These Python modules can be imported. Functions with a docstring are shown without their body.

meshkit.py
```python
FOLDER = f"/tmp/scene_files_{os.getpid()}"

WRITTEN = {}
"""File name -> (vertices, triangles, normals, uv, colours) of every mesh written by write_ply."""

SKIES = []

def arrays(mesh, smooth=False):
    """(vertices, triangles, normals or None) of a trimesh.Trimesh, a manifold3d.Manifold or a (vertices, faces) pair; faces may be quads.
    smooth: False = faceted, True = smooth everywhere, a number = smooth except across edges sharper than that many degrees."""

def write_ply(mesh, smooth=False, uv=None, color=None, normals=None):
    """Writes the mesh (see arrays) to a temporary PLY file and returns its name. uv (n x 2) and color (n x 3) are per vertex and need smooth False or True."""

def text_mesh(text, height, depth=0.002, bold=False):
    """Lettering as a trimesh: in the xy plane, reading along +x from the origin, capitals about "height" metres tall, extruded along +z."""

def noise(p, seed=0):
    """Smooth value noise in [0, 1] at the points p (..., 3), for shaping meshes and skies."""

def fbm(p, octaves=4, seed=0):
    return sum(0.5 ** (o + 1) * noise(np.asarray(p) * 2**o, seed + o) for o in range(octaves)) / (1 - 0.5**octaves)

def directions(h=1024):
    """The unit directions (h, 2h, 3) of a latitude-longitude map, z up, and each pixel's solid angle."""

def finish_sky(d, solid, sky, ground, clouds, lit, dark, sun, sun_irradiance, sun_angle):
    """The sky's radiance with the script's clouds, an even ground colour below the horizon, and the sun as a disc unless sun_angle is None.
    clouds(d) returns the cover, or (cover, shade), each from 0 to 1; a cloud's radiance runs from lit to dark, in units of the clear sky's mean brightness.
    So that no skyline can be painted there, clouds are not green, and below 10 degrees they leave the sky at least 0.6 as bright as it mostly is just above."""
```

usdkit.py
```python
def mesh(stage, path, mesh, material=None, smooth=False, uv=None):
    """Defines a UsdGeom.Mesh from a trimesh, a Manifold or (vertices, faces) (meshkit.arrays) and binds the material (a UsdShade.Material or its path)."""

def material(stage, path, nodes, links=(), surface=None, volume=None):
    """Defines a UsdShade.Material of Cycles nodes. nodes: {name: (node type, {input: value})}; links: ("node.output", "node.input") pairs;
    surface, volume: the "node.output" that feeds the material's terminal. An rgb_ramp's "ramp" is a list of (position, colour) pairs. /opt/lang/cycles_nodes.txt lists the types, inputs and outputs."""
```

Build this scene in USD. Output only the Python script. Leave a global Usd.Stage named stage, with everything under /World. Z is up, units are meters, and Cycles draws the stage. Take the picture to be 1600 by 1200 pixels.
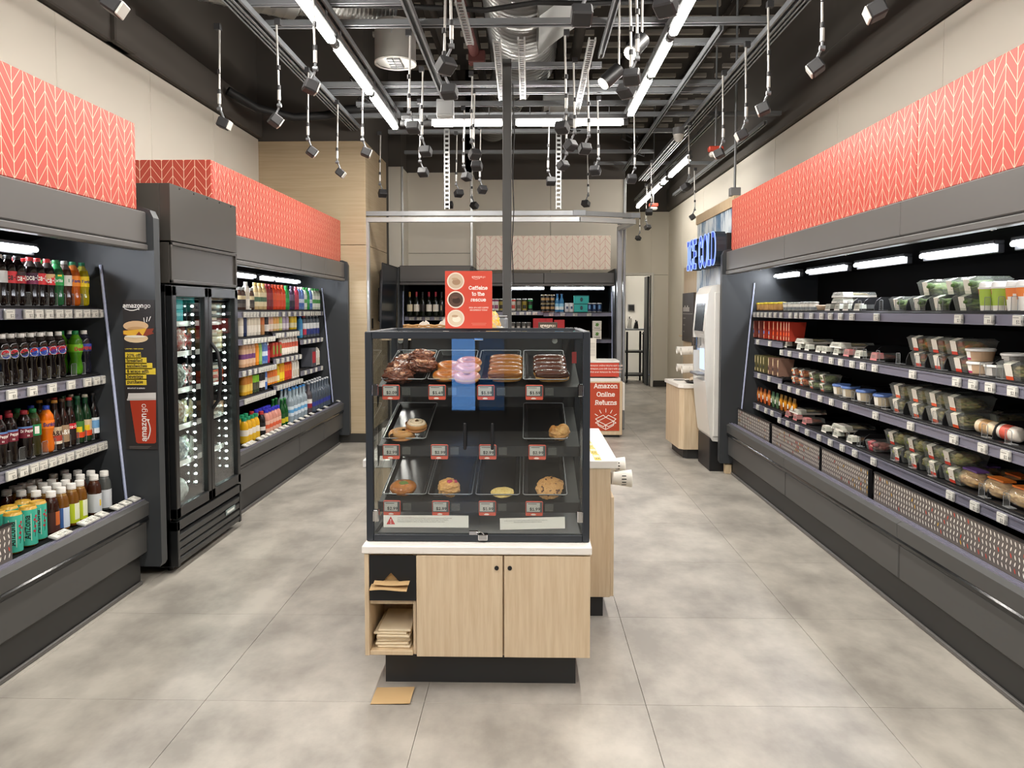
import math, random, glob
import numpy as np, trimesh, usdkit
from pxr import Usd, UsdGeom, UsdLux, UsdShade, Sdf, Gf, Vt

stage = Usd.Stage.CreateInMemory()
UsdGeom.SetStageUpAxis(stage, 'Z'); UsdGeom.SetStageMetersPerUnit(stage, 1.0)
stage.SetDefaultPrim(UsdGeom.Xform.Define(stage, '/World').GetPrim())
# ---------------------------------------------------------------- camera, light, exposure
F, PPX, PPY, EYE = 1215.0, 800.0, 549.0, 1.5          # focal length and principal point in pixels of 1600x1200
TH, PS = math.atan(65 / F), math.atan(26 / F)         # pitch down, yaw left
EXPOSURE = 1.45
TUBE_E, STRIP_E, CASE_E, BACK_E, OUT_E = 10.0, 52.0, 36.0, 14.0, 0.6
cam = UsdGeom.Camera.Define(stage, '/World/camera')
cam.CreateHorizontalApertureAttr(36.0); cam.CreateVerticalApertureAttr(27.0)
cam.CreateFocalLengthAttr(36.0 * F / 1600)
cam.CreateVerticalApertureOffsetAttr(-(600 - PPY) / 1600 * 36.0)
cam.CreateExposureAttr(EXPOSURE); cam.CreateClippingRangeAttr(Gf.Vec2f(0.05, 200))
cam.CreateFStopAttr(0.0)
_c = UsdGeom.Xformable(cam)
_c.AddTranslateOp().Set(Gf.Vec3d(0, 0, EYE))
_c.AddRotateXYZOp().Set(Gf.Vec3f(90 - math.degrees(TH), 0, math.degrees(PS)))
dome = UsdLux.DomeLight.Define(stage, '/World/daylight')   # dusk outside the shop front, seen through its glass only
dome.CreateIntensityAttr(OUT_E); dome.CreateColorAttr(Gf.Vec3f(0.16, 0.42, 1.0))

FW = np.array([-math.sin(PS) * math.cos(TH), math.cos(PS) * math.cos(TH), -math.sin(TH)])
RT = np.array([math.cos(PS), math.sin(PS), 0.0]); UP = np.cross(RT, FW)
def at(px, py, X=None, Y=None, Z=None):
    """The point of the room seen at a pixel of the photograph, on a plane of known X, Y or Z."""
    d = FW * F + RT * (px - PPX) - UP * (py - PPY)
    t = X / d[0] if X is not None else Y / d[1] if Y is not None else (Z - EYE) / d[2]
    return np.array([0, 0, EYE]) + t * d
def yat(px, X, py=520): return float(at(px, py, X=X)[1])

# ---------------------------------------------------------------- helpers: colours, meshes, prims
def C(h):
    v = np.array([int(h[i:i + 2], 16) / 255 for i in (1, 3, 5)]) if isinstance(h, str) else np.array(h, float)
    return np.where(v <= 0.04045, v / 12.92, ((v + 0.055) / 1.055) ** 2.4) if isinstance(h, str) else v

class MB:
    """Collects shapes into one mesh; every vertex has a colour and a normal."""
    def __init__(s, col='#808080'): s.V, s.F, s.N, s.K, s.n, s.col = [], [], [], [], 0, C(col)
    def c(s, col): s.col = C(col); return s
    def add(s, v, f, smooth=False, col=None):
        v = np.asarray(v, float); f = np.asarray(f, int)
        if f.shape[1] == 4: f = np.vstack([f[:, [0, 1, 2]], f[:, [0, 2, 3]]])
        cc = s.col if col is None else np.asarray(col, float)
        if not smooth:
            if cc.ndim == 2: cc = cc[f].reshape(-1, 3)
            v = v[f].reshape(-1, 3); f = np.arange(len(v)).reshape(-1, 3)
        fn = np.cross(v[f[:, 1]] - v[f[:, 0]], v[f[:, 2]] - v[f[:, 0]])
        n = np.zeros_like(v)
        for k in range(3): np.add.at(n, f[:, k], fn)
        ln = np.linalg.norm(n, axis=1, keepdims=True); n = np.where(ln > 1e-15, n / np.maximum(ln, 1e-15), [0, 0, 1.0])
        s.V.append(v); s.F.append(f + s.n); s.N.append(n); s.K.append(np.broadcast_to(cc, v.shape)); s.n += len(v)
        return s
    def box(s, x0, x1, y0, y1, z0, z1, ch=0.0):
        x0, x1 = min(x0, x1), max(x0, x1); y0, y1 = min(y0, y1), max(y0, y1); z0, z1 = min(z0, z1), max(z0, z1)
        ch = min(ch, 0.49 * min(x1 - x0, y1 - y0, z1 - z0))
        if ch <= 0:
            v = [(x, y, z) for x in (x0, x1) for y in (y0, y1) for z in (z0, z1)]
            return s.add(v, [(0, 1, 3, 2), (4, 6, 7, 5), (0, 4, 5, 1), (2, 3, 7, 6), (0, 2, 6, 4), (1, 5, 7, 3)])
        L, H = np.array([x0, y0, z0]), np.array([x1, y1, z1]); v, idx = [], {}
        for sg in np.ndindex(2, 2, 2):
            for ax in range(3):
                p = np.where(np.array(sg) == 1, H - ch, L + ch); p[ax] = H[ax] if sg[ax] else L[ax]
                idx[sg, ax] = len(v); v.append(p)
        f = []
        def quad(q):
            a = np.array([v[i] for i in q]); n = np.cross(a[1] - a[0], a[2] - a[0])
            f.append(q if n @ (a.mean(0) - (L + H) / 2) > 0 else q[::-1])
        for ax in range(3):
            o = [k for k in range(3) if k != ax]
            for d in (0, 1):
                q = []
                for a, b in ((0, 0), (1, 0), (1, 1), (0, 1)):
                    sg = [0, 0, 0]; sg[ax] = d; sg[o[0]] = a; sg[o[1]] = b; q.append(idx[tuple(sg), ax])
                quad(q)
        for ax in range(3):
            o = [k for k in range(3) if k != ax]
            for a in (0, 1):
                for b in (0, 1):
                    s0, s1 = [0, 0, 0], [0, 0, 0]
                    s0[o[0]] = s1[o[0]] = a; s0[o[1]] = s1[o[1]] = b; s1[ax] = 1
                    quad([idx[tuple(s0), o[0]], idx[tuple(s1), o[0]], idx[tuple(s1), o[1]], idx[tuple(s0), o[1]]])
        s.add(v, np.array(f))
        t = []
        for sg in np.ndindex(2, 2, 2):
            q = [idx[sg, 0], idx[sg, 1], idx[sg, 2]]; a = np.array([v[i] for i in q]); n = np.cross(a[1] - a[0], a[2] - a[0])
            t.append(q if n @ (a.mean(0) - (L + H) / 2) > 0 else q[::-1])
        return s.add(v, np.array(t))
    def cyl(s, p, q, r, n=12, r2=None, cap=True):
        p, q = np.array(p, float), np.array(q, float); d = q - p; d = d / np.linalg.norm(d)
        a = np.cross(d, [0, 0, 1.0] if abs(d[2]) < 0.9 else [1.0, 0, 0]); a /= np.linalg.norm(a); b = np.cross(d, a)
        r2 = r if r2 is None else r2; t = np.arange(n) * 2 * math.pi / n
        ring = np.outer(np.cos(t), a) + np.outer(np.sin(t), b); v = np.vstack([p + ring * r, q + ring * r2]); i = np.arange(n); j = (i + 1) % n
        s.add(v, np.stack([i, j, j + n, i + n], 1), True)
        if cap:
            s.add(np.vstack([p + ring * r, [p]]), np.stack([j, i, np.full(n, n)], 1))
            s.add(np.vstack([q + ring * r2, [q]]), np.stack([i, j, np.full(n, n)], 1))
        return s
    def lathe(s, prof, n=18, o=(0, 0, 0), sx=1.0, sy=1.0, cols=None):
        """prof: (radius, z) from bottom to top."""
        prof = np.array(prof, float); m = len(prof); t = np.arange(n) * 2 * math.pi / n
        v = np.stack([np.outer(prof[:, 0], np.cos(t)) * sx + o[0], np.outer(prof[:, 0], np.sin(t)) * sy + o[1], np.repeat(prof[:, 1:2], n, 1) + o[2]], -1).reshape(-1, 3)
        i = np.arange(n); j = (i + 1) % n
        f = np.vstack([np.stack([k * n + i, k * n + j, k * n + n + j, k * n + n + i], 1) for k in range(m - 1)])
        return s.add(v, f, True, None if cols is None else np.repeat(np.array([C(c) for c in cols]), n, 0))
    def prism(s, poly, ax, a, b, smooth=False):
        """Extrudes a 2-D polygon along axis ax ('x': poly is (y,z); 'y': (x,z); 'z': (x,y)) from a to b."""
        from shapely.geometry import Polygon
        P = Polygon(poly); P = P if P.exterior.is_ccw else Polygon(list(P.exterior.coords)[::-1])
        e = np.array(P.exterior.coords)[:-1]; tv, tf = trimesh.creation.triangulate_polygon(P, engine='earcut')
        k = 'xyz'.index(ax); o = [i for i in range(3) if i != k]
        def lift(q, w):
            r = np.zeros((len(q), 3)); r[:, o[0]], r[:, o[1]], r[:, k] = q[:, 0], q[:, 1], w; return r
        a, b = min(a, b), max(a, b); flip = k == 1
        m = len(e); i = np.arange(m); j = (i + 1) % m; side = np.stack([i, j, j + m, i + m], 1)
        tri = np.asarray(tf); x = tv[tri]; ar = (x[:, 1, 0] - x[:, 0, 0]) * (x[:, 2, 1] - x[:, 0, 1]) - (x[:, 1, 1] - x[:, 0, 1]) * (x[:, 2, 0] - x[:, 0, 0])
        tri = np.where((ar > 0)[:, None], tri, tri[:, ::-1])
        s.add(np.vstack([lift(e, a), lift(e, b)]), side[:, ::-1] if flip else side, smooth)
        s.add(lift(tv, b), tri[:, ::-1] if flip else tri); s.add(lift(tv, a), tri if flip else tri[:, ::-1])
        return s
    def tube(s, pts, r, n=6):
        pts = np.array(pts, float); m = len(pts); t = np.gradient(pts, axis=0); t /= np.linalg.norm(t, axis=1, keepdims=True)
        a = np.cross(t, [0.13, 0.31, 0.94]); a /= np.linalg.norm(a, axis=1, keepdims=True); b = np.cross(t, a)
        w = np.arange(n) * 2 * math.pi / n; r = np.broadcast_to(r, (m,))
        v = (pts[:, None] + r[:, None, None] * (np.cos(w)[None, :, None] * a[:, None] + np.sin(w)[None, :, None] * b[:, None])).reshape(-1, 3)
        i = np.arange(n); j = (i + 1) % n
        s.add(v, np.vstack([np.stack([k * n + i, k * n + j, k * n + n + j, k * n + n + i], 1) for k in range(m - 1)]), True)
        return s
    def blob(s, o, rad, sub=2, noise=0.0, fr=8.0, seed=0, cols=None, sq=1.0):
        m = trimesh.creation.icosphere(subdivisions=sub); v = np.array(m.vertices)
        if sq != 1.0: v = v / (np.abs(v) ** (2 / sq)).sum(1, keepdims=True) ** (sq / 2)
        import meshkit
        d = meshkit.fbm(v * fr * 0.2 + 7.3 + seed, 3, seed)[:, None] if noise else 0.5
        v = v * (1 + noise * (d - 0.5) * 2) * np.array(rad) + np.array(o)
        cc = None
        if cols is not None:
            t = np.clip((meshkit.fbm(np.array(m.vertices) * fr * 0.5 + 3.1 + seed, 3, seed + 5) - 0.3) / 0.4, 0, 0.999) * (len(cols) - 1)
            k = t.astype(int); w = (t - k)[:, None]; q = np.array([C(c) for c in cols]); cc = q[k] * (1 - w) + q[k + 1 if len(cols) > 1 else k] * w
        return s.add(v, m.faces, True, cc)
    def flat(s, shape, o, ux, uy, off=0.0):
        """Lays a flat shapely shape, in metres, on a surface at o with axes ux, uy."""
        o, ux, uy = (np.array(q, float) for q in (o, ux, uy)); n = np.cross(ux, uy)
        for g in getattr(shape, 'geoms', [shape]):
            if g.is_empty or g.area < 1e-9: continue
            v, f = trimesh.creation.triangulate_polygon(g, engine='earcut'); f = np.asarray(f); x = v[f]
            ar = (x[:, 1, 0] - x[:, 0, 0]) * (x[:, 2, 1] - x[:, 0, 1]) - (x[:, 1, 1] - x[:, 0, 1]) * (x[:, 2, 0] - x[:, 0, 0])
            f = np.where((ar > 0)[:, None], f, f[:, ::-1])
            s.add(o + v[:, :1] * ux + v[:, 1:2] * uy + n * off, f)
        return s
    def xf(s, M):
        M = np.array(M, float); R = M[:3, :3]; fl = np.linalg.det(R) < 0; it = np.linalg.inv(R).T
        s.V = [v @ R.T + M[:3, 3] for v in s.V]
        s.N = [(n @ it.T) / np.maximum(np.linalg.norm(n @ it.T, axis=1, keepdims=True), 1e-12) for n in s.N]
        if fl: s.F = [f[:, ::-1] for f in s.F]
        return s
    def put(s, other, M=None):
        if M is None: M = np.eye(4)
        M = np.array(M, float); it = np.linalg.inv(M[:3, :3]).T
        for v, f, n, k in zip(other.V, other.F, other.N, other.K):
            s.V.append(v @ M[:3, :3].T + M[:3, 3]); q = n @ it.T; s.N.append(q / np.maximum(np.linalg.norm(q, axis=1, keepdims=True), 1e-12)); s.K.append(k)
        base = s.n
        for f in other.F: s.F.append(f + base)
        s.n += other.n
        return s

def T(x, y, z, rz=0.0, rx=0.0, ry=0.0):
    M = trimesh.transformations.euler_matrix(rx, ry, rz, 'sxyz'); M[:3, 3] = (x, y, z); return M

USED = {}
def path_of(name, parent):
    base = parent.GetPath().pathString if parent is not None else '/World'
    k = (base, name); i = USED.get(k, -1) + 1; USED[k] = i
    return f'{base}/{name}' if i == 0 else f'{base}/{name}_{i:03d}'
def props(prim, label=None, cat=None, group=None, kind=None):
    for k, v in (('label', label), ('category', cat), ('group', group), ('kind', kind)):
        if v: prim.SetCustomDataByKey(k, v)
    return prim
def obj(name, mb, material, parent=None, **kw):
    p = path_of(name, parent); m = UsdGeom.Mesh.Define(stage, p)
    V, Fc, N, K = (np.vstack(q) for q in (mb.V, mb.F, mb.N, mb.K))
    m.CreatePointsAttr(Vt.Vec3fArray.FromNumpy(V.astype(np.float32)))
    m.CreateFaceVertexCountsAttr(Vt.IntArray.FromNumpy(np.full(len(Fc), 3, np.int32)))
    m.CreateFaceVertexIndicesAttr(Vt.IntArray.FromNumpy(Fc.astype(np.int32).ravel()))
    m.CreateSubdivisionSchemeAttr('none')
    m.CreateNormalsAttr(Vt.Vec3fArray.FromNumpy(N.astype(np.float32))); m.SetNormalsInterpolation('vertex')
    if material in VCM:
        UsdGeom.PrimvarsAPI(m).CreatePrimvar('col', Sdf.ValueTypeNames.Color3fArray, 'vertex').Set(Vt.Vec3fArray.FromNumpy(K.astype(np.float32)))
    UsdShade.MaterialBindingAPI.Apply(m.GetPrim()).Bind(M[material])
    return props(m.GetPrim(), **kw)
def thing(name, label=None, cat=None, group=None, loc=(0, 0, 0), rz=0.0, kind=None, parent=None):
    x = UsdGeom.Xform.Define(stage, path_of(name, parent))
    if parent is None:
        x.AddTranslateOp().Set(Gf.Vec3d(*map(float, loc))); x.AddRotateZOp().Set(math.degrees(rz))
    return props(x.GetPrim(), label, cat, group, kind)
def dup(src, name, label, cat, group, loc, rz):
    x = thing(name, label, cat, group, loc, rz)
    x.GetReferences().AddInternalReference(src.GetPath()); x.SetInstanceable(True)
    return x

# ---------------------------------------------------------------- materials
M, VCM = {}, set()
def mat(name, col, rough=0.5, metal=0.0, **kw):
    M[name] = usdkit.material(stage, '/World/Looks/' + name, {'p': ('principled_bsdf', {'base_color': tuple(C(col)), 'roughness': rough, 'metallic': metal, **kw})}, surface='p.BSDF')
def vcm(name, rough, **kw):
    VCM.add(name)
    M[name] = usdkit.material(stage, '/World/Looks/' + name, {'a': ('attribute', {'attribute': 'col'}), 'p': ('principled_bsdf', {'roughness': rough, **kw})}, [('a.color', 'p.base_color')], surface='p.BSDF')
def emit(name, col, e):
    M[name] = usdkit.material(stage, '/World/Looks/' + name, {'e': ('emission', {'color': tuple(C(col)), 'strength': e})}, surface='e.emission')
def pane(name, tint, ior=1.5, rough=0.0, extra=0.0):
    f0 = ((ior - 1) / (ior + 1)) ** 2                      # the same reflection from both sides of a thin sheet
    nodes = {'f': ('layer_weight', {'blend': 0.5}), 'pw': ('math', {'math_type': 'power', 'value2': 5.0}), 'a': ('math', {'math_type': 'multiply_add', 'value2': 1 - f0, 'value3': f0}), 't': ('transparent_bsdf', {'color': tuple(C(tint))}), 'g': ('glossy_bsdf', {'color': (1, 1, 1), 'roughness': rough}), 'm': ('mix_closure', {})}
    links = [('f.facing', 'pw.value1'), ('pw.value', 'a.value1'), ('a.value', 'm.fac'), ('g.BSDF', 'm.closure2')]
    if extra:
        nodes['d'] = ('diffuse_bsdf', {'color': (0.75, 0.77, 0.74)}); nodes['m2'] = ('mix_closure', {'fac': extra}); links += [('t.BSDF', 'm2.closure1'), ('d.BSDF', 'm2.closure2'), ('m2.closure', 'm.closure1')]
    else: links.append(('t.BSDF', 'm.closure1'))
    M[name] = usdkit.material(stage, '/World/Looks/' + name, nodes, links, surface='m.closure')
def noisy(name, a, b, scale, rough=0.5, stretch=(1, 1, 1), detail=4, metal=0.0, bump=0.0, lo=0.35, hi=0.65, rnd=0.0, coords='position', **kw):
    nodes = {'g': ('geometry', {}), 'mp': ('mapping', {'scale': stretch}), 'n': ('noise_texture', {'scale': scale, 'detail': detail, 'roughness': 0.6}),
             'r': ('rgb_ramp', {'ramp': [(lo, C(a)), (hi, C(b))]}), 'p': ('principled_bsdf', {'roughness': rough, 'metallic': metal, **kw})}
    links = [('g.position', 'mp.vector'), ('mp.vector', 'n.vector'), ('n.fac', 'r.fac')]
    if coords == 'object':
        nodes['g'] = ('texture_coordinate', {}); links[0] = ('g.object', 'mp.vector')
    if rnd:
        nodes['o'] = ('object_info', {}); nodes['h'] = ('hsv', {}); nodes['mr'] = ('map_range', {'to_min': 1 - rnd, 'to_max': 1 + rnd})
        links += [('o.random', 'mr.value'), ('mr.result', 'h.value'), ('r.color', 'h.color'), ('h.color', 'p.base_color')]
    else: links.append(('r.color', 'p.base_color'))
    if bump:
        nodes['b'] = ('bump', {'strength': bump, 'distance': 0.01}); links += [('n.fac', 'b.height'), ('b.normal', 'p.normal')]
    M[name] = usdkit.material(stage, '/World/Looks/' + name, nodes, links, surface='p.BSDF')
def chevron(name, axis, base, line, cw=0.0732, pitch=0.0635, rise=0.09525):
    """Herringbone print: upright lines with slanting lines that change direction from column to column."""
    m = lambda t, **k: ('math', {'math_type': t, **k})
    nodes = {'g': ('geometry', {}), 's': ('separate_xyz', {}), 'a': m('divide', value2=cw), 'pp': m('pingpong', value2=1.0), 'k': m('multiply', value2=rise / pitch), 'zz': m('divide', value2=pitch),
             'd': m('add'), 'fr': m('fraction'), 'c': m('subtract', value2=0.5), 'ab': m('absolute'), 'l1': m('less_than', value2=0.04),
             'f2': m('fraction'), 'c2': m('subtract', value2=0.5), 'a2': m('absolute'), 'l2': m('greater_than', value2=0.47), 'mx': m('maximum'),
             'x': ('mix', {'color1': tuple(C(base)), 'color2': tuple(C(line))}), 'p': ('principled_bsdf', {'roughness': 0.42})}
    links = [('g.position', 's.vector'), (f's.{axis}', 'a.value1'), ('a.value', 'pp.value1'), ('pp.value', 'k.value1'), ('s.z', 'zz.value1'), ('k.value', 'd.value1'), ('zz.value', 'd.value2'),
             ('d.value', 'fr.value1'), ('fr.value', 'c.value1'), ('c.value', 'ab.value1'), ('ab.value', 'l1.value1'), ('a.value', 'f2.value1'), ('f2.value', 'c2.value1'), ('c2.value', 'a2.value1'),
             ('a2.value', 'l2.value1'), ('l1.value', 'mx.value1'), ('l2.value', 'mx.value2'), ('mx.value', 'x.fac'), ('x.color', 'p.base_color')]
    M[name] = usdkit.material(stage, '/World/Looks/' + name, nodes, links, surface='p.BSDF')

mat('white_wall', '#d9d3c6', 0.6); mat('dark_wall', '#4b4641', 0.8); mat('ceiling_dark', '#3a3530', 0.9); mat('deck_rib', '#a39d93', 0.8)
mat('charcoal', '#474746', 0.42); mat('charcoal_light', '#5a5856', 0.4); mat('slate', '#34373a', 0.5); mat('black', '#141416', 0.45); mat('black_gloss', '#0c0d0f', 0.12)
mat('interior', '#070708', 0.75, specular_ior_level=0.15); mat('rail', '#8b8a9a', 0.35, 0.4); mat('fridge_black', '#191a1b', 0.32); mat('fridge_panel', '#3d3a36', 0.38)
mat('case_frame', '#262b31', 0.4); mat('case_back', '#2b2c2d', 0.4); mat('tray_black', '#131315', 0.25); mat('kick', '#2b2b2b', 0.5)
mat('white_top', '#eeeae2', 0.35); mat('white_plastic', '#dcdad4', 0.3); mat('grey_plastic', '#77787a', 0.4); mat('chrome', '#c9c9c9', 0.12, 1.0)
mat('steel', '#a2a5a8', 0.35, 0.6); mat('steel_dark', '#7d8083', 0.45, 0.35); mat('aluminium', '#c4c6c6', 0.32, 0.6); mat('duct', '#9a9a98', 0.33, 0.85)
mat('rod', '#c4c3bf', 0.4, 0.3); mat('camera_black', '#2c2c2e', 0.55); mat('lamp_housing', '#5b5c5d', 0.5); mat('drum_grey', '#8f8c87', 0.6)
mat('cable', '#101011', 0.6); mat('red_print', '#cf4a35', 0.5); mat('stop_grey', '#8a8d8f', 0.15); mat('guard_grey', '#635c57', 0.5); mat('pipe_red', '#4a1c16', 0.6); mat('strip_glow', '#b9c2e0', 0.3); mat('screen', '#22262b', 0.22); mat('menu_brown', '#4a4440', 0.5); mat('baseboard', '#35332f', 0.6)
mat('ice_navy', '#252e38', 0.4); mat('kraft', '#bf9f70', 0.8); mat('dispenser_black', '#0a0b0c', 0.5); mat('bag_cream', '#e4d3b4', 0.85); mat('wicker', '#9a7442', 0.7); mat('gold', '#c8a24e', 0.3, 0.8)
mat('neck_clear', '#8d9190', 0.1); mat('clear_lid', '#c9cfcb', 0.1, alpha=0.28); mat('tank_glass', '#3a3f3d', 0.1)
for nm, r in (('vc_gloss', 0.22), ('vc_matte', 0.6), ('vc_print', 0.45), ('vc_bottle', 0.1)): vcm(nm, r)
vcm('vc_bread', 0.38, subsurface_weight=0.05); vcm('vc_glaze', 0.16)
emit('tube_glow', '#fffaf2', TUBE_E); emit('strip_soft', '#fffaf2', STRIP_E * .4); emit('strip_light', '#fffaf2', STRIP_E); emit('case_glow', '#f4f8ff', CASE_E); emit('bakery_glow', '#fff3e2', 3.2); emit('back_glow', '#fff8ee', BACK_E); emit('fridge_dot', '#e8fff8', 9.0); emit('ice_face', '#7088ff', 0.25); emit('ice_rim', '#8fa8ff', 0.7); emit('nook_glow', '#cfe0ff', 0.5); emit('spot_glow', '#fff4e0', 14.0)
pane('glass', '#fafcfb'); pane('glass_dark', '#8d9799', 1.5); pane('acrylic', '#f2f3f2', 1.35, 0.08, 0.05); pane('clamshell', '#f1f4f0', 1.45, 0.08, 0.10)
noisy('wood_v', '#ccb493', '#dac6a7', 6, 0.5, (9, 9, 0.55), 6); noisy('wood_h', '#b9a585', '#c3b092', 3.2, 0.55, (0.6, 0.6, 14), 6); noisy('wood_edge', '#ccb390', '#d7c19e', 8, 0.5, (4, 4, 1))
noisy('floor_tile', '#8e8981', '#b4aea4', 2.7, 0.4, (1.15, 0.8, 1), 10, 0.0, 0.0, 0.36, 0.64, 0.03); mat('grout', '#7d776f', 0.7)
noisy('ice_print', '#4f7fa8', '#dfe9ef', 5.0, 0.35, (1, 1.4, 0.5), 6, lo=0.38, hi=0.52)
chevron('chevron_red_y', 'y', '#bb4638', '#efc4a8'); chevron('chevron_red_x', 'x', '#b64434', '#efc8ae'); chevron('chevron_pink_x', 'x', '#efe1d1', '#d6a094', 0.0728, 0.096, 0.09)

# ---------------------------------------------------------------- lettering
from shapely.geometry import Polygon, Point, box as sbox, LineString
from shapely import affinity, union_all
_glyph = {}
def lettering(text, h, bold=False, serif=False):
    """A flat shapely shape, capitals h tall, origin at the left end of the baseline."""
    k = (text, bold, serif)
    if k not in _glyph:
        from PIL import Image, ImageDraw, ImageFont
        font = ImageFont.truetype(glob.glob('/opt/blender-*/*/datafiles/fonts/Inter.woff2')[0], 96)
        x0, y0, x1, y1 = font.getbbox(text, anchor='ls', stroke_width=3 * bold)
        im = Image.new('L', (x1 - x0 + 8, y1 - y0 + 8)); ImageDraw.Draw(im).text((4 - x0, 4 - y0), text, 255, font, anchor='ls', stroke_width=3 * bold)
        on = np.pad(np.asarray(im) > 127, ((0, 0), (1, 1))).astype(np.int8)
        r, st = np.nonzero(np.diff(on, axis=1) == 1); en = np.nonzero(np.diff(on, axis=1) == -1)[1]
        from shapely import box as vbox
        sh = affinity.translate(union_all(vbox(st, -r - 1, en, -r)).buffer(0.6).buffer(-0.6), -4, 4 - y0)
        if serif:                                      # slab feet and heads on the upright stems
            add = []
            for lo, hi, both in ((0, 5, 1), (65, 70, 0), (47, 52, 0)):
                cut = sh.intersection(sbox(-50, lo, 9999, hi))
                for g in getattr(cut, 'geoms', [cut]):
                    if g.is_empty: continue
                    a, b, c, d = g.bounds
                    stem = sbox(a, 9, c, 16) if lo == 0 else sbox(a, lo - 13, c, lo - 6)
                    if 6 < c - a < 22 and sh.intersection(stem).area > .85 * 7 * (c - a) and (lo == 0 or sh.intersection(sbox(a, hi + 2, c, hi + 6)).area < 4): add.append(sbox(a - 11, lo - 3 if lo == 0 else lo - 2, c + (11 if both or lo == 65 else 0), lo + 6 if lo == 0 else hi + 2))
            sh = union_all([sh] + add)
        _glyph[k] = sh.simplify(1.0)
    s = h / 70.0
    return affinity.scale(_glyph[k], s, s, origin=(0, 0))
def centred(sh, x=0.0, y=0.0):
    a, b, c, d = sh.bounds; return affinity.translate(sh, x - (a + c) / 2, y - (b + d) / 2)
def wrap(mb, shape, R, zc, a0=0.0, vert=False, seg=0.004):
    """Bends a flat shape round an upright cylinder; the front looks to -y."""
    shape = centred(shape)
    if vert: shape = affinity.rotate(shape, 90, origin=(0, 0))
    for g in getattr(shape, 'geoms', [shape]):
        if g.is_empty: continue
        v, f = trimesh.creation.triangulate_polygon(g, engine='earcut'); f = np.asarray(f); x = v[f]
        ar = (x[:, 1, 0] - x[:, 0, 0]) * (x[:, 2, 1] - x[:, 0, 1]) - (x[:, 1, 1] - x[:, 0, 1]) * (x[:, 2, 0] - x[:, 0, 0])
        f = np.where((ar > 0)[:, None], f, f[:, ::-1]); a = v[:, 0] / R + a0
        mb.add(np.stack([R * np.sin(a), -R * np.cos(a), zc + v[:, 1]], 1), f)
    return mb
def smile(w):
    t = np.linspace(0, 1, 12); arc = [(w * x, -0.13 * w * math.sin(math.pi * x)) for x in t]
    return union_all([LineString(arc).buffer(w * 0.03), Polygon([(w * 0.86, -0.02 * w), (w * 1.04, 0.05 * w), (w * 1.02, -0.11 * w)])])
def go_logo(h):
    a = lettering('amazon', h, True); b = affinity.translate(lettering('go', h), a.bounds[2] + 0.12 * h, 0)
    return union_all([a, b, affinity.translate(smile(a.bounds[2] * 0.68), a.bounds[2] * 0.1, -0.24 * h)])
ORD = ['first', 'second', 'third', 'fourth', 'fifth', 'sixth', 'seventh', 'eighth', 'ninth', 'tenth', 'eleventh', 'twelfth', 'thirteenth', 'fourteenth', 'fifteenth', 'sixteenth', 'seventeenth', 'eighteenth', 'nineteenth', 'twentieth'] + ['twenty-' + w for w in ('first', 'second', 'third', 'fourth', 'fifth', 'sixth', 'seventh', 'eighth', 'ninth')] + ['thirtieth']
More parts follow.
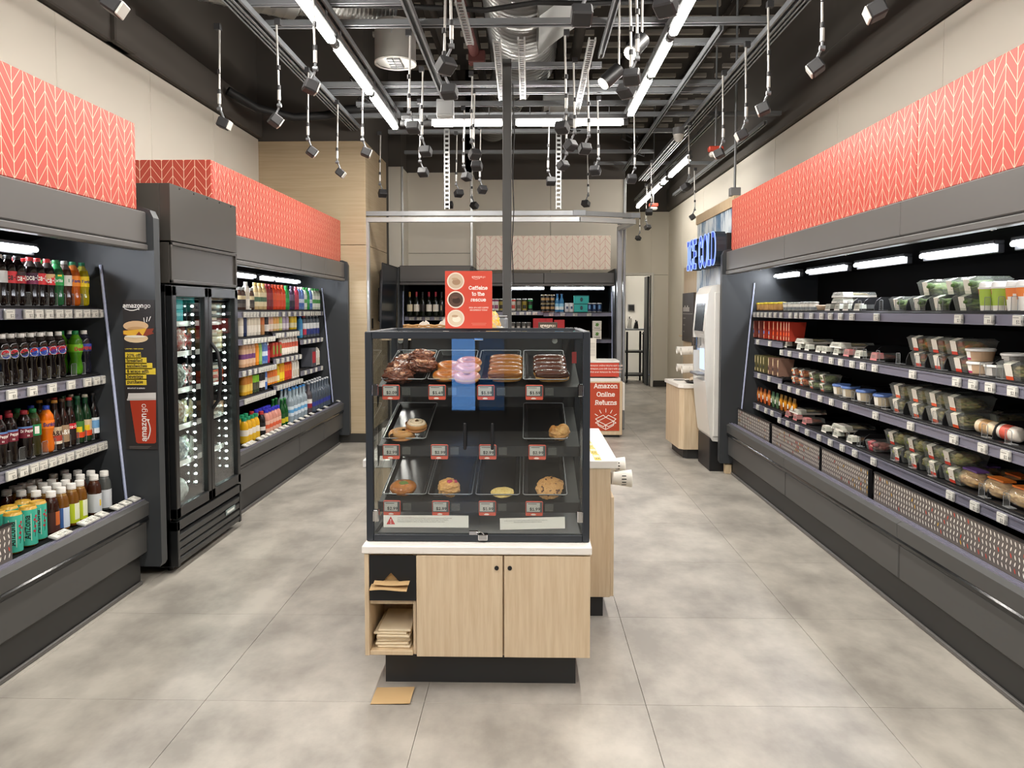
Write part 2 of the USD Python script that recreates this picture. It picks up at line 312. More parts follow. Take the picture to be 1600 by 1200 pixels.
# ---------------------------------------------------------------- the room
K_ = 'structure'
XL, XR, YF, ZC, ZW = -3.02, 2.72, -3.5, 4.75, 3.39
fl = thing('floor', kind=K_)
obj('floor_base', MB().box(XL - .1, XR + .1, YF - .1, 18, -.12, -.006), 'grout', fl)
TS = .8445
for i in range(-3, 5):
    for j in range(-1, 19):
        x0, y0 = -1.242 + i * TS, 2.045 + j * TS
        x0c, x1c, y1 = max(x0, -2.3), min(x0 + TS, 2.72), y0 + TS
        if x1c - x0c < .05: continue
        g = .0008
        obj('tile', MB().box(x0c + g, x1c - g, y0 + g, y1 - g, -.006, 0, .0006), 'floor_tile', fl)
obj('floor_front', MB().box(XL, XR, YF, 1.2, -.006, 0), 'floor_tile', fl)
ce = thing('ceiling', kind=K_)
obj('deck', MB().box(XL - .1, XR + .1, YF - .1, 15.4, ZC, ZC + .1), 'ceiling_dark', ce)
for j in range(24):
    y = 4.2 + j * .42
    m = MB()
    for i in range(14): m.box(-2.9 + i * .42, -2.9 + i * .42 + .3, y, y + .06, ZC - .05, ZC)
    obj('deck_rib', m, 'deck_rib', ce)
for i, x in enumerate((-2.2, -1.1, 0.35, 1.2, 2.1)): obj('joist', MB().box(x, x + .09, YF, 15.2, ZC - .16, ZC - .06, .01), 'ceiling_dark', ce)

def wall(name, mb, panels=(), mt='dark_wall', pm='white_wall'):
    w = thing(name, kind=K_); obj('wall_body', mb, mt, w)
    for p in panels: obj('wall_panel', MB().box(*p, .003), pm, w)
    return w
wl = wall('wall_left', MB().box(XL - .12, XL, YF, 11, 0, ZC), [(XL, XL + .012, y, y + 1.236, .0, ZW) for y in np.arange(-3.7, 8.6, 1.24)])
wr = wall('wall_right', MB().box(XR, XR + .12, YF, 15.3, 0, ZC), [(XR - .012, XR, y, y + 1.736, .0, ZW) for y in np.arange(-3.46, 15, 1.74)])
obj('bulkhead', MB().box(XR - .06, XR, YF, 15.2, ZW + .01, ZW + .42, .01), 'dark_wall', wr)
obj('bulkhead', MB().box(XL, XL + .06, YF, 8.7, ZW + .01, ZW + .34, .01), 'dark_wall', wl)
obj('wall_opening', MB().box(XL, XL + .012, 7.2, 7.85, 3.5, 3.72), 'cable', wl); obj('opening_frame', MB().box(XL, XL + .025, 7.85, 7.89, 3.48, 3.74, .004).box(XL, XL + .025, 7.2, 7.85, 3.72, 3.74, .004), 'deck_rib', wl)
obj('column', MB().box(XL, XL + .10, 5.55, 5.85, ZW + .01, ZC, .01), 'dark_wall', wl)
# wood-clad corner on the left
ww = wall('wall_back_left', MB().box(XL, -1.83, 8.715, 10.75, 0, ZC))
obj('skirting', MB().box(XL, -1.82, 8.69, 8.72, 0, .1), 'baseboard', ww)
for a in ((XL + .002, -1.822, 8.7, 8.716, .1, 2.22), (XL + .002, -1.822, 8.7, 8.716, 2.225, 3.37)): obj('wood_panel', MB().box(*a, .003), 'wood_h', ww)
for a in ((-1.833, -1.818, 8.702, 9.98, .1, 2.22), (-1.833, -1.818, 8.702, 9.98, 2.225, 3.37)): obj('wood_panel', MB().box(*a, .003), 'wood_h', ww)
# back walls: beer and wine recess, corridor partition, corridor end
wb = wall('wall_back', MB().box(-1.84, -.78, 10.72, 10.84, 0, ZC).box(-.86, -.78, 10.72, 11.4, 0, ZC).box(-.86, 1.31, 11.32, 11.44, 0, ZC),
          [(-1.84, -1.66, 10.2, 10.216, 0, 3.36), (-1.67, -1.652, 10.2, 10.72, 0, 3.36), (-1.655, -.785, 10.704, 10.72, 0, 2.27), (-1.655, -.785, 10.704, 10.72, 2.275, 3.37), (-.78, .31, 11.304, 11.32, 0, 3.37), (.315, 1.385, 11.304, 11.32, 0, 3.37), (-.782, -.77, 10.72, 11.3, 0, 3.37)])
obj('corner_strip', MB().box(-1.66, -1.635, 10.19, 10.205, 0, 3.36, .004), 'aluminium', wb)
obj('corner_strip', MB().box(-.80, -.765, 10.69, 10.71, 0, 3.37, .004), 'aluminium', wb)
obj('corner_strip', MB().box(1.36, 1.40, 11.285, 11.304, 0, 3.37, .004), 'aluminium', wb)
obj('pilaster', MB().box(-1.84, -1.67, 10.216, 10.74, 0, ZC), 'dark_wall', wb)
wall('wall_corridor', MB().box(1.31, 1.385, 11.32, 15.3, 0, ZC), [(1.385, 1.397, 11.325, 15.2, 0, ZW)])
DX0, DX1, DZ, YB = 1.845, 2.375, 2.165, 15.2
wall('wall_corridor_end', MB().box(1.4, DX0, YB + .016, YB + .14, 0, ZC).box(DX1, XR + .1, YB + .016, YB + .14, 0, ZC).box(DX0, DX1, YB + .016, YB + .14, DZ, ZC),
     [(1.397, DX0, YB, YB + .016, 0, ZW), (DX1, XR, YB, YB + .016, .1, 2.17), (DX1, XR, YB, YB + .016, 2.175, ZW), (DX0, DX1, YB, YB + .016, DZ, ZW)])
obj('baseboard_corridor', MB().box(DX1 + .06, XR, YB - .012, YB, 0, .12), 'baseboard', kind=K_)
d1 = thing('door_1', kind=K_)
obj('door_frame', MB().box(DX0 - .05, DX0, YB - .03, YB + .15, 0, DZ + .05, .005).box(DX1, DX1 + .05, YB - .03, YB + .15, 0, DZ + .05, .005).box(DX0, DX1, YB - .03, YB + .15, DZ, DZ + .05, .005), 'white_plastic', d1)
obj('door_leaf', MB().box(DX1 - .05, DX1 - .005, YB + .15, YB + .55, .01, DZ - .01, .005), 'slate', d1)
obj('door_handle', MB().tube([(DX1 - .05, YB + .48, 1.02), (DX1 - .11, YB + .48, 1.02), (DX1 - .11, YB + .38, 1.02)], .009), 'chrome', d1)
wall('wall_stockroom', MB().box(1.3, 2.9, 18.0, 18.1, 0, 3.2).box(1.3, 1.42, 15.3, 18.1, 0, 3.2).box(2.81, 2.9, 15.2, 18.1, 0, 3.2).box(1.3, 2.9, 15.3, 18.1, 3.0, 3.1), mt='white_plastic')
obj('stockroom_lamp', MB().box(1.6, 2.6, 16.3, 16.6, 2.93, 2.998), 'back_glow', label='flat ceiling light in the stockroom beyond the far door', cat='light')
# shop front behind the camera
wf = wall('wall_front', MB().box(XL, -.97, YF - .1, YF, 0, ZC).box(-.28, XR, YF - .1, YF, 0, ZC).box(-.97, -.28, YF - .1, YF, 1.2, ZC).box(-.97, -.28, YF - .1, YF, 0, .25), mt='menu_brown')
w1 = thing('window_1', kind=K_)
obj('window_frame', MB().box(-.99, -.95, YF - .03, YF + .02, .23, 1.22, .005).box(-.3, -.26, YF - .03, YF + .02, .23, 1.22, .005).box(-.66, -.62, YF - .03, YF + .02, .23, 1.22, .005).box(-.95, -.3, YF - .03, YF + .02, 1.17, 1.22, .005), 'black', w1)
obj('pane', MB().box(-.95, -.66, YF - .012, YF - .006, .25, 1.17), 'glass', w1); obj('pane', MB().box(-.62, -.3, YF - .012, YF - .006, .25, 1.17), 'glass_dark', w1)
# small recess in the corridor's right wall
obj('wall_recess', MB().box(XR - .03, XR - .012, 12.6, 13.05, 1.12, 1.62, .004), 'menu_brown', label='narrow upright recess in the right corridor wall', cat='wall niche')
t = thing('wall_shelf', 'small wooden shelf under the narrow recess in the right corridor wall', 'shelf')
obj('shelf_board', MB().box(XR - .2, XR - .012, 12.55, 13.1, 1.05, 1.08, .003), 'wood_v', t); obj('bracket', MB().box(XR - .1, XR - .012, 12.6, 13.05, .93, 1.05, .003), 'wood_edge', t)

# ---------------------------------------------------------------- ceiling services
ZS = 3.5
def channel(p, q, w=.041, h=.041):
    """A strut channel: open face downwards, running along x or y."""
    pr = [(-w / 2, 0), (-w / 2, -h), (-w / 4, -h), (-w / 4, -h + .006), (-w / 2 + .006, -h + .006), (-w / 2 + .006, -.006), (w / 2 - .006, -.006), (w / 2 - .006, -h + .006), (w / 4, -h + .006), (w / 4, -h), (w / 2, -h), (w / 2, 0)]
    m = MB()
    if abs(p[0] - q[0]) < 1e-6: m.prism([(p[0] + a, p[2] + b) for a, b in pr], 'y', p[1], q[1])
    else: m.prism([(p[1] + a, p[2] + b) for a, b in pr], 'x', p[0], q[0])
    return m
sg = thing('strut_grid', 'galvanised strut framework hanging under the dark open ceiling', 'ceiling frame', loc=(0, 0, 0))
for x, y0, y1, w in ((-1.86, -3, 8.6, .06), (-1.93, -3, 8.6, .041), (-1.33, -3, 8.0, .05), (-.79, 4.6, 7.5, .06), (.985, -3, 8.3, .05), (1.70, -3, 12, .06), (1.77, -3, 12, .041), (.56, 4.9, 6.2, .041), (1.35, 5.6, 11.2, .03), (1.92, 8.0, 14.2, .041), (2.5, 8.4, 13.6, .041)):
    obj('strut', channel((x, y0, ZS), (x, y1, ZS), w), 'steel_dark', sg)
for y, x0, x1, h in ((5.2, -1.86, -.8, .05), (5.6, -1.86, 1.7, .07), (6.02, .985, 1.7, .05), (6.57, -.46, .6, .06), (7.09, -1.86, 1.7, .06), (7.33, -1.86, 1.7, .07), (7.76, -1.7, 1.7, .06), (8.2, -1.86, 2.6, .05), (8.95, -1.6, 1.7, .06), (10.1, -1.6, 1.6, .05), (10.9, .9, 2.6, .04)):
    obj('strut', channel((x0, y, ZS + .043), (x1, y, ZS + .043), h, .041), 'steel_dark', sg)
def perforated(p, q, w=.045):
    p, q = np.array(p, float), np.array(q, float); m = MB(); L = np.linalg.norm(q - p); d = (q - p) / L
    side = np.array([1.0, 0, 0]); n = np.cross(d, side)
    for k in (-1, 1): m.box(k * w / 2 - .006, k * w / 2 + .006, -.012, .012, 0, L)
    for k in np.arange(.02, L, .05): m.box(-w / 2, w / 2, -.003, .003, k, k + .022)
    A = np.eye(4); A[:3, 0], A[:3, 1], A[:3, 2], A[:3, 3] = side, n, d, p
    return m.xf(A)
for a, b, l in (((.455, 5.7, 3.44), (.47, 8.1, 3.44), 'right of the dark duct box'), ((-.055, 5.68, 3.44), (-.055, 7.25, 3.44), 'just right of the black pole top'), ((-.235, 5.72, 3.44), (-.25, 7.3, 3.44), 'just left of the black pole top'), ((-.44, 5.0, 3.44), (-.43, 5.78, 3.44), 'left of the round duct')):
    obj('perforated_strip', perforated(a, b), 'aluminium', label=f'slotted pale metal strip under the ceiling frame, {l}', cat='metal strip')
for px, l in ((698, 'left'), (873, 'right')):
    a = at(px, 200, Y=8.75)[0]
    obj('slotted_hanger', perforated((a, 8.75, 2.62), (a, 8.75, 3.5), .05), 'aluminium', label=f'slotted metal hanger holding the {l} half of the gate track', cat='hanger')

def lamp(p, q, label, glow='tube_glow', r=.028, strip='strip_light'):
    p, q = np.array(p, float), np.array(q, float); t = thing('tube_light', label, 'light', 'tube lights under the ceiling frame'); d = (q - p) / np.linalg.norm(q - p)
    m = MB().cyl(p + d * .03, q - d * .03, r, 10); m.blob(p + d * .03, (r, r, r), 1).blob(q - d * .03, (r, r, r), 1)
    obj('tube', m, glow, t); sx, sy = (0, r * .8) if abs(d[0]) > .5 else (r * .8, 0); z = p[2] - r - .001
    a, b = np.minimum(p, q) + [.03 * (sx == 0), .03 * (sy == 0), 0], np.maximum(p, q) - [.03 * (sx == 0), .03 * (sy == 0), 0]
    obj('led_strip', MB().add([(a[0] - sx, a[1] - sy, z), (a[0] - sx, b[1] + sy, z), (b[0] + sx, b[1] + sy, z), (b[0] + sx, a[1] - sy, z)], [(0, 1, 2, 3)]), strip, t)
    o = np.array([0, 0, .05]); lo, hi = np.minimum(p, q), np.maximum(p, q); w = .025
    obj('housing', MB().box(lo[0] - w, hi[0] + w, lo[1] - w, hi[1] + w, lo[2] + r + .004, lo[2] + .075, .006), 'lamp_housing', t)
    for e in (p + d * .15, q - d * .15): obj('hanger', MB().cyl((e[0], e[1], p[2] + .075), (e[0], e[1], ZS - .03), .006, 6), 'steel_dark', t)
    obj('end_cap', MB().cyl(p - d * .035, p + d * .012, r * 1.05, 10), 'lamp_housing', t); obj('end_cap', MB().cyl(q - d * .012, q + d * .035, r * 1.05, 10), 'lamp_housing', t)
ZL = 3.32
for ys, s, X in ((((-2.6, -.8), (-.7, 1.1), (1.2, 3.2), (3.3, 5.34), (5.42, 6.6), (6.64, 7.85)), 'left', -1.33), (((-2.6, -.8), (-.7, 1.1), (1.2, 3.2), (3.3, 5.24), (5.34, 6.15), (6.19, 7.36)), 'right', .945)):
    for i, (a, b) in enumerate(ys): lamp((X, a, ZL), (X, b, ZL), f'glowing tube light, {ORD[len(ys) - 1 - i]} from the far end of the {s} row')
for i, (a, b) in enumerate(((-1.22, -1.03), (-.96, -.24), (-.14, .35), (.42, .93))): lamp((a, 7.69, ZL), (b, 7.69, ZL), f'glowing tube light, {ORD[i]} from left in the row across the shop')
for i, (a, b) in enumerate(((9.45, 10.75), (10.95, 11.35), (11.45, 13.9))): lamp((1.92, a, ZL), (1.92, b, ZL), f'glowing tube light over the corridor, {ORD[i]} going towards the back', strip='strip_soft')

def spiral(m, p, q, r, pitch=.09):
    p, q = np.array(p, float), np.array(q, float); L = np.linalg.norm(q - p); n = max(2, int(L / pitch)); 
    prof = []
    for k in range(n): prof += [(r, k * L / n), (r, (k + .86) * L / n), (r + .008, (k + .93) * L / n)]
    prof.append((r, L)); t = MB(); t.lathe(prof, 28)
    d = (q - p) / L; a = np.cross(d, [0.1, 1, .3]); a /= np.linalg.norm(a); A = np.eye(4); A[:3, 0], A[:3, 1], A[:3, 2], A[:3, 3] = a, np.cross(d, a), d, p
    return m.put(t, A)
t = thing('main_duct', 'large round spiral air duct above the middle of the room', 'duct')
obj('round_duct', spiral(MB(), (-.06, 3.2, 4.16), (-.06, 8.4, 4.16), .33), 'duct', t)
obj('branch_box', MB().prism([(.08, 3.75), (.40, 3.98), (.62, 4.18), (.30, 4.45), (-.02, 4.4)], 'y', 6.1, 7.0), 'duct', t)
obj('duct_joint', spiral(MB(), (-.06, 8.4, 4.16), (-.5, 10.6, 4.0), .24), 'duct', t)
t = thing('side_duct', 'round spiral duct crossing above the left wall', 'duct')
obj('round_duct', spiral(MB(), (-2.80, 5.85, 4.07), (-1.95, 6.55, 4.1), .19), 'duct', t)
obj('flexible_duct', spiral(MB(), (-1.95, 6.55, 4.1), (-1.2, 6.95, 4.16), .15, .035), 'duct', t)
obj('hanging_duct', MB().box(.15, .62, 8.2, 9.2, 3.62, 3.8, .01), 'duct', label='flat metal duct box above the far cross lights', cat='duct')
t = thing('air_diffuser', 'grey drum shaped air diffuser with louvred bottom hanging left of centre', 'diffuser')
dc = at(618, 100, Z=3.6); R = .155 * dc[1] / 6.0
obj('drum', MB().lathe([(R, 0), (R, .33)], 32, dc).cyl(dc + [0, 0, .33], dc + [0, 0, .34], R, 32), 'drum_grey', t)
obj('rim', MB().lathe([(R - .012, .004), (R + .004, -.004), (R + .004, .012)], 32, dc), 'white_plastic', t)
obj('base_plate', MB().cyl(dc + [0, 0, .01], dc + [0, 0, .014], R - .01, 28), 'white_plastic', t)
lv = MB()
for k in range(2):
    for j in range(4): lv.box(dc[0] - .055 + k * .058, dc[0] - .005 + k * .058, dc[1] - R * .75 + j * R * .38, dc[1] - R * .75 + j * R * .38 + R * .3, dc[2] - .004, dc[2] + .008)
obj('louvre', lv, 'grey_plastic', t)
obj('hanger_rod', MB().cyl(dc + [0, 0, .33], (dc[0], dc[1], ZC), .01, 8), 'steel_dark', t); obj('hook_chain', MB().tube([dc + [.0, -R - .01, .33], dc + [.015, -R - .012, .26], dc + [-.005, -R - .012, .2]], .005), 'steel', t)
obj('cable_bundle', MB().tube([(-2.92, 7.6, 3.62), (-2.7, 7.8, 3.5), (-2.4, 8.0, 3.46), (-2.1, 8.1, 3.5), (-1.87, 8.1, 3.56), (-1.3, 8.15, 3.6)], .045, 8), 'cable', label='thick black cable bundle sagging from the left wall to the ceiling frame', cat='cable')
obj('ceiling_cable', MB().tube([(-1.8, 5.5, 3.62), (-1.0, 5.5, 3.61), (-.3, 5.52, 3.58), (.05, 5.52, 3.63), (.4, 5.52, 3.62), (1.1, 5.52, 3.64), (1.7, 5.5, 3.7)], .018, 6), 'cable', label='black cable draped along the nearest cross strut', cat='cable')
rng = random.Random(5)
for i, (x, y) in enumerate(((-1.5, 7.2), (-1.55, 7.7), (-.2, 7.9), (.5, 8.9), (.1, 8.3), (-.9, 8.4), (1.2, 9.4), (1.4, 10.2))):
    pts = [(x + .12 * math.sin(k * 1.1 + i), y + .1 * math.cos(k * .9 + i), 3.6 - .1 * abs(math.sin(k * .8))) for k in range(9)]
    obj('loose_cable', MB().tube(pts, .008, 5), 'cable', label='thin black cable looped loosely above the ceiling frame, ' + ('second from left', 'leftmost', 'fourth from left', 'sixth from left', 'fifth from left', 'third from left', 'seventh from left', 'rightmost')[i], cat='cable', group='loose cables above the ceiling frame')
for i, (px, py, r, hh) in enumerate(((735, 20, .05, .7), (1066, 60, .05, .6), (910, 110, .06, .5), (680, 60, .04, .6), (1010, 60, .05, .5))):
    p = at(px, py, Y=8.0); obj('black_pipe', MB().cyl((p[0], 4.5, 4.45), (p[0], 10.6, 4.45), r, 10), 'ceiling_dark', label=f'dark pipe running along the ceiling, {ORD[i]} listed from the door side', cat='pipe', group='dark ceiling pipes')
obj('red_pipe', MB().cyl((-.66, 5.6, 4.3), (-.52, 7.6, 3.95), .05, 10).box(-.58, -.42, 7.55, 7.68, 3.86, 3.98, .01), 'pipe_red', label='dark red sprinkler pipe left of the round duct', cat='pipe')

# hanging sensors: rod, collar, clamp, box and pale front
def sensor(px, py, side, i, Xs=None):
    p = at(px, py, Z=2.8); x, y, z = p; sc = 1.0
    t = thing('ceiling_camera', f'black box camera on a thin rod, {side}', 'camera', 'cameras hanging from the ceiling frame', (x, y, z))
    r = random.Random(i * 7 + 1); ox = (.03 if px > 826 else -.03) * (1 if r.random() < .8 else -1)
    obj('rod', MB().cyl((ox, 0, .15), (ox * .6, 0, ZS - .02 - z), .0075, 8), 'rod', t)
    obj('collar', MB().cyl((ox, 0, .34), (ox, 0, .37), .012, 8).cyl((ox, 0, .205), (ox, 0, .235), .013, 8).box(ox - .02, ox + .02, -.02, .02, ZS - .06 - z, ZS - .02 - z), 'camera_black', t)
    obj('rod_tip', MB().cyl((ox, 0, .135), (ox, 0, .205), .012, 10), 'rod', t)
    obj('bracket', MB().tube([(ox, 0, .14), (ox, 0, .1), (ox * .6, .01, .075), (0, 0, .035)], .008).cyl((ox - .014, 0, .1), (ox + .014, 0, .1), .014, 8), 'steel_dark', t)
    edge = abs(px - 826) > 250; yaw = (-1 if px < 826 else 1) * (1.0 + .5 * r.random() if edge else r.uniform(-.9, .9)); A = T(0, 0, 0, yaw, -0.35 - .3 * r.random(), 0)
    A2 = A @ T(0, 0, 0)
    obj('camera_box', MB().box(-.046, .046, -.038, .038, -.034, .034, .008).xf(A2), 'camera_black', t)
    obj('front_cover', MB().box(-.043, .043, .036, .046, -.031, .031, .004).xf(A2), 'white_plastic' if abs(px - 826) > 250 else 'grey_plastic', t)
SENS = [(178, 8), (350, 193), (430, 188), (485, 135), (487, 237), (532, 270), (572, 238), (598, 302), (661, 269), (665, 236), (646, 199), (702, 320), (717, 302), (729, 276), (742, 241), (745, 259), (741, 321), (754, 296), (697, 102), (702, 143),
        (861, 283), (878, 199), (892, 227), (914, 232), (930, 266), (915, 318), (987, 279), (909, 23), (987, 120), (978, 141), (1193, 170), (1159, 211), (1124, 240), (1082, 339), (1072, 292), (1012, 355), (1014, 331), (1275, 105), (1369, 17), (997, 372), (880, 258), (1040, 8)]
half = {'left': sorted(p for p in SENS if p[0] < 800), 'right': sorted(p for p in SENS if p[0] >= 800)}
for s, lst in half.items():
    for i, p in enumerate(lst): sensor(*p, f'{ORD[i]} from left among those {"left" if s == "left" else "right"} of the pole', i + (50 if s == 'right' else 0))
for i, (px, py, l) in enumerate(((1003, 62, 'nearer and higher'), (967, 108, 'farther and lower'))):
    p = at(px, py, Z=3.15); t = thing('spotlight', f'black spotlight with lit round face by the right tubes, the {l} one', 'light', None, p)
    A = T(0, 0, 0, 2.4 if i == 0 else 1.9, -.75)
    obj('lamp_body', MB().cyl((0, .0, 0), (0, .16, 0), .05, 16).xf(A), 'black', t); obj('lamp_face', MB().cyl((0, .158, 0), (0, .165, 0), .042, 16).xf(A), 'spot_glow', t)
    obj('stem', MB().cyl((0, 0, 0), (0, 0, ZC - .01 - p[2]), .008, 6), 'rod', t)
p = at(1060, 215, Z=3.3); t = thing('dome_camera', 'white dome camera hanging right of the far tube lights', 'camera', None, p)
obj('dome_base', MB().cyl((0, 0, .03), (0, 0, .1), .06, 14), 'grey_plastic', t); obj('dome', MB().lathe([(.0, -.05), (.03, -.04), (.052, 0), (.055, .03)], 16), 'white_plastic', t)
for bpx, bpy, bz, bl in ((1118, 237, 3.05, 'near the right wall'), (1021, 323, 3.1, 'farther back over the corridor')):
  p = at(bpx, bpy, Z=bz); t = thing('fire_beacon', f'red and white fire alarm beacon {bl}', 'alarm', None, p)
  obj('beacon_base', MB().box(-.07, .07, -.04, .04, .0, .05, .008), 'red_print', t); obj('beacon_lens', MB().box(-.06, .06, -.035, .035, -.05, 0, .015), 'white_plastic', t); obj('mount', MB().cyl((0, 0, .05), (0, 0, ZC - .01 - p[2]), .01, 6), 'steel_dark', t)
p = at(696, 170, Z=3.38); t = thing('junction_box', 'bright metal junction box above the cross lights left of the pole', 'box', None, p)
obj('box_body', MB().box(-.08, .08, -.05, .05, -.08, .08, .006), 'aluminium', t); obj('cover', MB().box(-.065, .065, -.056, -.05, -.06, .06, .004), 'aluminium', t)
p = at(1148, 300, X=2.0); t = thing('junction_box', 'grey junction box with conduit above the red panel end on the right', 'box', None, (2.0, p[1], p[2]))
obj('box_body', MB().box(-.05, .05, -.04, .04, -.04, .04, .005), 'grey_plastic', t); obj('conduit', MB().cyl((0, 0, .04), (0, 0, ZC - p[2]), .012, 8), 'steel_dark', t)

# gate track: a track across the ceiling on two posts, with its return to the right
t = thing('gate_track', 'aluminium gate track with bent right end, crossing behind the counters on two posts', 'gate track')
a, b, c_, d = at(572, 342, Y=8.75), at(905, 338, Y=8.75), at(990, 349, Y=9.0), at(968, 372, Y=9.75)
def beam(m, p, q, w, z0, z1):
    p, q = np.array(p[:2]), np.array(q[:2]); u = (q - p) / np.linalg.norm(q - p); n = np.array([-u[1], u[0]]) * w / 2
    return m.prism([tuple(p + n), tuple(q + n), tuple(q - n), tuple(p - n)], 'z', z0, z1)
zt = 2.53
obj('upper_rail', beam(beam(beam(MB(), a, b, .06, zt + .02, zt + .07), b, c_, .06, zt + .02, zt + .07), c_, d, .05, zt + .02, zt + .07), 'steel', t)
obj('lower_rail', beam(beam(beam(MB(), a, b, .08, zt - .05, zt), b, c_, .08, zt - .05, zt), c_, d, .06, zt - .05, zt), 'aluminium', t)
obj('post', MB().box(a[0] - .035, a[0] + .035, 8.72, 8.79, 0, zt, .006), 'aluminium', t)
obj('post', MB().box(d[0] - .03, d[0] + .03, d[1] - .04, d[1] + .04, 0, zt, .006).box(d[0] + .045, d[0] + .075, d[1] - .03, d[1] + .03, 0, zt, .006), 'steel', t)
obj('foot_plate', MB().box(a[0] - .07, a[0] + .07, 8.7, 8.82, 0, .012), 'steel_dark', t)
for p in (b, c_): obj('joint_plate', MB().box(p[0] - .07, p[0] + .07, p[1] - .045, p[1] - .035, zt + .015, zt + .075, .002), 'steel_dark', t)
# ---------------------------------------------------------------- open coolers
MIR = np.diag([-1.0, 1, 1, 1]); MIR[0, 3] = -.26
def frame_of(side, yoff=0.0):
    """Coolers are drawn with the front towards -x at x = 1.8 and their length along y; this maps them to where they stand."""
    if side == 'R': return np.eye(4), -math.pi / 2
    if side == 'L': return MIR, math.pi / 2
    A = np.eye(4); A[:2, :2] = [[0, -1], [1, 0]]; A[1, 3] = yoff; return A, 0.0
def tag_mesh(price, w=.068, h=.046, d=-1):
    m = MB('#b9b8b2').box(-.012, 0, -w / 2, w / 2, -h / 2, h / 2, .003)
    m.c('#e6e4da').flat(sbox(-w / 2 + .005, -h / 2 + .005, w / 2 - .008, h / 2 - .005), (-.0125, 0, 0), (0, d, 0), (0, 0, 1))
    m.c('#2a2a2a').flat(affinity.translate(lettering(price, h * .3), -.004, -h * .3), (-.0131, 0, 0), (0, d, 0), (0, 0, 1))
    m.c('#8b8a85').flat(sbox(-w * .38, h * .2, w * .2, h * .26), (-.0131, 0, 0), (0, d, 0), (0, 0, 1))
    return m
TAGS, TAGS_L = ([tag_mesh(p, d=d) for p in ('$2.59', '$1.99', '$5.49', '$3.29')] for d in (-1, 1))
STOP, RIM = MB(), MB()
STOP.add([(0, .022, 0), (0, -.022, 0), (0, -.022, .057), (0, .022, .057)], [(0, 1, 2, 3)])
RIM.tube([(0, -.023, 0), (0, -.023, .052), (0, -.017, .059), (0, .019, .059), (0, .023, .055), (0, .023, 0)], .0013, 4).box(-.004, .03, -.024, .024, -.004, 0)
def fin(L, h): return MB().prism([(0, 0), (0, h * .35), (.012, h * .75), (.04, h), (L, h), (L, 0)], 'y', -.004, .004)
PATTERN = random.Random(3)
def dash_print(v0, v1, z0, z1):
    m = MB(); n = int((v1 - v0) / .027); rows = 5
    for r in range(rows):
        for k in range(n):
            q = PATTERN.random(); m.c('#c8452f' if q < .07 else '#d9a92e' if q < .11 else '#ece7dc')
            v = v0 + (k + .5) * (v1 - v0) / n; z = z0 + (r + .5) * (z1 - z0) / rows; s = 1 if r % 2 else -1
            e = [(v + .0042 * math.cos(a) - s * .35 * .0105 * math.sin(a), z + .0105 * math.sin(a)) for a in np.arange(6) * math.pi / 3]
            m.add([(1.8945, y, q_) for y, q_ in e], [(0, 2, 1), (0, 3, 2), (0, 4, 3), (0, 5, 4)])
    return m
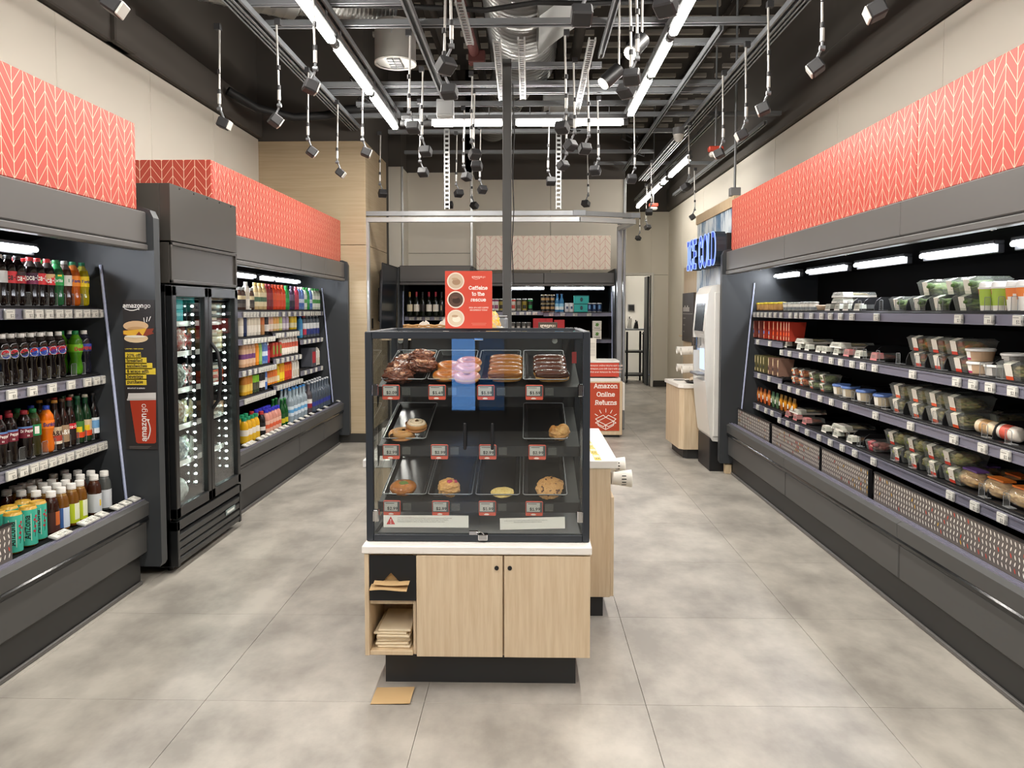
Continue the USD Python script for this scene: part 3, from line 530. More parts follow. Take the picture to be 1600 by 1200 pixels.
def cooler(label, side, y0, y1, seams, shelves, ends, leds, yoff=0.0, header=None, guards=(), lip_tags=(), deck=.45, spots=(), hm='chevron_red_y', ret=None, top=2.02, low=True):
    A, rz = frame_of(side, yoff); TG = TAGS_L if side == 'L' else TAGS; o = lambda n, m, mt, par=None, **k: obj(n, m.xf(A), mt, par, **k)
    t = thing('open_cooler', label, 'refrigerated display')
    o('back_panel', MB().box(2.60, 2.68, y0, y1, .1, 1.98), 'interior', t); o('outer_shell', MB().box(2.68, 2.70, y0, y1, .05, top).box(1.82, 2.70, y0, y1, top - .03, top), 'charcoal', t)
    o('canopy_lining', MB().prism([(1.815, 1.85), (1.9, 1.89), (2.3, 1.90), (2.60, 1.80), (2.60, 1.98), (1.82, 1.98)], 'y', y0, y1), 'interior', t)
    o('deck', MB().box(1.86, 2.62, y0, y1, deck - .05, deck), 'interior', t)
    sm = [y0] + list(seams) + [y1]
    for a, b in zip(sm[:-1], sm[1:]):
        o('fascia_panel', MB().box(1.778, 1.818, a + .001, b - .001, 1.852, top, .006), 'charcoal_light', t)
        if low:
            o('lower_panel', MB().box(1.815, 1.9, a + .0015, b - .0015, .18, .355, .008), 'charcoal', t)
            o('upper_panel', MB().prism([(1.805, .385), (1.80, .455), (1.83, .472), (1.93, .44), (1.93, .385)], 'y', a + .0015, b - .0015), 'charcoal', t)
    o('canopy_lip', MB().box(1.772, 1.835, y0, y1, 1.815, 1.848, .006), 'charcoal_light', t)
    if low:
        o('kick_plate', MB().box(1.86, 1.9, y0, y1, 0.002, .2), 'kick', t); o('base_trim', MB().box(1.846, 1.859, y0, y1, 0.001, .022, .003), 'charcoal_light', t); o('bumper', MB().box(1.80, 1.88, y0, y1, .352, .388, .012), 'black_gloss', t)
        o('lip_rail', MB().prism([(1.825, .474), (1.90, .452), (1.90, .444), (1.825, .464)], 'y', y0, y1).box(1.845, 1.85, y0, y1, .466, .474).box(1.87, 1.875, y0, y1, .459, .467), 'rail', t)
    for a, b in ends:
        pr = [(1.74, .12), (1.75, .10), (2.7, .10), (2.7, 2.045), (1.80, 2.045), (1.76, 2.03), (1.742, 1.99)]
        e = o('end_panel', MB().prism(pr, 'y', a, b), 'slate', t)
        s_ = (a - .006) if abs(b - max(y0, y1)) < .2 else (b + .006)
        g = MB().cyl((2.03, s_, 1.74), (1.925, s_, .47), .008, 6)
        o('edge_strip', g, 'strip_glow', e)
        for fy in (1.95, 2.5): o('leg', MB().box(fy - .04, fy + .04, a + .005, b - .005, 0, .1), 'black', e)
    for a, b in leds:
        l = o('lamp_bar', MB().box(2.185, 2.235, a, b, 1.809, 1.83, .004).box(2.205, 2.235, a, b, 1.768, 1.81, .003), 'black', t); o('led_tube', MB().cyl((2.19, a + .01, 1.797), (2.19, b - .01, 1.797), .012, 8), 'case_glow', l)
    for y in spots:
        l = o('canopy_spot', MB().cyl((1.93, y, 1.885), (1.93, y, 1.865), .018, 10), 'black', t); o('spot_head', MB().cyl((1.915, y - .01, 1.872), (1.94, y + .012, 1.838), .014, 10), 'chrome', l)
    if header:
        hs = [header[0]] + [s for s in seams if header[0] + .3 < s < header[1] - .3] + [header[1]] if len(header) == 2 else list(header)
        for a, b in zip(hs[:-1], hs[1:]): o('header_panel', MB().box(1.828, 1.845, a + .001, b - .001, 2.032, 2.485, .003), hm, t)
        if ret: o('header_return', MB().box(1.829, 2.66, ret, ret + .017, 2.032, 2.485, .003), 'chevron_red_x', t)
    for i, (a, b) in enumerate(guards):
        g = o('guard_panel', MB().box(1.895, 1.905, a + .004, b - .004, .455, .612, .003), 'guard_grey', t)
        o('guard_rim', MB().box(1.892, 1.908, a + .004, b - .004, .607, .614).box(1.89, 1.91, a, a + .008, .45, .614), 'black', g); o('dash_print', dash_print(a + .012, b - .012, .468, .602), 'vc_print', g)
    for y in lip_tags: o('price_tag', MB('#e6e4da').put(TG[0], T(1.862, y, .478, 0, 0, 1.3)), 'vc_print', t)
    k = 0
    for (a, b, z, tags, stops, fins) in shelves:
        sh = o('shelf', MB().box(2.045, 2.60, a, b, z + .012, z + .034, .004).box(2.06, 2.075, a, b, z + .034, z + .04), 'black', t)
        o('price_rail', MB().box(2.036, 2.046, a + .002, b - .002, z - .024, z + .024, .002).box(2.032, 2.037, a + .002, b - .002, z + .016, z + .024).box(2.032, 2.037, a + .002, b - .002, z - .024, z - .017), 'rail', sh)
        for i, y in enumerate(tags): o('price_tag', MB().put(TG[(i * 3 + k) % 4], T(2.034, y, z)), 'vc_print', sh)
        for y in stops: o('front_stop', MB().put(STOP, T(2.066, y, z + .042)), 'acrylic', sh), o('stop_rim', MB().put(RIM, T(2.066, y, z + .042)), 'stop_grey', sh)
        for y in fins: o('divider', MB().put(fin(.28, .085), T(2.085, y, z + .035)), 'black', sh)
        k += 1
    return t
Lx, Rx = -2.31, 2.05
ly = lambda pxs, py: [yat(p, Lx, py) for p in pxs]
ry = lambda pxs, py: [yat(p, Rx, py) for p in pxs]
NL_T = [(ly([7, 37, 53, 69, 85, 99, 115, 128, 141, 154], 490)), ly([10, 43, 74, 104, 130, 144, 157], 600), ly([9, 28, 45, 59, 74, 88, 102, 116, 128, 139, 151, 161], 715)]
ROW1, ROW2, ROW3 = [-2, 13, 27.5, 46.7, 59, 73.7, 87.7, 100.7, 114, 128], [3, 17, 33, 48, 63, 78, 92, 118.5, 132], [-2, 14.7, 38, 52, 73, 86, 98, 109, 122, 134, 146]
sy = lambda pxs, py: [yat(p, -2.33, py) - .02 for p in pxs]
cooler('long charcoal open cooler full of soda bottles, nearest on the left', 'L', -1.5, 4.135, [.75, 2.44], [
    (-1.4, 4.13, 1.48, [2.0, 2.3, 2.6, 2.9] + NL_T[0], sy(ROW1, 470), []), (-1.4, 4.13, 1.124, [2.1, 2.5, 2.9] + NL_T[1], sy(ROW2, 600), []), (-1.4, 4.13, .768, NL_T[2], sy(ROW3, 700), [])],
    [(4.135, 4.2)], [(-.8, .6), (.8, 2.2), (2.25, 3.85)], header=(-1.5, .75, 2.44, 4.135), guards=((1.2, 2.2), (2.2, 3.16)),
    lip_tags=[yat(p, -2.12, 800) for p in (88, 99, 132, 144, 159, 183, 196, 210, 222)], spots=(3.25, 3.6, 2.6))
FT = [ly([378, 383, 388, 393, 398, 405, 410, 415, 420, 424, 429, 439, 448, 457, 465, 472, 476, 479, 483, 486, 490, 493, 496, 502], 488),
      ly([378, 384, 390, 395, 400, 405, 410, 416, 420, 424], 530), ly([429, 433, 438, 446, 450, 454, 458, 462], 523), ly([473, 480, 487, 494, 500, 504], 534),
      ly([377, 386, 395, 402, 406, 410, 414, 418, 422, 426], 580), ly([430, 438, 446, 453, 460, 466], 562), ly([474, 483, 491, 500], 585),
      ly([380, 384, 388, 392, 396, 400, 404, 408, 413, 417, 421, 425], 628), ly([431, 435, 440, 444, 448, 452, 456, 460, 464, 468], 605)]
cooler('charcoal open cooler of small drinks beyond the black glass fridge', 'L', 5.3, 8.6, [6.95, 7.8], [
    (5.32, 8.6, 1.46, FT[0], [], []), (5.32, 6.93, 1.24, FT[1], [], []), (6.95, 7.76, 1.265, FT[2], [], []), (7.78, 8.6, 1.171, FT[3], [], []),
    (5.32, 6.93, .985, FT[4], [], []), (6.95, 7.76, 1.03, FT[5], [], []), (7.78, 8.6, .855, FT[6], [], []), (5.32, 6.93, .756, FT[7], [], []), (6.95, 7.76, .785, FT[8], [], [])],
    [(8.6, 8.665)], [(5.4, 6.2), (6.25, 6.95), (7.1, 7.5), (7.55, 8.3)], header=(5.14, 7.02, 8.64), ret=5.123, lip_tags=[yat(p, -2.12, 690) for p in (384, 390, 395, 406, 413, 420, 427, 434, 441, 447, 455, 464, 472, 480, 488, 500, 510, 530)], spots=(5.9, 7.6))
RT_ = [ry([1178, 1183, 1189, 1195, 1201, 1208, 1216, 1225, 1240, 1249, 1257, 1273, 1289, 1303, 1319, 1337, 1376, 1506, 1554, 1600], 490), ry([1178, 1188, 1207], 535), ry([1225, 1238, 1256, 1269, 1287, 1304, 1319, 1337, 1354, 1373, 1433, 1503, 1529, 1556, 1592], 575),
       ry([1177, 1190, 1206], 588), ry([1222, 1237, 1251, 1267, 1286, 1304, 1326, 1374, 1430, 1499, 1545, 1582], 650), ry([1175, 1188, 1201, 1211], 635), ry([1221, 1234, 1249, 1265, 1284, 1302, 1321, 1341, 1371, 1494, 1533, 1577], 720)]
fy = lambda pxs, py: [yat(p, 2.1, py) for p in pxs]
E_ = 1.4
cooler('very long charcoal open cooler of salads and snacks along the right wall', 'R', 1.3, 7.07, [2.1, 3.79, 5.48], [
    (E_, 7.05, 1.456, RT_[0], fy([1555, 1577, 1598, 1318, 1335, 1352, 1386, 1412, 1442, 1480], 475), fy([1335, 1352, 1370, 1420, 1450, 1488, 1558, 1580], 475)), (6.29, 7.05, 1.215, RT_[1], [], []), (E_, 6.27, 1.158, RT_[2], fy([1308, 1328, 1344, 1360, 1381, 1413, 1444, 1479, 1548, 1575], 560), fy([1312, 1350, 1370, 1420, 1450, 1480, 1552, 1580], 560)),
    (6.29, 7.05, .918, RT_[3], [], []), (E_, 6.27, .882, RT_[4], fy([1322, 1341, 1365, 1390, 1410, 1440, 1472, 1552, 1590], 630), fy([1323, 1338, 1364, 1416, 1446, 1478, 1558], 630)), (6.29, 7.05, .638, RT_[5], [], []), (E_, 6.27, .607, RT_[6], fy([1310, 1333, 1350, 1405, 1434, 1466, 1548, 1588], 700), fy([1312, 1335, 1352, 1410, 1438, 1470, 1550], 700))],
    [(7.07, 7.135)], [(6.4, 7.0), (5.45, 6.2), (4.6, 5.3), (3.72, 4.42), (2.2, 3.6)], header=(1.3, 3.75, 5.48, 7.1), guards=((6.1, 7.05), (5.05, 6.06), (4.32, 5.03), (2.86, 4.27), (1.35, 2.84)), spots=(6.6, 4.8, 3.3, 2.6))
bc = lambda xs: [-at(p, 490, Y=10.45)[0] for p in xs]
cooler('charcoal open cooler of canned drinks under the pale chevron panel at the back', 'B', -1.14, .70, [-.2], [
    (-1.14, -.2, 1.435, bc([862, 880, 900, 922]), [], []), (-.2, .68, 1.45, bc([802, 815, 826, 836]), [], []), (-1.14, -.2, 1.07, bc([905, 930]), [], []), (-.2, .68, 1.15, [], [], [])],
    [(-1.205, -1.14)], [(-1.05, -.3), (-.22, .35)], yoff=8.6, header=(-1.09, .70), hm='chevron_pink_x', top=1.99, spots=(-.25, -.8))
cooler('charcoal open wine shelf at the back left, beside the television', 'B', .72, 1.64, [], [(.74, 1.62, 1.385, [-at(p, 505, Y=9.95)[0] for p in (640, 652, 665, 680, 692)], [], []), (.74, 1.62, 1.0, [], [], [])],
    [(.70, .74), (1.64, 1.66)], [], yoff=8.1, top=2.06)

# ---------------------------------------------------------------- goods: one builder for each kind, then copies
KIND, FIRST = {}, {}
def kind(key, name, cat, desc, fn): KIND[key] = (name, cat, desc, fn)
def place(key, loc, rz, label, group):
    name, cat, desc, fn = KIND[key]
    n = len(label.split())
    if key in FIRST: return dup(FIRST[key], name, label, cat, group, loc, rz)
    t = FIRST[key] = thing(name, label, cat, group, loc, rz)
    for pn, mb, mt in fn(): obj(pn, mb, mt, t)
    return t
def label_mesh(R, z0, z1, fn, n=40, rows=6):
    """A wrapped label coloured by fn(u, v): u from -1 to 1 round the front, v from 0 to 1 upwards."""
    a = np.linspace(-math.pi, math.pi, n + 1); z = np.linspace(z0, z1, rows + 1); R = np.interp(z, *np.array(R).T) if np.ndim(R) else np.full(rows + 1, R)
    v, cc = [], []
    f = []
    for j in range(rows):
        for i in range(n):
            k = len(v); col = C(fn((a[i] + a[i + 1]) / 2 / math.pi, (j + .5) / rows))
            for (ii, jj) in ((i, j), (i + 1, j), (i + 1, j + 1), (i, j + 1)):
                v.append((R[jj] * math.sin(a[ii]), -R[jj] * math.cos(a[ii]), z[jj])); cc.append(col)
            f.append((k, k + 1, k + 2, k + 3))
    m = MB(); m.add(v, f, True, np.array(cc)); v = np.array(v); nn = np.array([v[:, 0], v[:, 1], 0 * v[:, 0]]).T; m.N[-1] = nn / np.linalg.norm(nn, axis=1, keepdims=True)
    return m
PROF = {  # (radius, height) up to the neck, neck radius, total height, label band, fill height
    'soda': ([(.0, 0), (.024, 0), (.032, .01), (.0335, .045), (.0305, .075), (.034, .098), (.034, .155), (.027, .185), (.015, .205), (.0125, .212)], .0155, .226, (.1, .153), .182),
    'hips': ([(.0, 0), (.025, 0), (.031, .012), (.033, .04), (.0255, .085), (.033, .12), (.035, .15), (.031, .18), (.016, .205), (.0125, .212)], .0155, .228, (.118, .158), .19),
    'tea': ([(.0, 0), (.029, 0), (.033, .008), (.033, .115), (.0335, .125), (.030, .15), (.02, .175), (.0185, .182)], .021, .205, (.015, .11), .165),
    'glass': ([(.0, 0), (.028, 0), (.03, .008), (.03, .13), (.024, .165), (.0135, .195), (.0125, .236)], .0145, .246, (.03, .115), .2),
    'juice': ([(.0, 0), (.026, 0), (.028, .006), (.028, .12), (.024, .145), (.017, .158), (.0165, .164)], .019, .184, (.02, .115), .15),
    'tall': ([(.0, 0), (.029, 0), (.031, .008), (.031, .16), (.026, .19), (.015, .205), (.0145, .212)], .0175, .232, (.03, .15), .19),
    'wine': ([(.0, 0), (.035, 0), (.037, .006), (.037, .19), (.03, .215), (.0145, .24), (.0135, .30)], .0148, .312, (.06, .15), .2)}
def bottle(prof, liq, cap, lab=None, deco=None, clear=None, capz=None):
    def fn():
        P, rn, H, band, fill = PROF[prof]; P = np.array(P); zt = P[-1, 1]; low = [tuple(p) for p in P if p[1] <= fill]; hi = [tuple(p) for p in P if p[1] > fill]
        rf = float(np.interp(fill, P[:, 1], P[:, 0])); out = []
        out.append(('body', MB(liq).lathe(low + [(rf, fill)], 20), 'vc_bottle'))
        out.append(('neck', MB(clear or liq).lathe([(rf, fill)] + hi, 20), 'vc_bottle'))
        z0 = zt if capz is None else capz
        c = MB(cap).lathe([(rn, z0), (rn, H - .002), (rn - .002, H), (0, H)], 18).lathe([(rn + .001, z0 - .004), (rn + .001, z0 - .001)], 18)
        out.append(('cap', c, 'vc_print'))
        if lab:
            zz = np.linspace(band[0], band[1], 7); Rz = [(z, float(np.interp(z, P[:, 1], P[:, 0])) + .0006) for z in zz]
            m = label_mesh(Rz, band[0], band[1], lab if callable(lab) else (lambda u, v: lab))
            if deco: deco(m, max(r for _, r in Rz) + .0008, (band[0] + band[1]) / 2)
            out.append(('label', m, 'vc_print'))
        return out
    return fn
def txt(s, h, col, dz=0, vert=False, a0=0.0, bold=True, sx=1.0):
    def d(m, R, zc): m.c(col); wrap(m, affinity.scale(lettering(s, h, bold), sx, 1, origin=(0, 0)), R, zc + dz, a0, vert)
    return d
def many(*ds):
    def d(m, R, zc):
        for q in ds: q(m, R, zc)
    return d
def globe(r, a0=0.2):
    c = Point(0, 0).buffer(r, 10); w = Polygon([(-r * 1.2, -r * .15), (-r * .4, r * .05), (r * .3, r * .35), (r * 1.2, r * .45), (r * 1.2, -r * .05), (r * .4, -r * .25), (-r * .3, -r * .45), (-r * 1.2, -r * .4)])
    def d(m, R, zc):
        for col, sh, e in (('#efeeea', c.buffer(r * .1), 0), ('#c8202f', c.intersection(Polygon([(-2 * r, 2 * r), (2 * r, 2 * r), (2 * r, .45 * r), (.3 * r, .35 * r), (-.4 * r, .05 * r), (-2 * r, -.2 * r)])), .0004), ('#1d3f9a', c.intersection(Polygon([(-2 * r, -2 * r), (2 * r, -2 * r), (2 * r, 0), (.4 * r, -.25 * r), (-.3 * r, -.45 * r), (-2 * r, -.5 * r)])), .0004)):
            m.c(col)
            for g in getattr(sh, 'geoms', [sh]):
                v, f = trimesh.creation.triangulate_polygon(g, engine='earcut'); f = np.asarray(f); x = v[f]
                ar = (x[:, 1, 0] - x[:, 0, 0]) * (x[:, 2, 1] - x[:, 0, 1]) - (x[:, 1, 1] - x[:, 0, 1]) * (x[:, 2, 0] - x[:, 0, 0]); f = np.where((ar > 0)[:, None], f, f[:, ::-1]); a = v[:, 0] / R + a0
                m.add(np.stack([(R + e) * np.sin(a), -(R + e) * np.cos(a), zc + v[:, 1]], 1), f)
    return d
def can(body, lid='#b9b9b6', deco=None, H=.122, R=.033, fn_=None):
    def fn():
        m = label_mesh(R, .008, H - .012, fn_ or (lambda u, v: body), 32, 6)
        if deco: deco(m, R + .0006, H / 2)
        return [('body', m, 'vc_gloss'), ('base', MB(lid).lathe([(0, .004), (R - .006, 0), (R, .008)], 20), 'vc_gloss'),
                ('lid', MB(lid).lathe([(R, H - .012), (R - .005, H - .001), (R - .007, H), (R - .009, H - .005), (0, H - .005)], 20), 'vc_gloss'),
                ('pull_tab', MB(lid).box(-.006, .006, -.016, .006, H - .005, H - .003), 'vc_gloss')]
    return fn
def carton(body, cap, deco=None, W=.07, D=.07, H=.2, gable=True, band=None):
    def fn():
        m = MB(body); hb = H * .78 if gable else H
        m.box(-W / 2, W / 2, -D / 2, D / 2, 0, hb, .002)
        if gable: m.prism([(-D / 2, hb), (D / 2, hb), (.004, H), (-.004, H)], 'x', -W / 2, W / 2)
        out = [('body', m, 'vc_print')]
        if band or deco:
            q = MB(band or body).flat(sbox(-W / 2 + .003, .02, W / 2 - .003, hb * .55), (0, -D / 2 - .0005, 0), (1, 0, 0), (0, 0, 1))
            if deco: q.c(deco[1]).flat(centred(lettering(deco[0], deco[2], True), 0, hb * .72), (0, -D / 2 - .001, 0), (1, 0, 0), (0, 0, 1))
            out.append(('front_print', q, 'vc_print'))
        if cap: out.append(('cap', MB(cap).cyl((0, -D * .22, hb + .0), (0, -D * .26, hb + .03), .013, 12), 'vc_print'))
        return out
    return fn
def clam(food, lab='#e7e3d6', end='#d8452c', W=.165, D=.17, H=.081, seed=0):
    """A clear tapered salad bowl with a lid, its food, and a paper band running down the front."""
    def fn():
        t, b = .5, .425
        def ring(k, z): return [(-W * k, -D * k, z), (W * k, -D * k, z), (W * k, D * k, z), (-W * k, D * k, z)]
        q = [(0, 1, 5, 4), (1, 2, 6, 5), (2, 3, 7, 6), (3, 0, 4, 7)]
        m = MB().add(ring(b, 0) + ring(t, H * .8), q).add(ring(b, 0), [(3, 2, 1, 0)]); l = MB().add(ring(t + .015, H * .8) + ring(t + .015, H * .86), q).add(ring(t, H * .86) + ring(t - .07, H), q).add(ring(t - .07, H), [(0, 1, 2, 3)])
        fm = MB(); r = random.Random(seed)
        fm.blob((0, 0, H * .40), (W * .46, D * .45, H * .40), 3, .22, 22, seed, food)
        for i in range(5): fm.blob((r.uniform(-.3, .3) * W, r.uniform(-.40, -.2) * D, H * r.uniform(.45, .7)), (.024, .02, .014), 1, .4, 9, seed + i, [food[i % len(food)]])
        w = .026; y0, y1 = -D * b - .0015, -D * t - .004
        g = MB(lab).add([(-w, y0 + (y1 - y0) * .24, H * .19), (w, y0 + (y1 - y0) * .24, H * .19), (w, y1, H * .83), (-w, y1, H * .83)], [(0, 1, 2, 3)]).add([(-w, y1, H * .83), (w, y1, H * .83), (w, -D * .30, H + .001), (-w, -D * .30, H + .001)], [(0, 1, 2, 3)])
        g.c(end).add([(-w, y0, 0), (w, y0, 0), (w, y0 + (y1 - y0) * .24, H * .19), (-w, y0 + (y1 - y0) * .24, H * .19)], [(0, 1, 2, 3)])
        g.c('#8d887e')
        for k in range(4):
            s = .4 + k * .1; yy = y0 + (y1 - y0) * s * .8 / .64 * .8 - .0012; g.add([(-w * .6, yy, H * s), (w * .6, yy, H * s), (w * .6, yy - .0004, H * s + .002), (-w * .6, yy - .0004, H * s + .002)], [(0, 1, 2, 3)])
        return [('bowl', m, 'clamshell'), ('lid', l, 'clamshell'), ('salad', fm, 'vc_matte'), ('paper_band', g, 'vc_print')]
    return fn
def pack(body, front, W=.09, D=.14, H=.045, food=('#6b4a35', '#a67c52'), lidc='#d9d7cf', seed=1):
    """A small tapered tray with a pale sleeve over its front end."""
    def fn():
        def ring(k, z, y0=-D / 2, y1=D / 2): return [(-W * k, y0, z), (W * k, y0, z), (W * k, y1, z), (-W * k, y1, z)]
        q = [(0, 1, 5, 4), (1, 2, 6, 5), (2, 3, 7, 6), (3, 0, 4, 7)]
        tray = MB(body).add(ring(.5, 0) + ring(.5, .012), q).add(ring(.5, 0), [(3, 2, 1, 0)]); dome = MB().add(ring(.5, .012) + ring(.38, H), q).add(ring(.38, H), [(0, 1, 2, 3)])
        sl = MB(front).add(ring(.50, .0, -D / 2 - .002, -D * .18) + ring(.385, H + .001, -D / 2 + .006, -D * .18), q[:2] + q[3:]).add(ring(.385, H + .001, -D / 2 + .006, -D * .18), [(0, 1, 2, 3)])
        sl.c('#77736b').flat(sbox(-W * .25, H * .35, W * .2, H * .42).union(sbox(-W * .25, H * .55, W * .25, H * .66)), (0, -D / 2 - .0022, 0), (1, 0, 0), (0, 0.13, 1))
        fd = MB().blob((0, .01, .02), (W * .36, D * .4, H * .3), 2, .3, 12, seed, food)
        return [('tray', tray, 'vc_gloss'), ('dome_lid', dome, 'clamshell'), ('food', fd, 'vc_matte'), ('sleeve', sl, 'vc_print')]
    return fn
def tub(body, lid, R=.055, H=.055, lab=None):
    def fn():
        o = [('cup', MB(body).lathe([(0, 0), (R * .82, 0), (R * .97, H * .82)], 22), 'vc_gloss'), ('lid', MB(lid).lathe([(R * 1.03, H * .78), (R * 1.05, H * .82), (R * 1.05, H * .95), (R * .95, H), (R * .9, H * .93), (0, H * .93)], 22), 'vc_gloss')]
        if lab: o.append(('label', label_mesh([(H * .1, R * .85), (H * .75, R * .97)], H * .1, H * .75, lab, 24, 4), 'vc_print'))
        return o
    return fn
def cup(lab, lid='#ecebe6'):
    def fn():
        m = label_mesh([(.0, .034), (.1, .045)], .0, .1, lab, 30, 8)
        return [('cup', m, 'vc_print'), ('rim', MB(lid).lathe([(.0465, .1), (.048, .104), (.048, .108)], 22), 'vc_gloss'), ('lid', MB(lid).lathe([(.048, .108), (.044, .111), (.042, .128), (.036, .132), (.0, .13)], 22), 'vc_gloss')]
    return fn
def wedge(face, band, win, W=.03, D=.11, H=.125):
    def fn():
        m = MB(face).prism([(-D / 2, 0), (D / 2, 0), (D / 2 + .02, H), (-D / 2, H)], 'x', -W / 2, W / 2)
        p = MB(band).flat(sbox(-W * .5, H * .28, W * .5, H * .45), (0, -D / 2 - .0006, 0), (1, 0, 0), (0, 0, 1)).c(win).flat(sbox(-W * .3, H * .55, W * .25, H * .95).union(sbox(-W * .3, H * .06, W * .3, H * .22)), (0, -D / 2 - .0006, 0), (1, 0, 0), (0, 0, 1))
        return [('box_body', m, 'vc_print'), ('front_print', p, 'vc_print')]
    return fn
def pouch(cols, W=.06, D=.035, H=.12, seed=2):
    def fn():
        v = []; n, r = 10, 6; import meshkit
        for j in range(r + 1):
            w = j / r; th = D / 2 * math.sin(math.pi * min(max(w, .04), .96)) ** .6
            for i in range(n):
                a = 2 * math.pi * i / n; v.append((W / 2 * math.copysign(abs(math.cos(a)) ** .7, math.cos(a)) * (1 - .05 * math.sin(math.pi * w)), th * math.sin(a), H * w))
        i = np.arange(n); j = (i + 1) % n; f = np.vstack([np.stack([k * n + i, k * n + j, k * n + n + j, k * n + n + i], 1) for k in range(r)]); cc = np.repeat([C(cols[min(k * len(cols) // (r + 1), len(cols) - 1)]) for k in range(r + 1)], n, 0)
        return [('bag', MB().add(v, f, True, cc), 'vc_gloss'), ('top_seal', MB(cols[-1]).box(-W / 2, W / 2, -.002, .002, H - .004, H + .008), 'vc_gloss'), ('label', MB('#e8e4d8').flat(sbox(-W * .25, H * .3, W * .25, H * .6), (0, -D / 2 - .002, 0), (1, 0, 0), (0, 0, 1)), 'vc_print')]
    return fn
def roll(body, band, L=.15, R=.034, ends='#e9e2d2'):
    def fn():
        t = MB().lathe([(0, -L / 2), (R * .7, -L / 2), (R, -L / 2 + .012), (R, L / 2 - .012), (R * .7, L / 2), (0, L / 2)], 18, cols=[ends, body, body, body, body, ends]); b = MB(band).lathe([(R + .001, -L * .18), (R + .001, L * .2)], 18)
        A = T(0, 0, R, 0, 0, math.pi / 2); return [('wrap', MB().put(t, A), 'vc_print'), ('band', MB().put(b, A), 'vc_print'), ('film_twist', MB().put(MB('#cfcac0').lathe([(R * .5, -L / 2 - .012), (R * .7, -L / 2)], 10), A), 'vc_gloss')]
    return fn
def flatbox(cols, W=.12, D=.12, H=.04):
    def fn():
        return [('box_body', MB(cols[0]).box(-W / 2, W / 2, -D / 2, D / 2, 0, H, .003), 'vc_print'), ('front_print', MB(cols[1]).flat(sbox(-W * .38, H * .2, W * .38, H * .8), (0, -D / 2 - .0006, 0), (1, 0, 0), (0, 0, 1)), 'vc_print')]
    return fn
def bread(cols, band, L=.2, seed=4):
    def fn():
        m = MB().blob((0, 0, .04), (L / 2, .05, .04), 3, .22, 10, seed, cols); return [('loaf', m, 'vc_bread'), ('film', MB().blob((0, 0, .042), (L / 2 + .006, .056, .046), 2), 'clamshell'), ('paper_label', MB(band).add([(-L * .3, -.02, .0885), (L * .3, -.02, .0885), (L * .3, .035, .086), (-L * .3, .035, .086)], [(0, 1, 2, 3)]).box(-L * .3, L * .3, -.022, .037, .080, .0882), 'vc_print')]
    return fn
# ---------------------------------------------------------------- soda cooler, near left
COLA, DARK = '#120806', '#0d0605'
kind('zero', 'soda_bottle', 'soda bottle', 'black-capped cola bottle, bright red label', bottle('soda', COLA, '#17171a', '#c9232c', txt('Coca-Cola', .024, '#151213', 0, False, .5, True, .62)))
kind('cherryzero', 'soda_bottle', 'soda bottle', 'black-capped cola bottle, dark red scripted label', bottle('soda', COLA, '#17171a', lambda u, v: '#2a0d12' if v > .62 else '#b3202a', txt('Coca-Cola', .024, '#f0ece4', -.002, False, .5, True, .62)))
kind('dietcola', 'soda_bottle', 'soda bottle', 'cola bottle with silver label', bottle('soda', COLA, '#d8d5cc', '#b9b9b6', None))
kind('cherry', 'soda_bottle', 'soda bottle', 'red-capped cola bottle, purple label', bottle('soda', COLA, '#c3262c', lambda u, v: '#3a1030' if v > .35 else '#7c1f4b', txt('Coca-Cola', .024, '#f3efe8', .004, False, .5, True, .62), '#4a4644'))
kind('coke', 'soda_bottle', 'soda bottle', 'red-capped cola bottle, plain red label', bottle('soda', COLA, '#c3262c', '#d3232a', txt('Coca-Cola', .024, '#f5f1ea', .004, False, .5, True, .62), '#4a4644'))
kind('vanilla', 'soda_bottle', 'soda bottle', 'red-capped cola bottle, red and cream label', bottle('soda', COLA, '#c3262c', lambda u, v: '#d2b27c' if v > .5 + u else '#d3232a', txt('Coca-Cola', .024, '#f5f1ea', -.004, False, .5, True, .62), '#4a4644'))
kind('sprite', 'soda_bottle', 'soda bottle', 'green lemon soda bottle', bottle('soda', '#1f5c33', '#157a3e', lambda u, v: '#e8d23a' if v > .8 and 0 < u < .2 else '#1d9a47', txt('Sprite', .014, '#eef4ec', -.004), '#3c8a55'))
kind('rootbeer', 'soda_bottle', 'soda bottle', 'grey-capped dark soda bottle, white label', bottle('soda', '#3d2018', '#8d8c88', lambda u, v: '#5f8a6a' if .1 < abs(u) < .16 and .3 < v < .7 else '#dcdad0', None, '#6b615c'))
kind('orange', 'soda_bottle', 'soda bottle', 'orange soda bottle with orange label', bottle('soda', '#b8560f', '#14704a', '#f08a18', txt('Fanta', .014, '#20307a', 0, False, .35), '#c0703a'))
kind('pine', 'soda_bottle', 'soda bottle', 'yellow soda bottle with yellow label', bottle('soda', '#a3960f', '#14704a', '#f0d21a', txt('Fanta', .014, '#20206a', 0, False, .45), '#b0a84a'))
R1 = ['dietcola', 'zero', 'cherryzero', 'cherry', 'coke', 'vanilla', 'sprite', 'rootbeer', 'orange', 'pine']
zs = {1: 1.52, 2: 1.164, 3: .808, 4: .452}
def row(keys, pxs, X, z, py, rz, where, grp, jig=0.0, back=0, dz=.075, start=0, words=None):
    """Stands one thing at each pixel's place along a shelf, with BACK more behind each."""
    sgn = -1 if X < 0 else 1
    for i, (k, px) in enumerate(zip(keys, pxs)):
        y = yat(px, X, py); name, cat, desc, fn = KIND[k]
        place(k, (X, y, z), rz, f'{desc}, {ORD[i + start]} from left {where}', grp)
        for b in range(back): place(k, (X + sgn * dz * (b + 1), y, z), rz, f'{desc}, behind the {ORD[i + start]} {where}', grp)
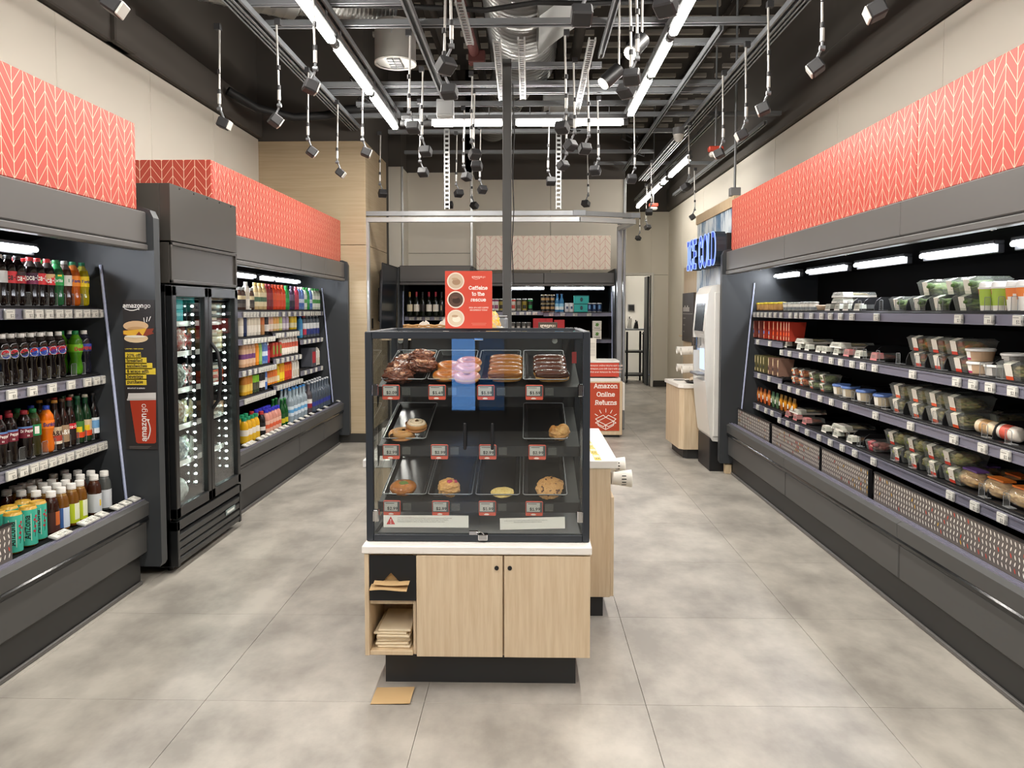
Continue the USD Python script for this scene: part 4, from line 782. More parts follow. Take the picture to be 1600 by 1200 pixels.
HP = math.pi / 2; SD = HP - .8
row(R1, ROW1, -2.345, zs[1], 440, SD, 'on top soda shelf', 'sodas on the top shelf', back=1)
def pepsi(base, edge=None): return bottle('hips', DARK, '#e6e4de', (lambda u, v: edge if edge and (v > .9 or v < .1) else base), globe(.0185, .3), '#2c2624')
kind('pgrey', 'soda_bottle', 'soda bottle', 'white-capped cola bottle, silver globe label', pepsi('#8f8f8f')); kind('pblack', 'soda_bottle', 'soda bottle', 'white-capped cola bottle, black globe label', pepsi('#141315'))
kind('pblue', 'soda_bottle', 'soda bottle', 'white-capped cola bottle, blue globe label', pepsi('#1f49b0')); kind('ppurple', 'soda_bottle', 'soda bottle', 'white-capped cola bottle, purple red-edged label', pepsi('#4a2a8a', '#c02445'))
kind('dew', 'soda_bottle', 'soda bottle', 'bright green soda bottle, green cap', bottle('hips', '#3f7a12', '#0f7a3e', lambda u, v: '#7fc21e' if v > .2 else '#5fae18', txt('Dew', .018, '#c22c2a', -.004, False, .35), '#4d8a1a'))
kind('code', 'soda_bottle', 'soda bottle', 'dark soda bottle, blue and red label', bottle('hips', '#10101f', '#e6e4de', lambda u, v: '#3a4bb0' if v > .45 else '#27306e', txt('Dew', .022, '#d23a34', 0, False, .1), '#2a2a38'))
row(['pgrey', 'pblack', 'pblack', 'pblue', 'pblue', 'ppurple', 'ppurple', 'dew', 'code'], ROW2, -2.345, zs[2], 560, SD, 'on second soda shelf', 'sodas on the second shelf', back=1)
kind('pepper', 'soda_bottle', 'soda bottle', 'red-capped dark soda bottle, maroon label', bottle('soda', DARK, '#9a2531', lambda u, v: '#5a7bb0' if v > .9 else '#6a1428', many(txt('Dr Pepper', .0125, '#e9e2da', .004, False, .3, True, .8), txt('23', .007, '#e9e2da', -.016, False, .3)), '#1c1210'))
kind('ginger', 'soda_bottle', 'soda bottle', 'green-capped soda bottle, green and white label', bottle('soda', '#2d2a10', '#12793f', lambda u, v: '#e8e4da' if abs(u - .08) < .1 and .2 < v < .85 else '#167a45', None, '#2a3a20'))
kind('sunkist', 'soda_bottle', 'soda bottle', 'bright orange soda bottle, blue cap', bottle('hips', '#d0660c', '#2349b8', '#ee7d1a', txt('Sunkist', .017, '#1d2a7a', 0, False, .35, True, .85), '#d8761c'))
kind('awzero', 'soda_bottle', 'soda bottle', 'brown glass soda bottle, tan and red label', bottle('glass', '#1c0d08', '#b07a2a', lambda u, v: '#d8cdb8' if v < .25 else '#a33b2c' if v < .45 else '#bfae90', txt('A&W', .022, '#3a1a12', .012, False, .35), '#2a1a12'))
kind('aw', 'soda_bottle', 'soda bottle', 'brown glass soda bottle, plain tan label', bottle('glass', '#1c0d08', '#4a3320', '#9d8264', txt('A&W', .022, '#f2ece2', .008, False, .35), '#2a1a12'))
kind('mexcoke', 'soda_bottle', 'soda bottle', 'clear glass cola bottle, small red label', bottle('glass', '#170b08', '#c8322e', lambda u, v: '#c9232c' if v > .62 else '#170b08', txt('Coca-Cola', .014, '#f2ece2', .026, False, .35, True, .7), '#3a403c'))
kind('reeds', 'soda_bottle', 'soda bottle', 'green glass soda bottle, yellow and orange label', bottle('glass', '#12301a', '#20583a', lambda u, v: '#d2471d' if v < .35 else ('#e3c21e' if abs(u) < .13 and v < .62 else '#3f7a34'), None, '#1c4a2c'))
kind('reeds2', 'soda_bottle', 'soda bottle', 'green glass soda bottle, cream and orange label', bottle('glass', '#12301a', '#c9c2b0', lambda u, v: '#d8481d' if v < .35 else ('#e3c21e' if abs(u) < .13 and v < .62 else '#cdb892'), None, '#1c4a2c'))
kind('blackblue', 'soda_bottle', 'soda bottle', 'black glass soda bottle, pale blue label', bottle('glass', '#0d0c0c', '#151414', lambda u, v: '#dfe6ea' if v > .75 or v < .3 else '#6fa3cf', None, '#121212'))
row(['pepper', 'pepper', 'pepper', 'ginger', 'sunkist', 'awzero', 'aw', 'mexcoke', 'reeds', 'reeds2', 'blackblue'], ROW3, -2.345, zs[3], 680, SD, 'on third soda shelf', 'sodas on the third shelf', back=1)
for nm, px in (('left', 26), ('right', 48)): place('ginger', (-2.42, yat(px, -2.42, 640), zs[3]), SD, f'green-capped ginger soda bottle, {nm} one behind the maroon-labelled bottles', 'sodas on the third shelf')
def ariz(m, R, zc):
    m.c('#e9e3d2'); wrap(m, sbox(0, 0, .03, .12), R, zc, -.25); m.c('#20312c'); wrap(m, lettering('AriZona', .021, True), R + .0006, zc, -.28, True)
    m.c('#b33a48')
    for a, z in ((.55, .03), (.75, .045), (.6, .0), (.85, .02), (.5, -.02)): wrap(m, Point(0, 0).buffer(.006, 3), R + .0004, zc + z, a)
    m.c('#1a1a1a'); wrap(m, LineString([(0, -.05), (.006, -.02), (0, .01), (.012, .04)]).buffer(.0012), R + .0003, zc, .7)
kind('arizona', 'drink_can', 'drink can', 'tall teal can with gold top', can('#45b39a', '#c39a3e', ariz, .178, .0365))
kind('tea', 'tea_bottle', 'tea bottle', 'white-capped dark tea bottle, brown label', bottle('tea', '#2a0f08', '#e9e7e1', lambda u, v: '#c2622a' if u > .1 and v > .3 else '#43211a', None, '#35180e'))
kind('teablue', 'tea_bottle', 'tea bottle', 'white-capped amber tea bottle, blue striped label', bottle('tea', '#6b4312', '#e9e7e1', lambda u, v: '#3a67a8' if u < -.02 and int(v * 12) % 2 else '#c9d4e2', None, '#8a6a3a'))
kind('teagreen', 'tea_bottle', 'tea bottle', 'white-capped amber tea bottle, lime label', bottle('tea', '#6b4312', '#e9e7e1', lambda u, v: '#b7c622' if u < .03 or v < .2 else '#dfe3c4', None, '#8a6a3a'))
kind('teawhite', 'tea_bottle', 'tea bottle', 'white-capped dark tea bottle, pale label', bottle('tea', '#3a1c10', '#e9e7e1', lambda u, v: '#e6c23a' if .15 < u < .25 and .4 < v < .7 else '#c9cdd0', None, '#4a2c1c'))
kind('teaclear', 'tea_bottle', 'tea bottle', 'white-capped clear bottle, pale label', bottle('tea', '#4a4c4a', '#e9e7e1', lambda u, v: '#c9cdd0', None, '#5a5c5a'))
Z4, X4 = zs[4], -2.225
for i, (px, dx) in enumerate(((19.5, 0), (43.5, 0), (64, -.015))):
    y = yat(px, X4, 800); place('arizona', (X4 + dx, y, Z4), SD, f'tall teal can with gold top, {ORD[i]} from left at front of bottom deck', 'teal cans on the bottom deck')
for i, px in enumerate((-6, 14, 36)): place('arizona', (X4 - .085, yat(px, X4 - .085, 800), Z4), SD, f'tall teal can with gold top, {ORD[i]} from left in second row of bottom deck', 'teal cans on the bottom deck')
for i, (k, px) in enumerate((('tea', 80), ('teablue', 96), ('teagreen', 112), ('teagreen', 125), ('teawhite', 148), ('teaclear', 164))):
    y = yat(px, X4, 790)
    for b in range(4): place(k, (X4 - .074 * b, y + .006 * b, Z4), SD, f'{KIND[k][2]}, {"front of" if b == 0 else ORD[b] + " in"} the {ORD[i]} file on bottom deck', 'tea bottles on the bottom deck')
for i, px in enumerate((22, 35, 50)): place('tea', (X4 - .24, yat(px, X4 - .24, 770), Z4), SD, f'white-capped dark tea bottle behind the teal cans, {ORD[i]} from left', 'tea bottles on the bottom deck')

# ---------------------------------------------------------------- small drinks, far left
def simple(key, name, cat, desc, prof, liq, cap, lab, clear=None): kind(key, name, cat, desc, bottle(prof, liq, cap, (lambda u, v, L=lab: L[min(int(v * len(L)), len(L) - 1)]) if lab else None, None, clear))
for a in (('coldbrew', 'coffee_bottle', 'coffee bottle', 'brown coffee bottle, dark label', 'juice', '#3a2417', '#8a8a85', ['#4a443c', '#2a2420', '#c9b88f']), ('frapp', 'coffee_bottle', 'coffee bottle', 'cream coffee bottle, round tan label', 'tall', '#c2a878', '#c9a860', ['#e0d2ac', '#4a6a50', '#e0d2ac']),
          ('bai', 'drink_bottle', 'drink bottle', 'dark red drink bottle', 'tall', '#7a1f26', '#8c2a2e', ['#6e1a22', '#8e2a30']), ('redorange', 'drink_bottle', 'drink bottle', 'orange-red drink bottle', 'tall', '#c8401c', '#cf4a22', ['#d4451c', '#e05a2a']), ('greenb', 'drink_bottle', 'drink bottle', 'bright green drink bottle', 'tall', '#1d8a3e', '#1d8a3e', ['#1d8a3e', '#35a858', '#1d8a3e']),
          ('purpleb', 'drink_bottle', 'drink bottle', 'dark purple drink bottle', 'tall', '#3a2a40', '#4a3a50', ['#2a2230', '#5a4a60']), ('rose', 'drink_bottle', 'drink bottle', 'rose red drink bottle', 'tall', '#a83a4a', '#b04a58', ['#a83a4a']), ('bluew', 'drink_bottle', 'drink bottle', 'blue and white drink bottle', 'tall', '#6a86b8', '#e6e4de', ['#3a66b0', '#c9d4e4', '#5a7ab8']),
          ('greenw', 'drink_bottle', 'drink bottle', 'white and green drink bottle', 'tall', '#c4d0bc', '#2a8a3a', ['#e0e4da', '#4a9a4a', '#e0e4da']), ('almond', 'milk_bottle', 'milk bottle', 'white milk bottle, pale label', 'tall', '#e4dfd2', '#e8e4da', ['#efeadd', '#d8cfba']), ('navyb', 'milk_bottle', 'milk bottle', 'navy blue milk bottle', 'tall', '#14264e', '#e8e4da', ['#14264e']), ('tanb', 'milk_bottle', 'milk bottle', 'tan shake bottle, orange top', 'tall', '#b88a5c', '#d0622a', ['#b88a5c', '#c9703a']),
          ('jred', 'juice_bottle', 'juice bottle', 'pale juice bottle, red cap', 'juice', '#d8b4a0', '#c8342e', ['#e4d8c8', '#d8a890']), ('jorange', 'juice_bottle', 'juice bottle', 'pale juice bottle, orange cap', 'juice', '#d8b070', '#e07a22', ['#e8d8b8', '#dca050']), ('jgreen', 'juice_bottle', 'juice bottle', 'pale juice bottle, green cap', 'juice', '#c8c870', '#7ab830', ['#e0e4c0', '#a8b860']), ('jpurple', 'juice_bottle', 'juice bottle', 'pale juice bottle, purple cap', 'juice', '#b8a8b8', '#4a3a8a', ['#dcd4dc', '#a898b0']), ('jyellow', 'juice_bottle', 'juice bottle', 'yellow juice bottle, yellow cap', 'juice', '#d8b828', '#e0c428', ['#e4dcb0', '#d8b828']),
          ('waterb', 'water_bottle', 'water bottle', 'big blue water bottle', 'tall', '#3a8ab8', '#1f4ab0', ['#58a8cc', '#3a80b8']), ('fizz', 'water_bottle', 'water bottle', 'clear water bottle, blue label', 'tall', '#565e66', '#8a9298', ['#2a3a80', '#dfe2e4']), ('redtop', 'water_bottle', 'water bottle', 'clear water bottle, red label', 'tall', '#565e66', '#b83a3a', ['#c02a48', '#dfe2e4']),
          ('suja', 'juice_bottle', 'juice bottle', 'tan smoothie bottle, purple round label', 'tall', '#c89c78', '#e4d8c4', ['#d4b090', '#6a3a70', '#d4b090']), ('mango', 'juice_bottle', 'juice bottle', 'orange smoothie bottle', 'tall', '#d8801c', '#e8e0d0', ['#e08a20']), ('kale', 'juice_bottle', 'juice bottle', 'pale green smoothie bottle', 'tall', '#7aa858', '#8ab868', ['#88b468']), ('magenta', 'juice_bottle', 'juice bottle', 'magenta drink bottle', 'juice', '#98244a', '#e6e4de', ['#a82850']),
          ('redw', 'yogurt_bottle', 'yogurt bottle', 'small white and red bottle', 'juice', '#e0d8cc', '#e8e4da', ['#e4dcd0', '#c85a40']), ('yellowb', 'juice_bottle', 'juice bottle', 'yellow juice bottle, gold cap', 'tall', '#c89a28', '#a8802c', ['#d8b858', '#c07a28']), ('lime', 'juice_bottle', 'juice bottle', 'dark bottle, lime green label', 'tall', '#3a4a34', '#202820', ['#4a4a3a', '#88c830']), ('blw', 'milk_bottle', 'milk bottle', 'black and white bottle', 'tall', '#1c1c1e', '#e8e4da', ['#e0dcd4', '#202022']), ('oj', 'juice_bottle', 'juice bottle', 'orange juice bottle, pale cap', 'juice', '#d07a24', '#e0d8c8', ['#d8b890', '#d4702a']),
          ('redblack', 'juice_bottle', 'juice bottle', 'red bottle, black cap', 'tall', '#b83a22', '#141414', ['#c8341f', '#e0701e']), ('yelblack', 'juice_bottle', 'juice bottle', 'yellow bottle, black cap', 'tall', '#d8a820', '#141414', ['#e4c422', '#d89020']), ('ojg', 'juice_bottle', 'juice bottle', 'yellow juice bottle, wide green cap', 'tea', '#d8a41e', '#12875c', ['#e0b428', '#e8e0d0']), ('pinkb', 'milk_bottle', 'milk bottle', 'pink shake bottle, blue cap', 'tea', '#c88a7a', '#2a2ab0', ['#e0b09a', '#d8603a', '#e0b09a']), ('darkg', 'juice_bottle', 'juice bottle', 'nearly black bottle, red cap', 'tea', '#161214', '#a82a2a', ['#161214', '#e0d8d0', '#161214']),
          ('perrier', 'water_bottle', 'water bottle', 'green glass water bottle, yellow label', 'glass', '#0f4a1e', '#3a8a4a', ['#c8b820', '#0f4a1e']), ('core', 'water_bottle', 'water bottle', 'tall pale water bottle, blue cap', 'wine', '#8a98a0', '#2a7ac0', ['#c8d4dc', '#5a9ac8', '#c8d4dc']), ('evian', 'water_bottle', 'water bottle', 'clear water bottle, navy label', 'wine', '#4a5460', '#c4c8cc', ['#2a3488', '#3a4450']), ('burg', 'water_bottle', 'water bottle', 'clear bottle, white and red label', 'wine', '#4a4448', '#8a9298', ['#8a1a2c', '#e4e0d8'])):
    simple(*a)
kind('wbox', 'milk_carton', 'milk carton', 'slim white milk carton', carton('#e6e1d6', '#d8d2c4', None, .05, .06, .19, True, '#c8bca4')); kind('rbox', 'fruit_box', 'fruit box', 'clear box of red fruit', flatbox(['#b03a2a', '#7a8a3a'], .06, .08, .13)); kind('gbox', 'drink_pack', 'drink pack', 'dark grey drink multipack, red stripe', flatbox(['#4a4c54', '#b02a34'], .16, .12, .2))
XF = -2.345; FZ = [1.50, None, None, None, .43]
G_ = 'drinks on the far left cooler'
def frow(keys, pxs, z, py, where, dx=0): row(keys, pxs, XF - dx, z, py, HP, where, G_)
frow(['coldbrew', 'coldbrew', 'almond', 'coldbrew', 'frapp', 'frapp', 'frapp', 'bai', 'bai', 'redorange', 'redorange', 'redorange', 'redorange', 'greenb', 'purpleb', 'rose', 'bluew', 'bluew', 'greenw', 'greenb', 'bluew', 'greenw', 'greenw', 'greenw'], [373, 378.5, 384, 392, 398, 405, 411, 416, 421, 426, 431, 436, 441, 447, 455.5, 462, 466, 470.5, 475, 479, 483.5, 488, 492, 496], 1.50, 470, 'on far top shelf')
frow(['almond', 'navyb', 'almond', 'almond', 'almond', 'almond', 'tanb', 'blw'], [374, 379.5, 385, 390, 395, 401, 407.5, 414], 1.28, 515, 'on second shelf, near bay')
frow(['jred', 'jred', 'jorange', 'jorange', 'jgreen', 'jpurple', 'jpurple', 'jyellow', 'jyellow'], [417, 421.5, 426.5, 431, 436, 441, 446.5, 454, 459], 1.305, 510, 'on second shelf, middle bay')
frow(['waterb', 'redtop', 'fizz', 'fizz', 'fizz', 'fizz'], [468, 474, 479, 484, 489, 494.5], 1.21, 515, 'on second shelf, far bay')
frow(['suja', 'suja', 'suja', 'suja', 'mango', 'kale', 'bluew', 'bluew', 'magenta'], [377, 382, 387.5, 393, 398.5, 403.5, 409, 412.5, 416.5], 1.025, 555, 'on third shelf, near bay')
frow(['rbox', 'rbox', 'rbox', 'redw', 'redw', 'redw', 'redw', 'redw', 'redw', 'redw'], [421, 426.5, 432, 437, 440.5, 444, 447.5, 451.5, 456, 461], 1.07, 545, 'on third shelf, middle bay')
frow(['gbox', 'wbox', 'wbox', 'wbox'], [482, 491, 494.5, 498], .895, 560, 'on third shelf, far bay')
frow(['yellowb', 'yellowb', 'yellowb', 'lime', 'lime', 'blw', 'blw', 'bluew'], [379.5, 384, 388.5, 394.5, 399, 404.5, 408.5, 412], .795, 605, 'on fourth shelf, near bay')
frow(['oj', 'oj', 'oj', 'oj', 'jyellow', 'yelblack', 'yelblack', 'redblack', 'redblack', 'redblack', 'wbox', 'wbox', 'wbox'], [416.5, 420, 424, 428, 431.5, 435.5, 439, 443, 446.5, 450.5, 454, 457.5, 461.5], .825, 580, 'on fourth shelf, middle bay')
fk, fp = ['ojg', 'ojg', 'ojg', 'ojg', 'darkg', 'pinkb', 'pinkb', 'pinkb', 'pinkb', 'pinkb', 'perrier', 'perrier', 'core', 'core', 'core', 'core', 'core', 'burg', 'evian', 'evian', 'evian', 'evian', 'evian', 'evian', 'evian'], [381, 387, 393, 399, 408, 415, 420, 425, 429.5, 433.5, 440, 445, 453, 459, 464, 469.5, 474.5, 482, 488, 492, 496, 500, 504, 508, 511.5]
row(fk, fp, -2.225, .452, 650, HP, 'on far bottom deck', G_, back=1, dz=.08)

# ---------------------------------------------------------------- salads and snacks, right
XS = 2.17; RZ = -HP
GR, OR_, BR = ['#4d6a2c', '#7f9448', '#33481f', '#a3a866'], ['#c8712a', '#5d7a34', '#a9552a', '#8d9a55'], ['#8a7a4c', '#6a7a3c', '#b09a68', '#5a4a30']
kind('salad_g', 'salad_bowl', 'salad bowl', 'clear green salad bowl, plain white band', clam(GR, '#e2decf', '#c9cbb8', seed=1)); kind('salad_o', 'salad_bowl', 'salad bowl', 'clear vegetable bowl, red-ended white band', clam(OR_, '#e6e0d2', '#d2402c', seed=2)); kind('salad_b', 'salad_bowl', 'salad bowl', 'clear grain salad bowl, orange-ended white band', clam(BR, '#e6e0d2', '#d9552c', seed=3)); kind('salad_y', 'salad_bowl', 'salad bowl', 'clear pale salad bowl, red-ended white band', clam(['#a39a58', '#7d8a3e', '#c2b47c', '#8a5a34'], '#e6e0d2', '#d2402c', seed=4))
def stacks(key, low, up, z, pyl, where, grp):
    for i, px in enumerate(low): place(key, (XS, yat(px, 2.09, pyl), z), RZ, f'{KIND[key][2]}, {ORD[i]} from left, lower layer, {where}', grp)
    for i, px in enumerate(up): place(key, (XS - .005, yat(px, 2.09, pyl - 25) + .01, z + .082), RZ, f'{KIND[key][2]}, {ORD[i]} from left, upper layer, {where}', grp)
    for i, px in enumerate(low[1::2]): place(key, (XS + .19, yat(px, 2.09, pyl), z), RZ, f'{KIND[key][2]}, {ORD[i]} behind the lower layer, {where}', grp)
stacks('salad_g', [1401, 1433, 1465, 1504], [1450, 1488, 1515], 1.494, 470, 'top right shelf', 'bowls on the top right shelf')
stacks('salad_o', [1434, 1464, 1497], [1433, 1464, 1494], 1.198, 570, 'second right shelf', 'bowls on the second right shelf')
stacks('salad_b', [1400, 1431, 1461, 1493], [1405, 1433, 1462, 1492], .922, 630, 'third right shelf', 'bowls on the third right shelf')
stacks('salad_y', [1401, 1428, 1458, 1488], [1396, 1427, 1458, 1484], .647, 710, 'fourth right shelf', 'bowls on the fourth right shelf')
kind('soup_g', 'soup_cup', 'soup cup', 'green and white soup cup, white lid', cup(lambda u, v: '#e2e0d4' if v < .3 else ('#c03a2c' if v > .75 and u < -.05 else '#9cb83a'))); kind('soup_o', 'soup_cup', 'soup cup', 'orange and white soup cup, white lid', cup(lambda u, v: '#e6e2d8' if v < .55 + .6 * u else '#e07a24'))
row(['soup_g', 'soup_g', 'soup_o', 'soup_o'], [1546, 1566, 1589, 1606], 2.11, 1.494, 470, RZ, 'on top right shelf', 'soup cups')
kind('yolid', 'fruit_cup', 'fruit cup', 'small fruit cup, yellow lid', tub('#8a5a2c', '#cdb42c', .034, .07, lambda u, v: '#b88a4a')); kind('whitecup', 'fruit_cup', 'yogurt cup', 'small white and grey yogurt cup', tub('#c9c6bb', '#9a9a94', .034, .065, lambda u, v: '#dcd8cc' if v > .4 else '#7a8080'))
row(['yolid', 'yolid', 'yolid', 'yolid', 'yolid', 'yolid', 'whitecup', 'whitecup', 'whitecup', 'whitecup', 'whitecup', 'whitecup', 'whitecup'], [1187, 1193, 1199, 1206, 1214, 1222, 1230, 1237, 1244, 1251, 1258, 1265, 1272], 2.085, 1.494, 475, RZ, 'on top right shelf', 'small cups on the top right shelf')
kind('snackw', 'snack_pack', 'snack pack', 'little tray with white sleeve', pack('#2a2826', '#dedad0')); kind('snackp', 'snack_pack', 'snack pack', 'little tray with pink sleeve', pack('#2a2826', '#c87a7a', food=('#8a3a34', '#b06a50'))); kind('platter', 'deli_platter', 'deli platter', 'wide flat clear-lidded deli platter', pack('#d5d0c4', '#dedad0', .2, .22, .035, ('#a5855c', '#8a8a5a', '#c2a57c'))); kind('wraps', 'flatbread_stack', 'flatbread stack', 'short round stack of pale flatbreads', tub('#cdb294', '#d8c2a6', .07, .04))
row(['wraps', 'snackw', 'snackw', 'snackw', 'snackw'], [1291, 1309, 1324, 1338, 1356], 2.13, 1.494, 478, RZ, 'on top right shelf', 'snacks on the top right shelf')
for i in range(2): place('platter', (2.2, yat(1334, 2.2, 465), 1.545 + i * .038), RZ, f'wide flat clear-lidded deli platter, {("lower", "upper")[i]} of two on top right shelf', 'snacks on the top right shelf')
kind('redwedge', 'sandwich_box', 'sandwich box', 'tall red sandwich wedge box, orange band', wedge('#a8321f', '#e2571f', '#d8b890', H=.15)); kind('redwedge2', 'sandwich_box', 'sandwich box', 'tall red sandwich wedge box, blue band', wedge('#a8321f', '#7a90c8', '#d8b890', H=.15)); kind('clearred', 'snack_box', 'snack box', 'slim red snack box, blue badge', wedge('#7a3a30', '#4a68a0', '#c8a090', H=.15)); kind('tanwedge', 'sandwich_box', 'sandwich box', 'olive sandwich wedge box, cream window', wedge('#6a6440', '#3a3a34', '#e0cf9c', H=.14)); kind('tanwedge2', 'sandwich_box', 'sandwich box', 'rosy sandwich wedge box, cream window', wedge('#8a6a5a', '#4a3a38', '#e4d0a0', H=.14))
row(['clearred', 'clearred', 'redwedge2', 'redwedge2', 'redwedge', 'redwedge', 'redwedge', 'redwedge', 'redwedge', 'redwedge'], [1187.5, 1196, 1204, 1212, 1219, 1225.5, 1231, 1236, 1240, 1244], 2.085, 1.252, 505, RZ, 'in far bay, second right shelf', 'sandwich boxes in the far bay')
row(['tanwedge'] * 5 + ['tanwedge2'] * 3, [1185, 1189.5, 1194, 1198.5, 1203, 1211, 1218, 1226], 2.085, .956, 570, RZ, 'in far bay, third right shelf', 'sandwich boxes in the far bay')
kind('pouch_o', 'snack_pouch', 'snack pouch', 'orange snack pouch', pouch(['#c8602a', '#d88a48', '#8a4a24'])); kind('pouch_g', 'snack_pouch', 'snack pouch', 'green snack pouch', pouch(['#4a6a48', '#8a9a78', '#3a5a40'])); kind('pouch_y', 'snack_pouch', 'snack pouch', 'amber snack pouch', pouch(['#b86a22', '#e0982c', '#7a5a24']))
row(['pouch_o', 'pouch_o', 'pouch_o', 'pouch_o', 'pouch_g', 'pouch_g', 'pouch_y', 'pouch_y', 'pouch_y', 'pouch_y'], [1184, 1189.5, 1195.5, 1202, 1208.5, 1215, 1221.5, 1228, 1235, 1242], 2.085, .676, 620, RZ, 'in far bay, fourth right shelf', 'snack pouches in the far bay')
row(['snackw', 'snackw', 'snackw', 'snackw', 'snackw', 'snackw', 'snackp', 'snackw'], [1240, 1262, 1275, 1293, 1303, 1322, 1339, 1357], 2.13, 1.198, 555, RZ, 'on second right shelf', 'snacks on the second right shelf')
row(['platter', 'platter'], [1272, 1331], 2.17, 1.245, 540, RZ, 'stacked on second right shelf', 'snacks on the second right shelf')
place('snackp', (2.13, yat(1383, 2.13, 560), 1.198), RZ, 'little tray with pink sleeve, beside the vegetable bowls on second right shelf', 'snacks on the second right shelf')
kind('hummus', 'deli_tub', 'deli tub', 'white-lidded deli tub, magenta and white label', tub('#c9a98a', '#e8e6e0', .062, .06, lambda u, v: ('#a82a5a' if v < .35 else '#e6e2d8') if u < .1 else '#b89a7a')); kind('hummus2', 'deli_tub', 'deli tub', 'white-lidded grey deli tub', tub('#8a8884', '#e8e6e0', .06, .055, lambda u, v: '#c8c4bc' if u < .15 else '#777570'))
place('hummus', (2.13, yat(1534, 2.13, 580), 1.198), RZ, 'white-lidded deli tub with magenta label, lower of two on second right shelf', 'deli tubs'); place('hummus', (2.13, yat(1534, 2.13, 560) + .01, 1.259), RZ, 'white-lidded deli tub with magenta label, upper of two on second right shelf', 'deli tubs')
place('hummus2', (2.13, yat(1561, 2.13, 580), 1.198), RZ, 'white-lidded grey deli tub, left one on second right shelf', 'deli tubs'); place('hummus2', (2.2, yat(1588, 2.2, 560), 1.25), RZ, 'white-lidded grey deli tub, raised at right of second right shelf', 'deli tubs'); place('hummus2', (2.2, yat(1588, 2.2, 560), 1.198 - .001), RZ, 'white-lidded grey deli tub, under the raised one on second right shelf', 'deli tubs')
place('salad_b', (2.15, yat(1606, 2.15, 580), 1.198), RZ, 'clear grain salad bowl, at the far right of second right shelf', 'bowls on the second right shelf')
kind('fruit_o', 'fruit_bowl', 'fruit bowl', 'small bowl of orange fruit', clam(['#c8622a', '#d88a3c', '#a8442a'], '#e6e0d2', '#b8442c', .11, .12, .06, 6)); kind('fruit_g', 'fruit_bowl', 'fruit bowl', 'small bowl of greens', clam(['#6a7a4a', '#98a070', '#4a5a34'], '#e6e0d2', '#c8684c', .11, .12, .06, 7))
for i, (k, px) in enumerate((('fruit_o', 1243), ('fruit_o', 1255), ('fruit_g', 1271), ('fruit_g', 1288))):
    for l in range(2): place(k, (2.14, yat(px, 2.1, 610), .922 + l * .064), RZ, f'{KIND[k][2]}, {("lower", "upper")[l]} of the {ORD[i]} stack on third right shelf', 'small fruit bowls on the third right shelf')
kind('bluetub', 'deli_tub', 'deli tub', 'white handled tub, blue-edged lid', tub('#d5d1c6', '#5a76b0', .058, .075, lambda u, v: '#dedace' if u < .2 else '#a89a80'))
row(['bluetub'] * 4, [1315, 1329, 1353, 1381], 2.13, .922, 620, RZ, 'on third right shelf', 'handled tubs')
kind('wrap_t', 'wrap_roll', 'wrap', 'wrap roll with tan paper band', roll('#e2cfae', '#b88f5c')); kind('wrap_r', 'wrap_roll', 'wrap', 'white wrap roll with red band', roll('#e6ddd0', '#cf5a48'))
place('wrap_t', (2.13, yat(1546, 2.13, 665), .922), RZ, 'wrap roll with tan paper band at right of third right shelf', 'wrap rolls'); place('wrap_r', (2.13, yat(1579, 2.13, 670), .922), RZ, 'white wrap roll with red band at right of third right shelf', 'wrap rolls')
row(['snackp', 'snackp', 'snackp', 'snackw', 'snackw', 'snackw'], [1243, 1256, 1271, 1303, 1322, 1345], 2.13, .647, 665, RZ, 'on fourth right shelf', 'snacks on the fourth right shelf')
row(['platter', 'platter'], [1262, 1334], 2.18, .694, 650, RZ, 'stacked on fourth right shelf', 'snacks on the fourth right shelf')
kind('salami', 'meat_pack', 'meat pack', 'round clear pack of pink sliced meat', clam(['#b0625c', '#c88a80', '#8a3a40'], '#c25a60', '#b03a48', .14, .13, .06, 8)); place('salami', (2.14, yat(1376, 2.14, 700), .647), RZ, 'round clear pack of pink sliced meat left of the bowls on fourth right shelf', 'snacks on the fourth right shelf')
kind('bread_p', 'bread_pack', 'bread', 'bagged bread with purple label', bread(['#b8854c', '#d8b078', '#9a6834'], '#6a4a88')); kind('bread_o', 'bread_pack', 'bread', 'bagged bread with orange label', bread(['#c09058', '#dcb888', '#a87840'], '#e07a2c'))
for i, (k, px, dx) in enumerate((('bread_p', 1522, 0), ('bread_o', 1563, 0), ('bread_o', 1604, 0), ('bread_p', 1540, .13), ('bread_o', 1590, .13))): place(k, (2.14 + dx, yat(px, 2.14 + dx, 740), .647), RZ, f'{KIND[k][2]}, {("left front", "middle front", "right front", "left rear", "right rear")[i]} on fourth right shelf', 'bagged breads')

# ---------------------------------------------------------------- wine and cans at the back
def wine(cap, lab): return bottle('wine', '#101408', cap, lambda u, v: lab, None, '#0c0f08', .255)
kind('wine_r', 'wine_bottle', 'wine bottle', 'dark wine bottle, red top, white label', wine('#9a2030', '#ded8ca')); kind('wine_d', 'wine_bottle', 'wine bottle', 'all-dark wine bottle', wine('#151515', '#1a1614')); kind('wine_g', 'wine_bottle', 'wine bottle', 'dark wine bottle, gold top, cream label', wine('#b0803a', '#d8ceb0')); kind('wine_p', 'wine_bottle', 'wine bottle', 'dark wine bottle, black framed picture label', bottle('wine', '#101408', '#1a1a1a', lambda u, v: '#c9b88a' if abs(u) < .07 and .2 < v < .85 else '#1a1a1a', None, '#0c0f08', .255))
for i, (k, px) in enumerate(zip(['wine_g', 'wine_r', 'wine_d', 'wine_r', 'wine_r', 'wine_p'], [640.5, 651, 660.5, 670.5, 681, 690])): p = at(px, 495, Y=10.02); place(k, (p[0], 10.02, 1.419), 0, f'{KIND[k][2]}, {ORD[i]} from left on the back wine shelf', 'wine bottles')
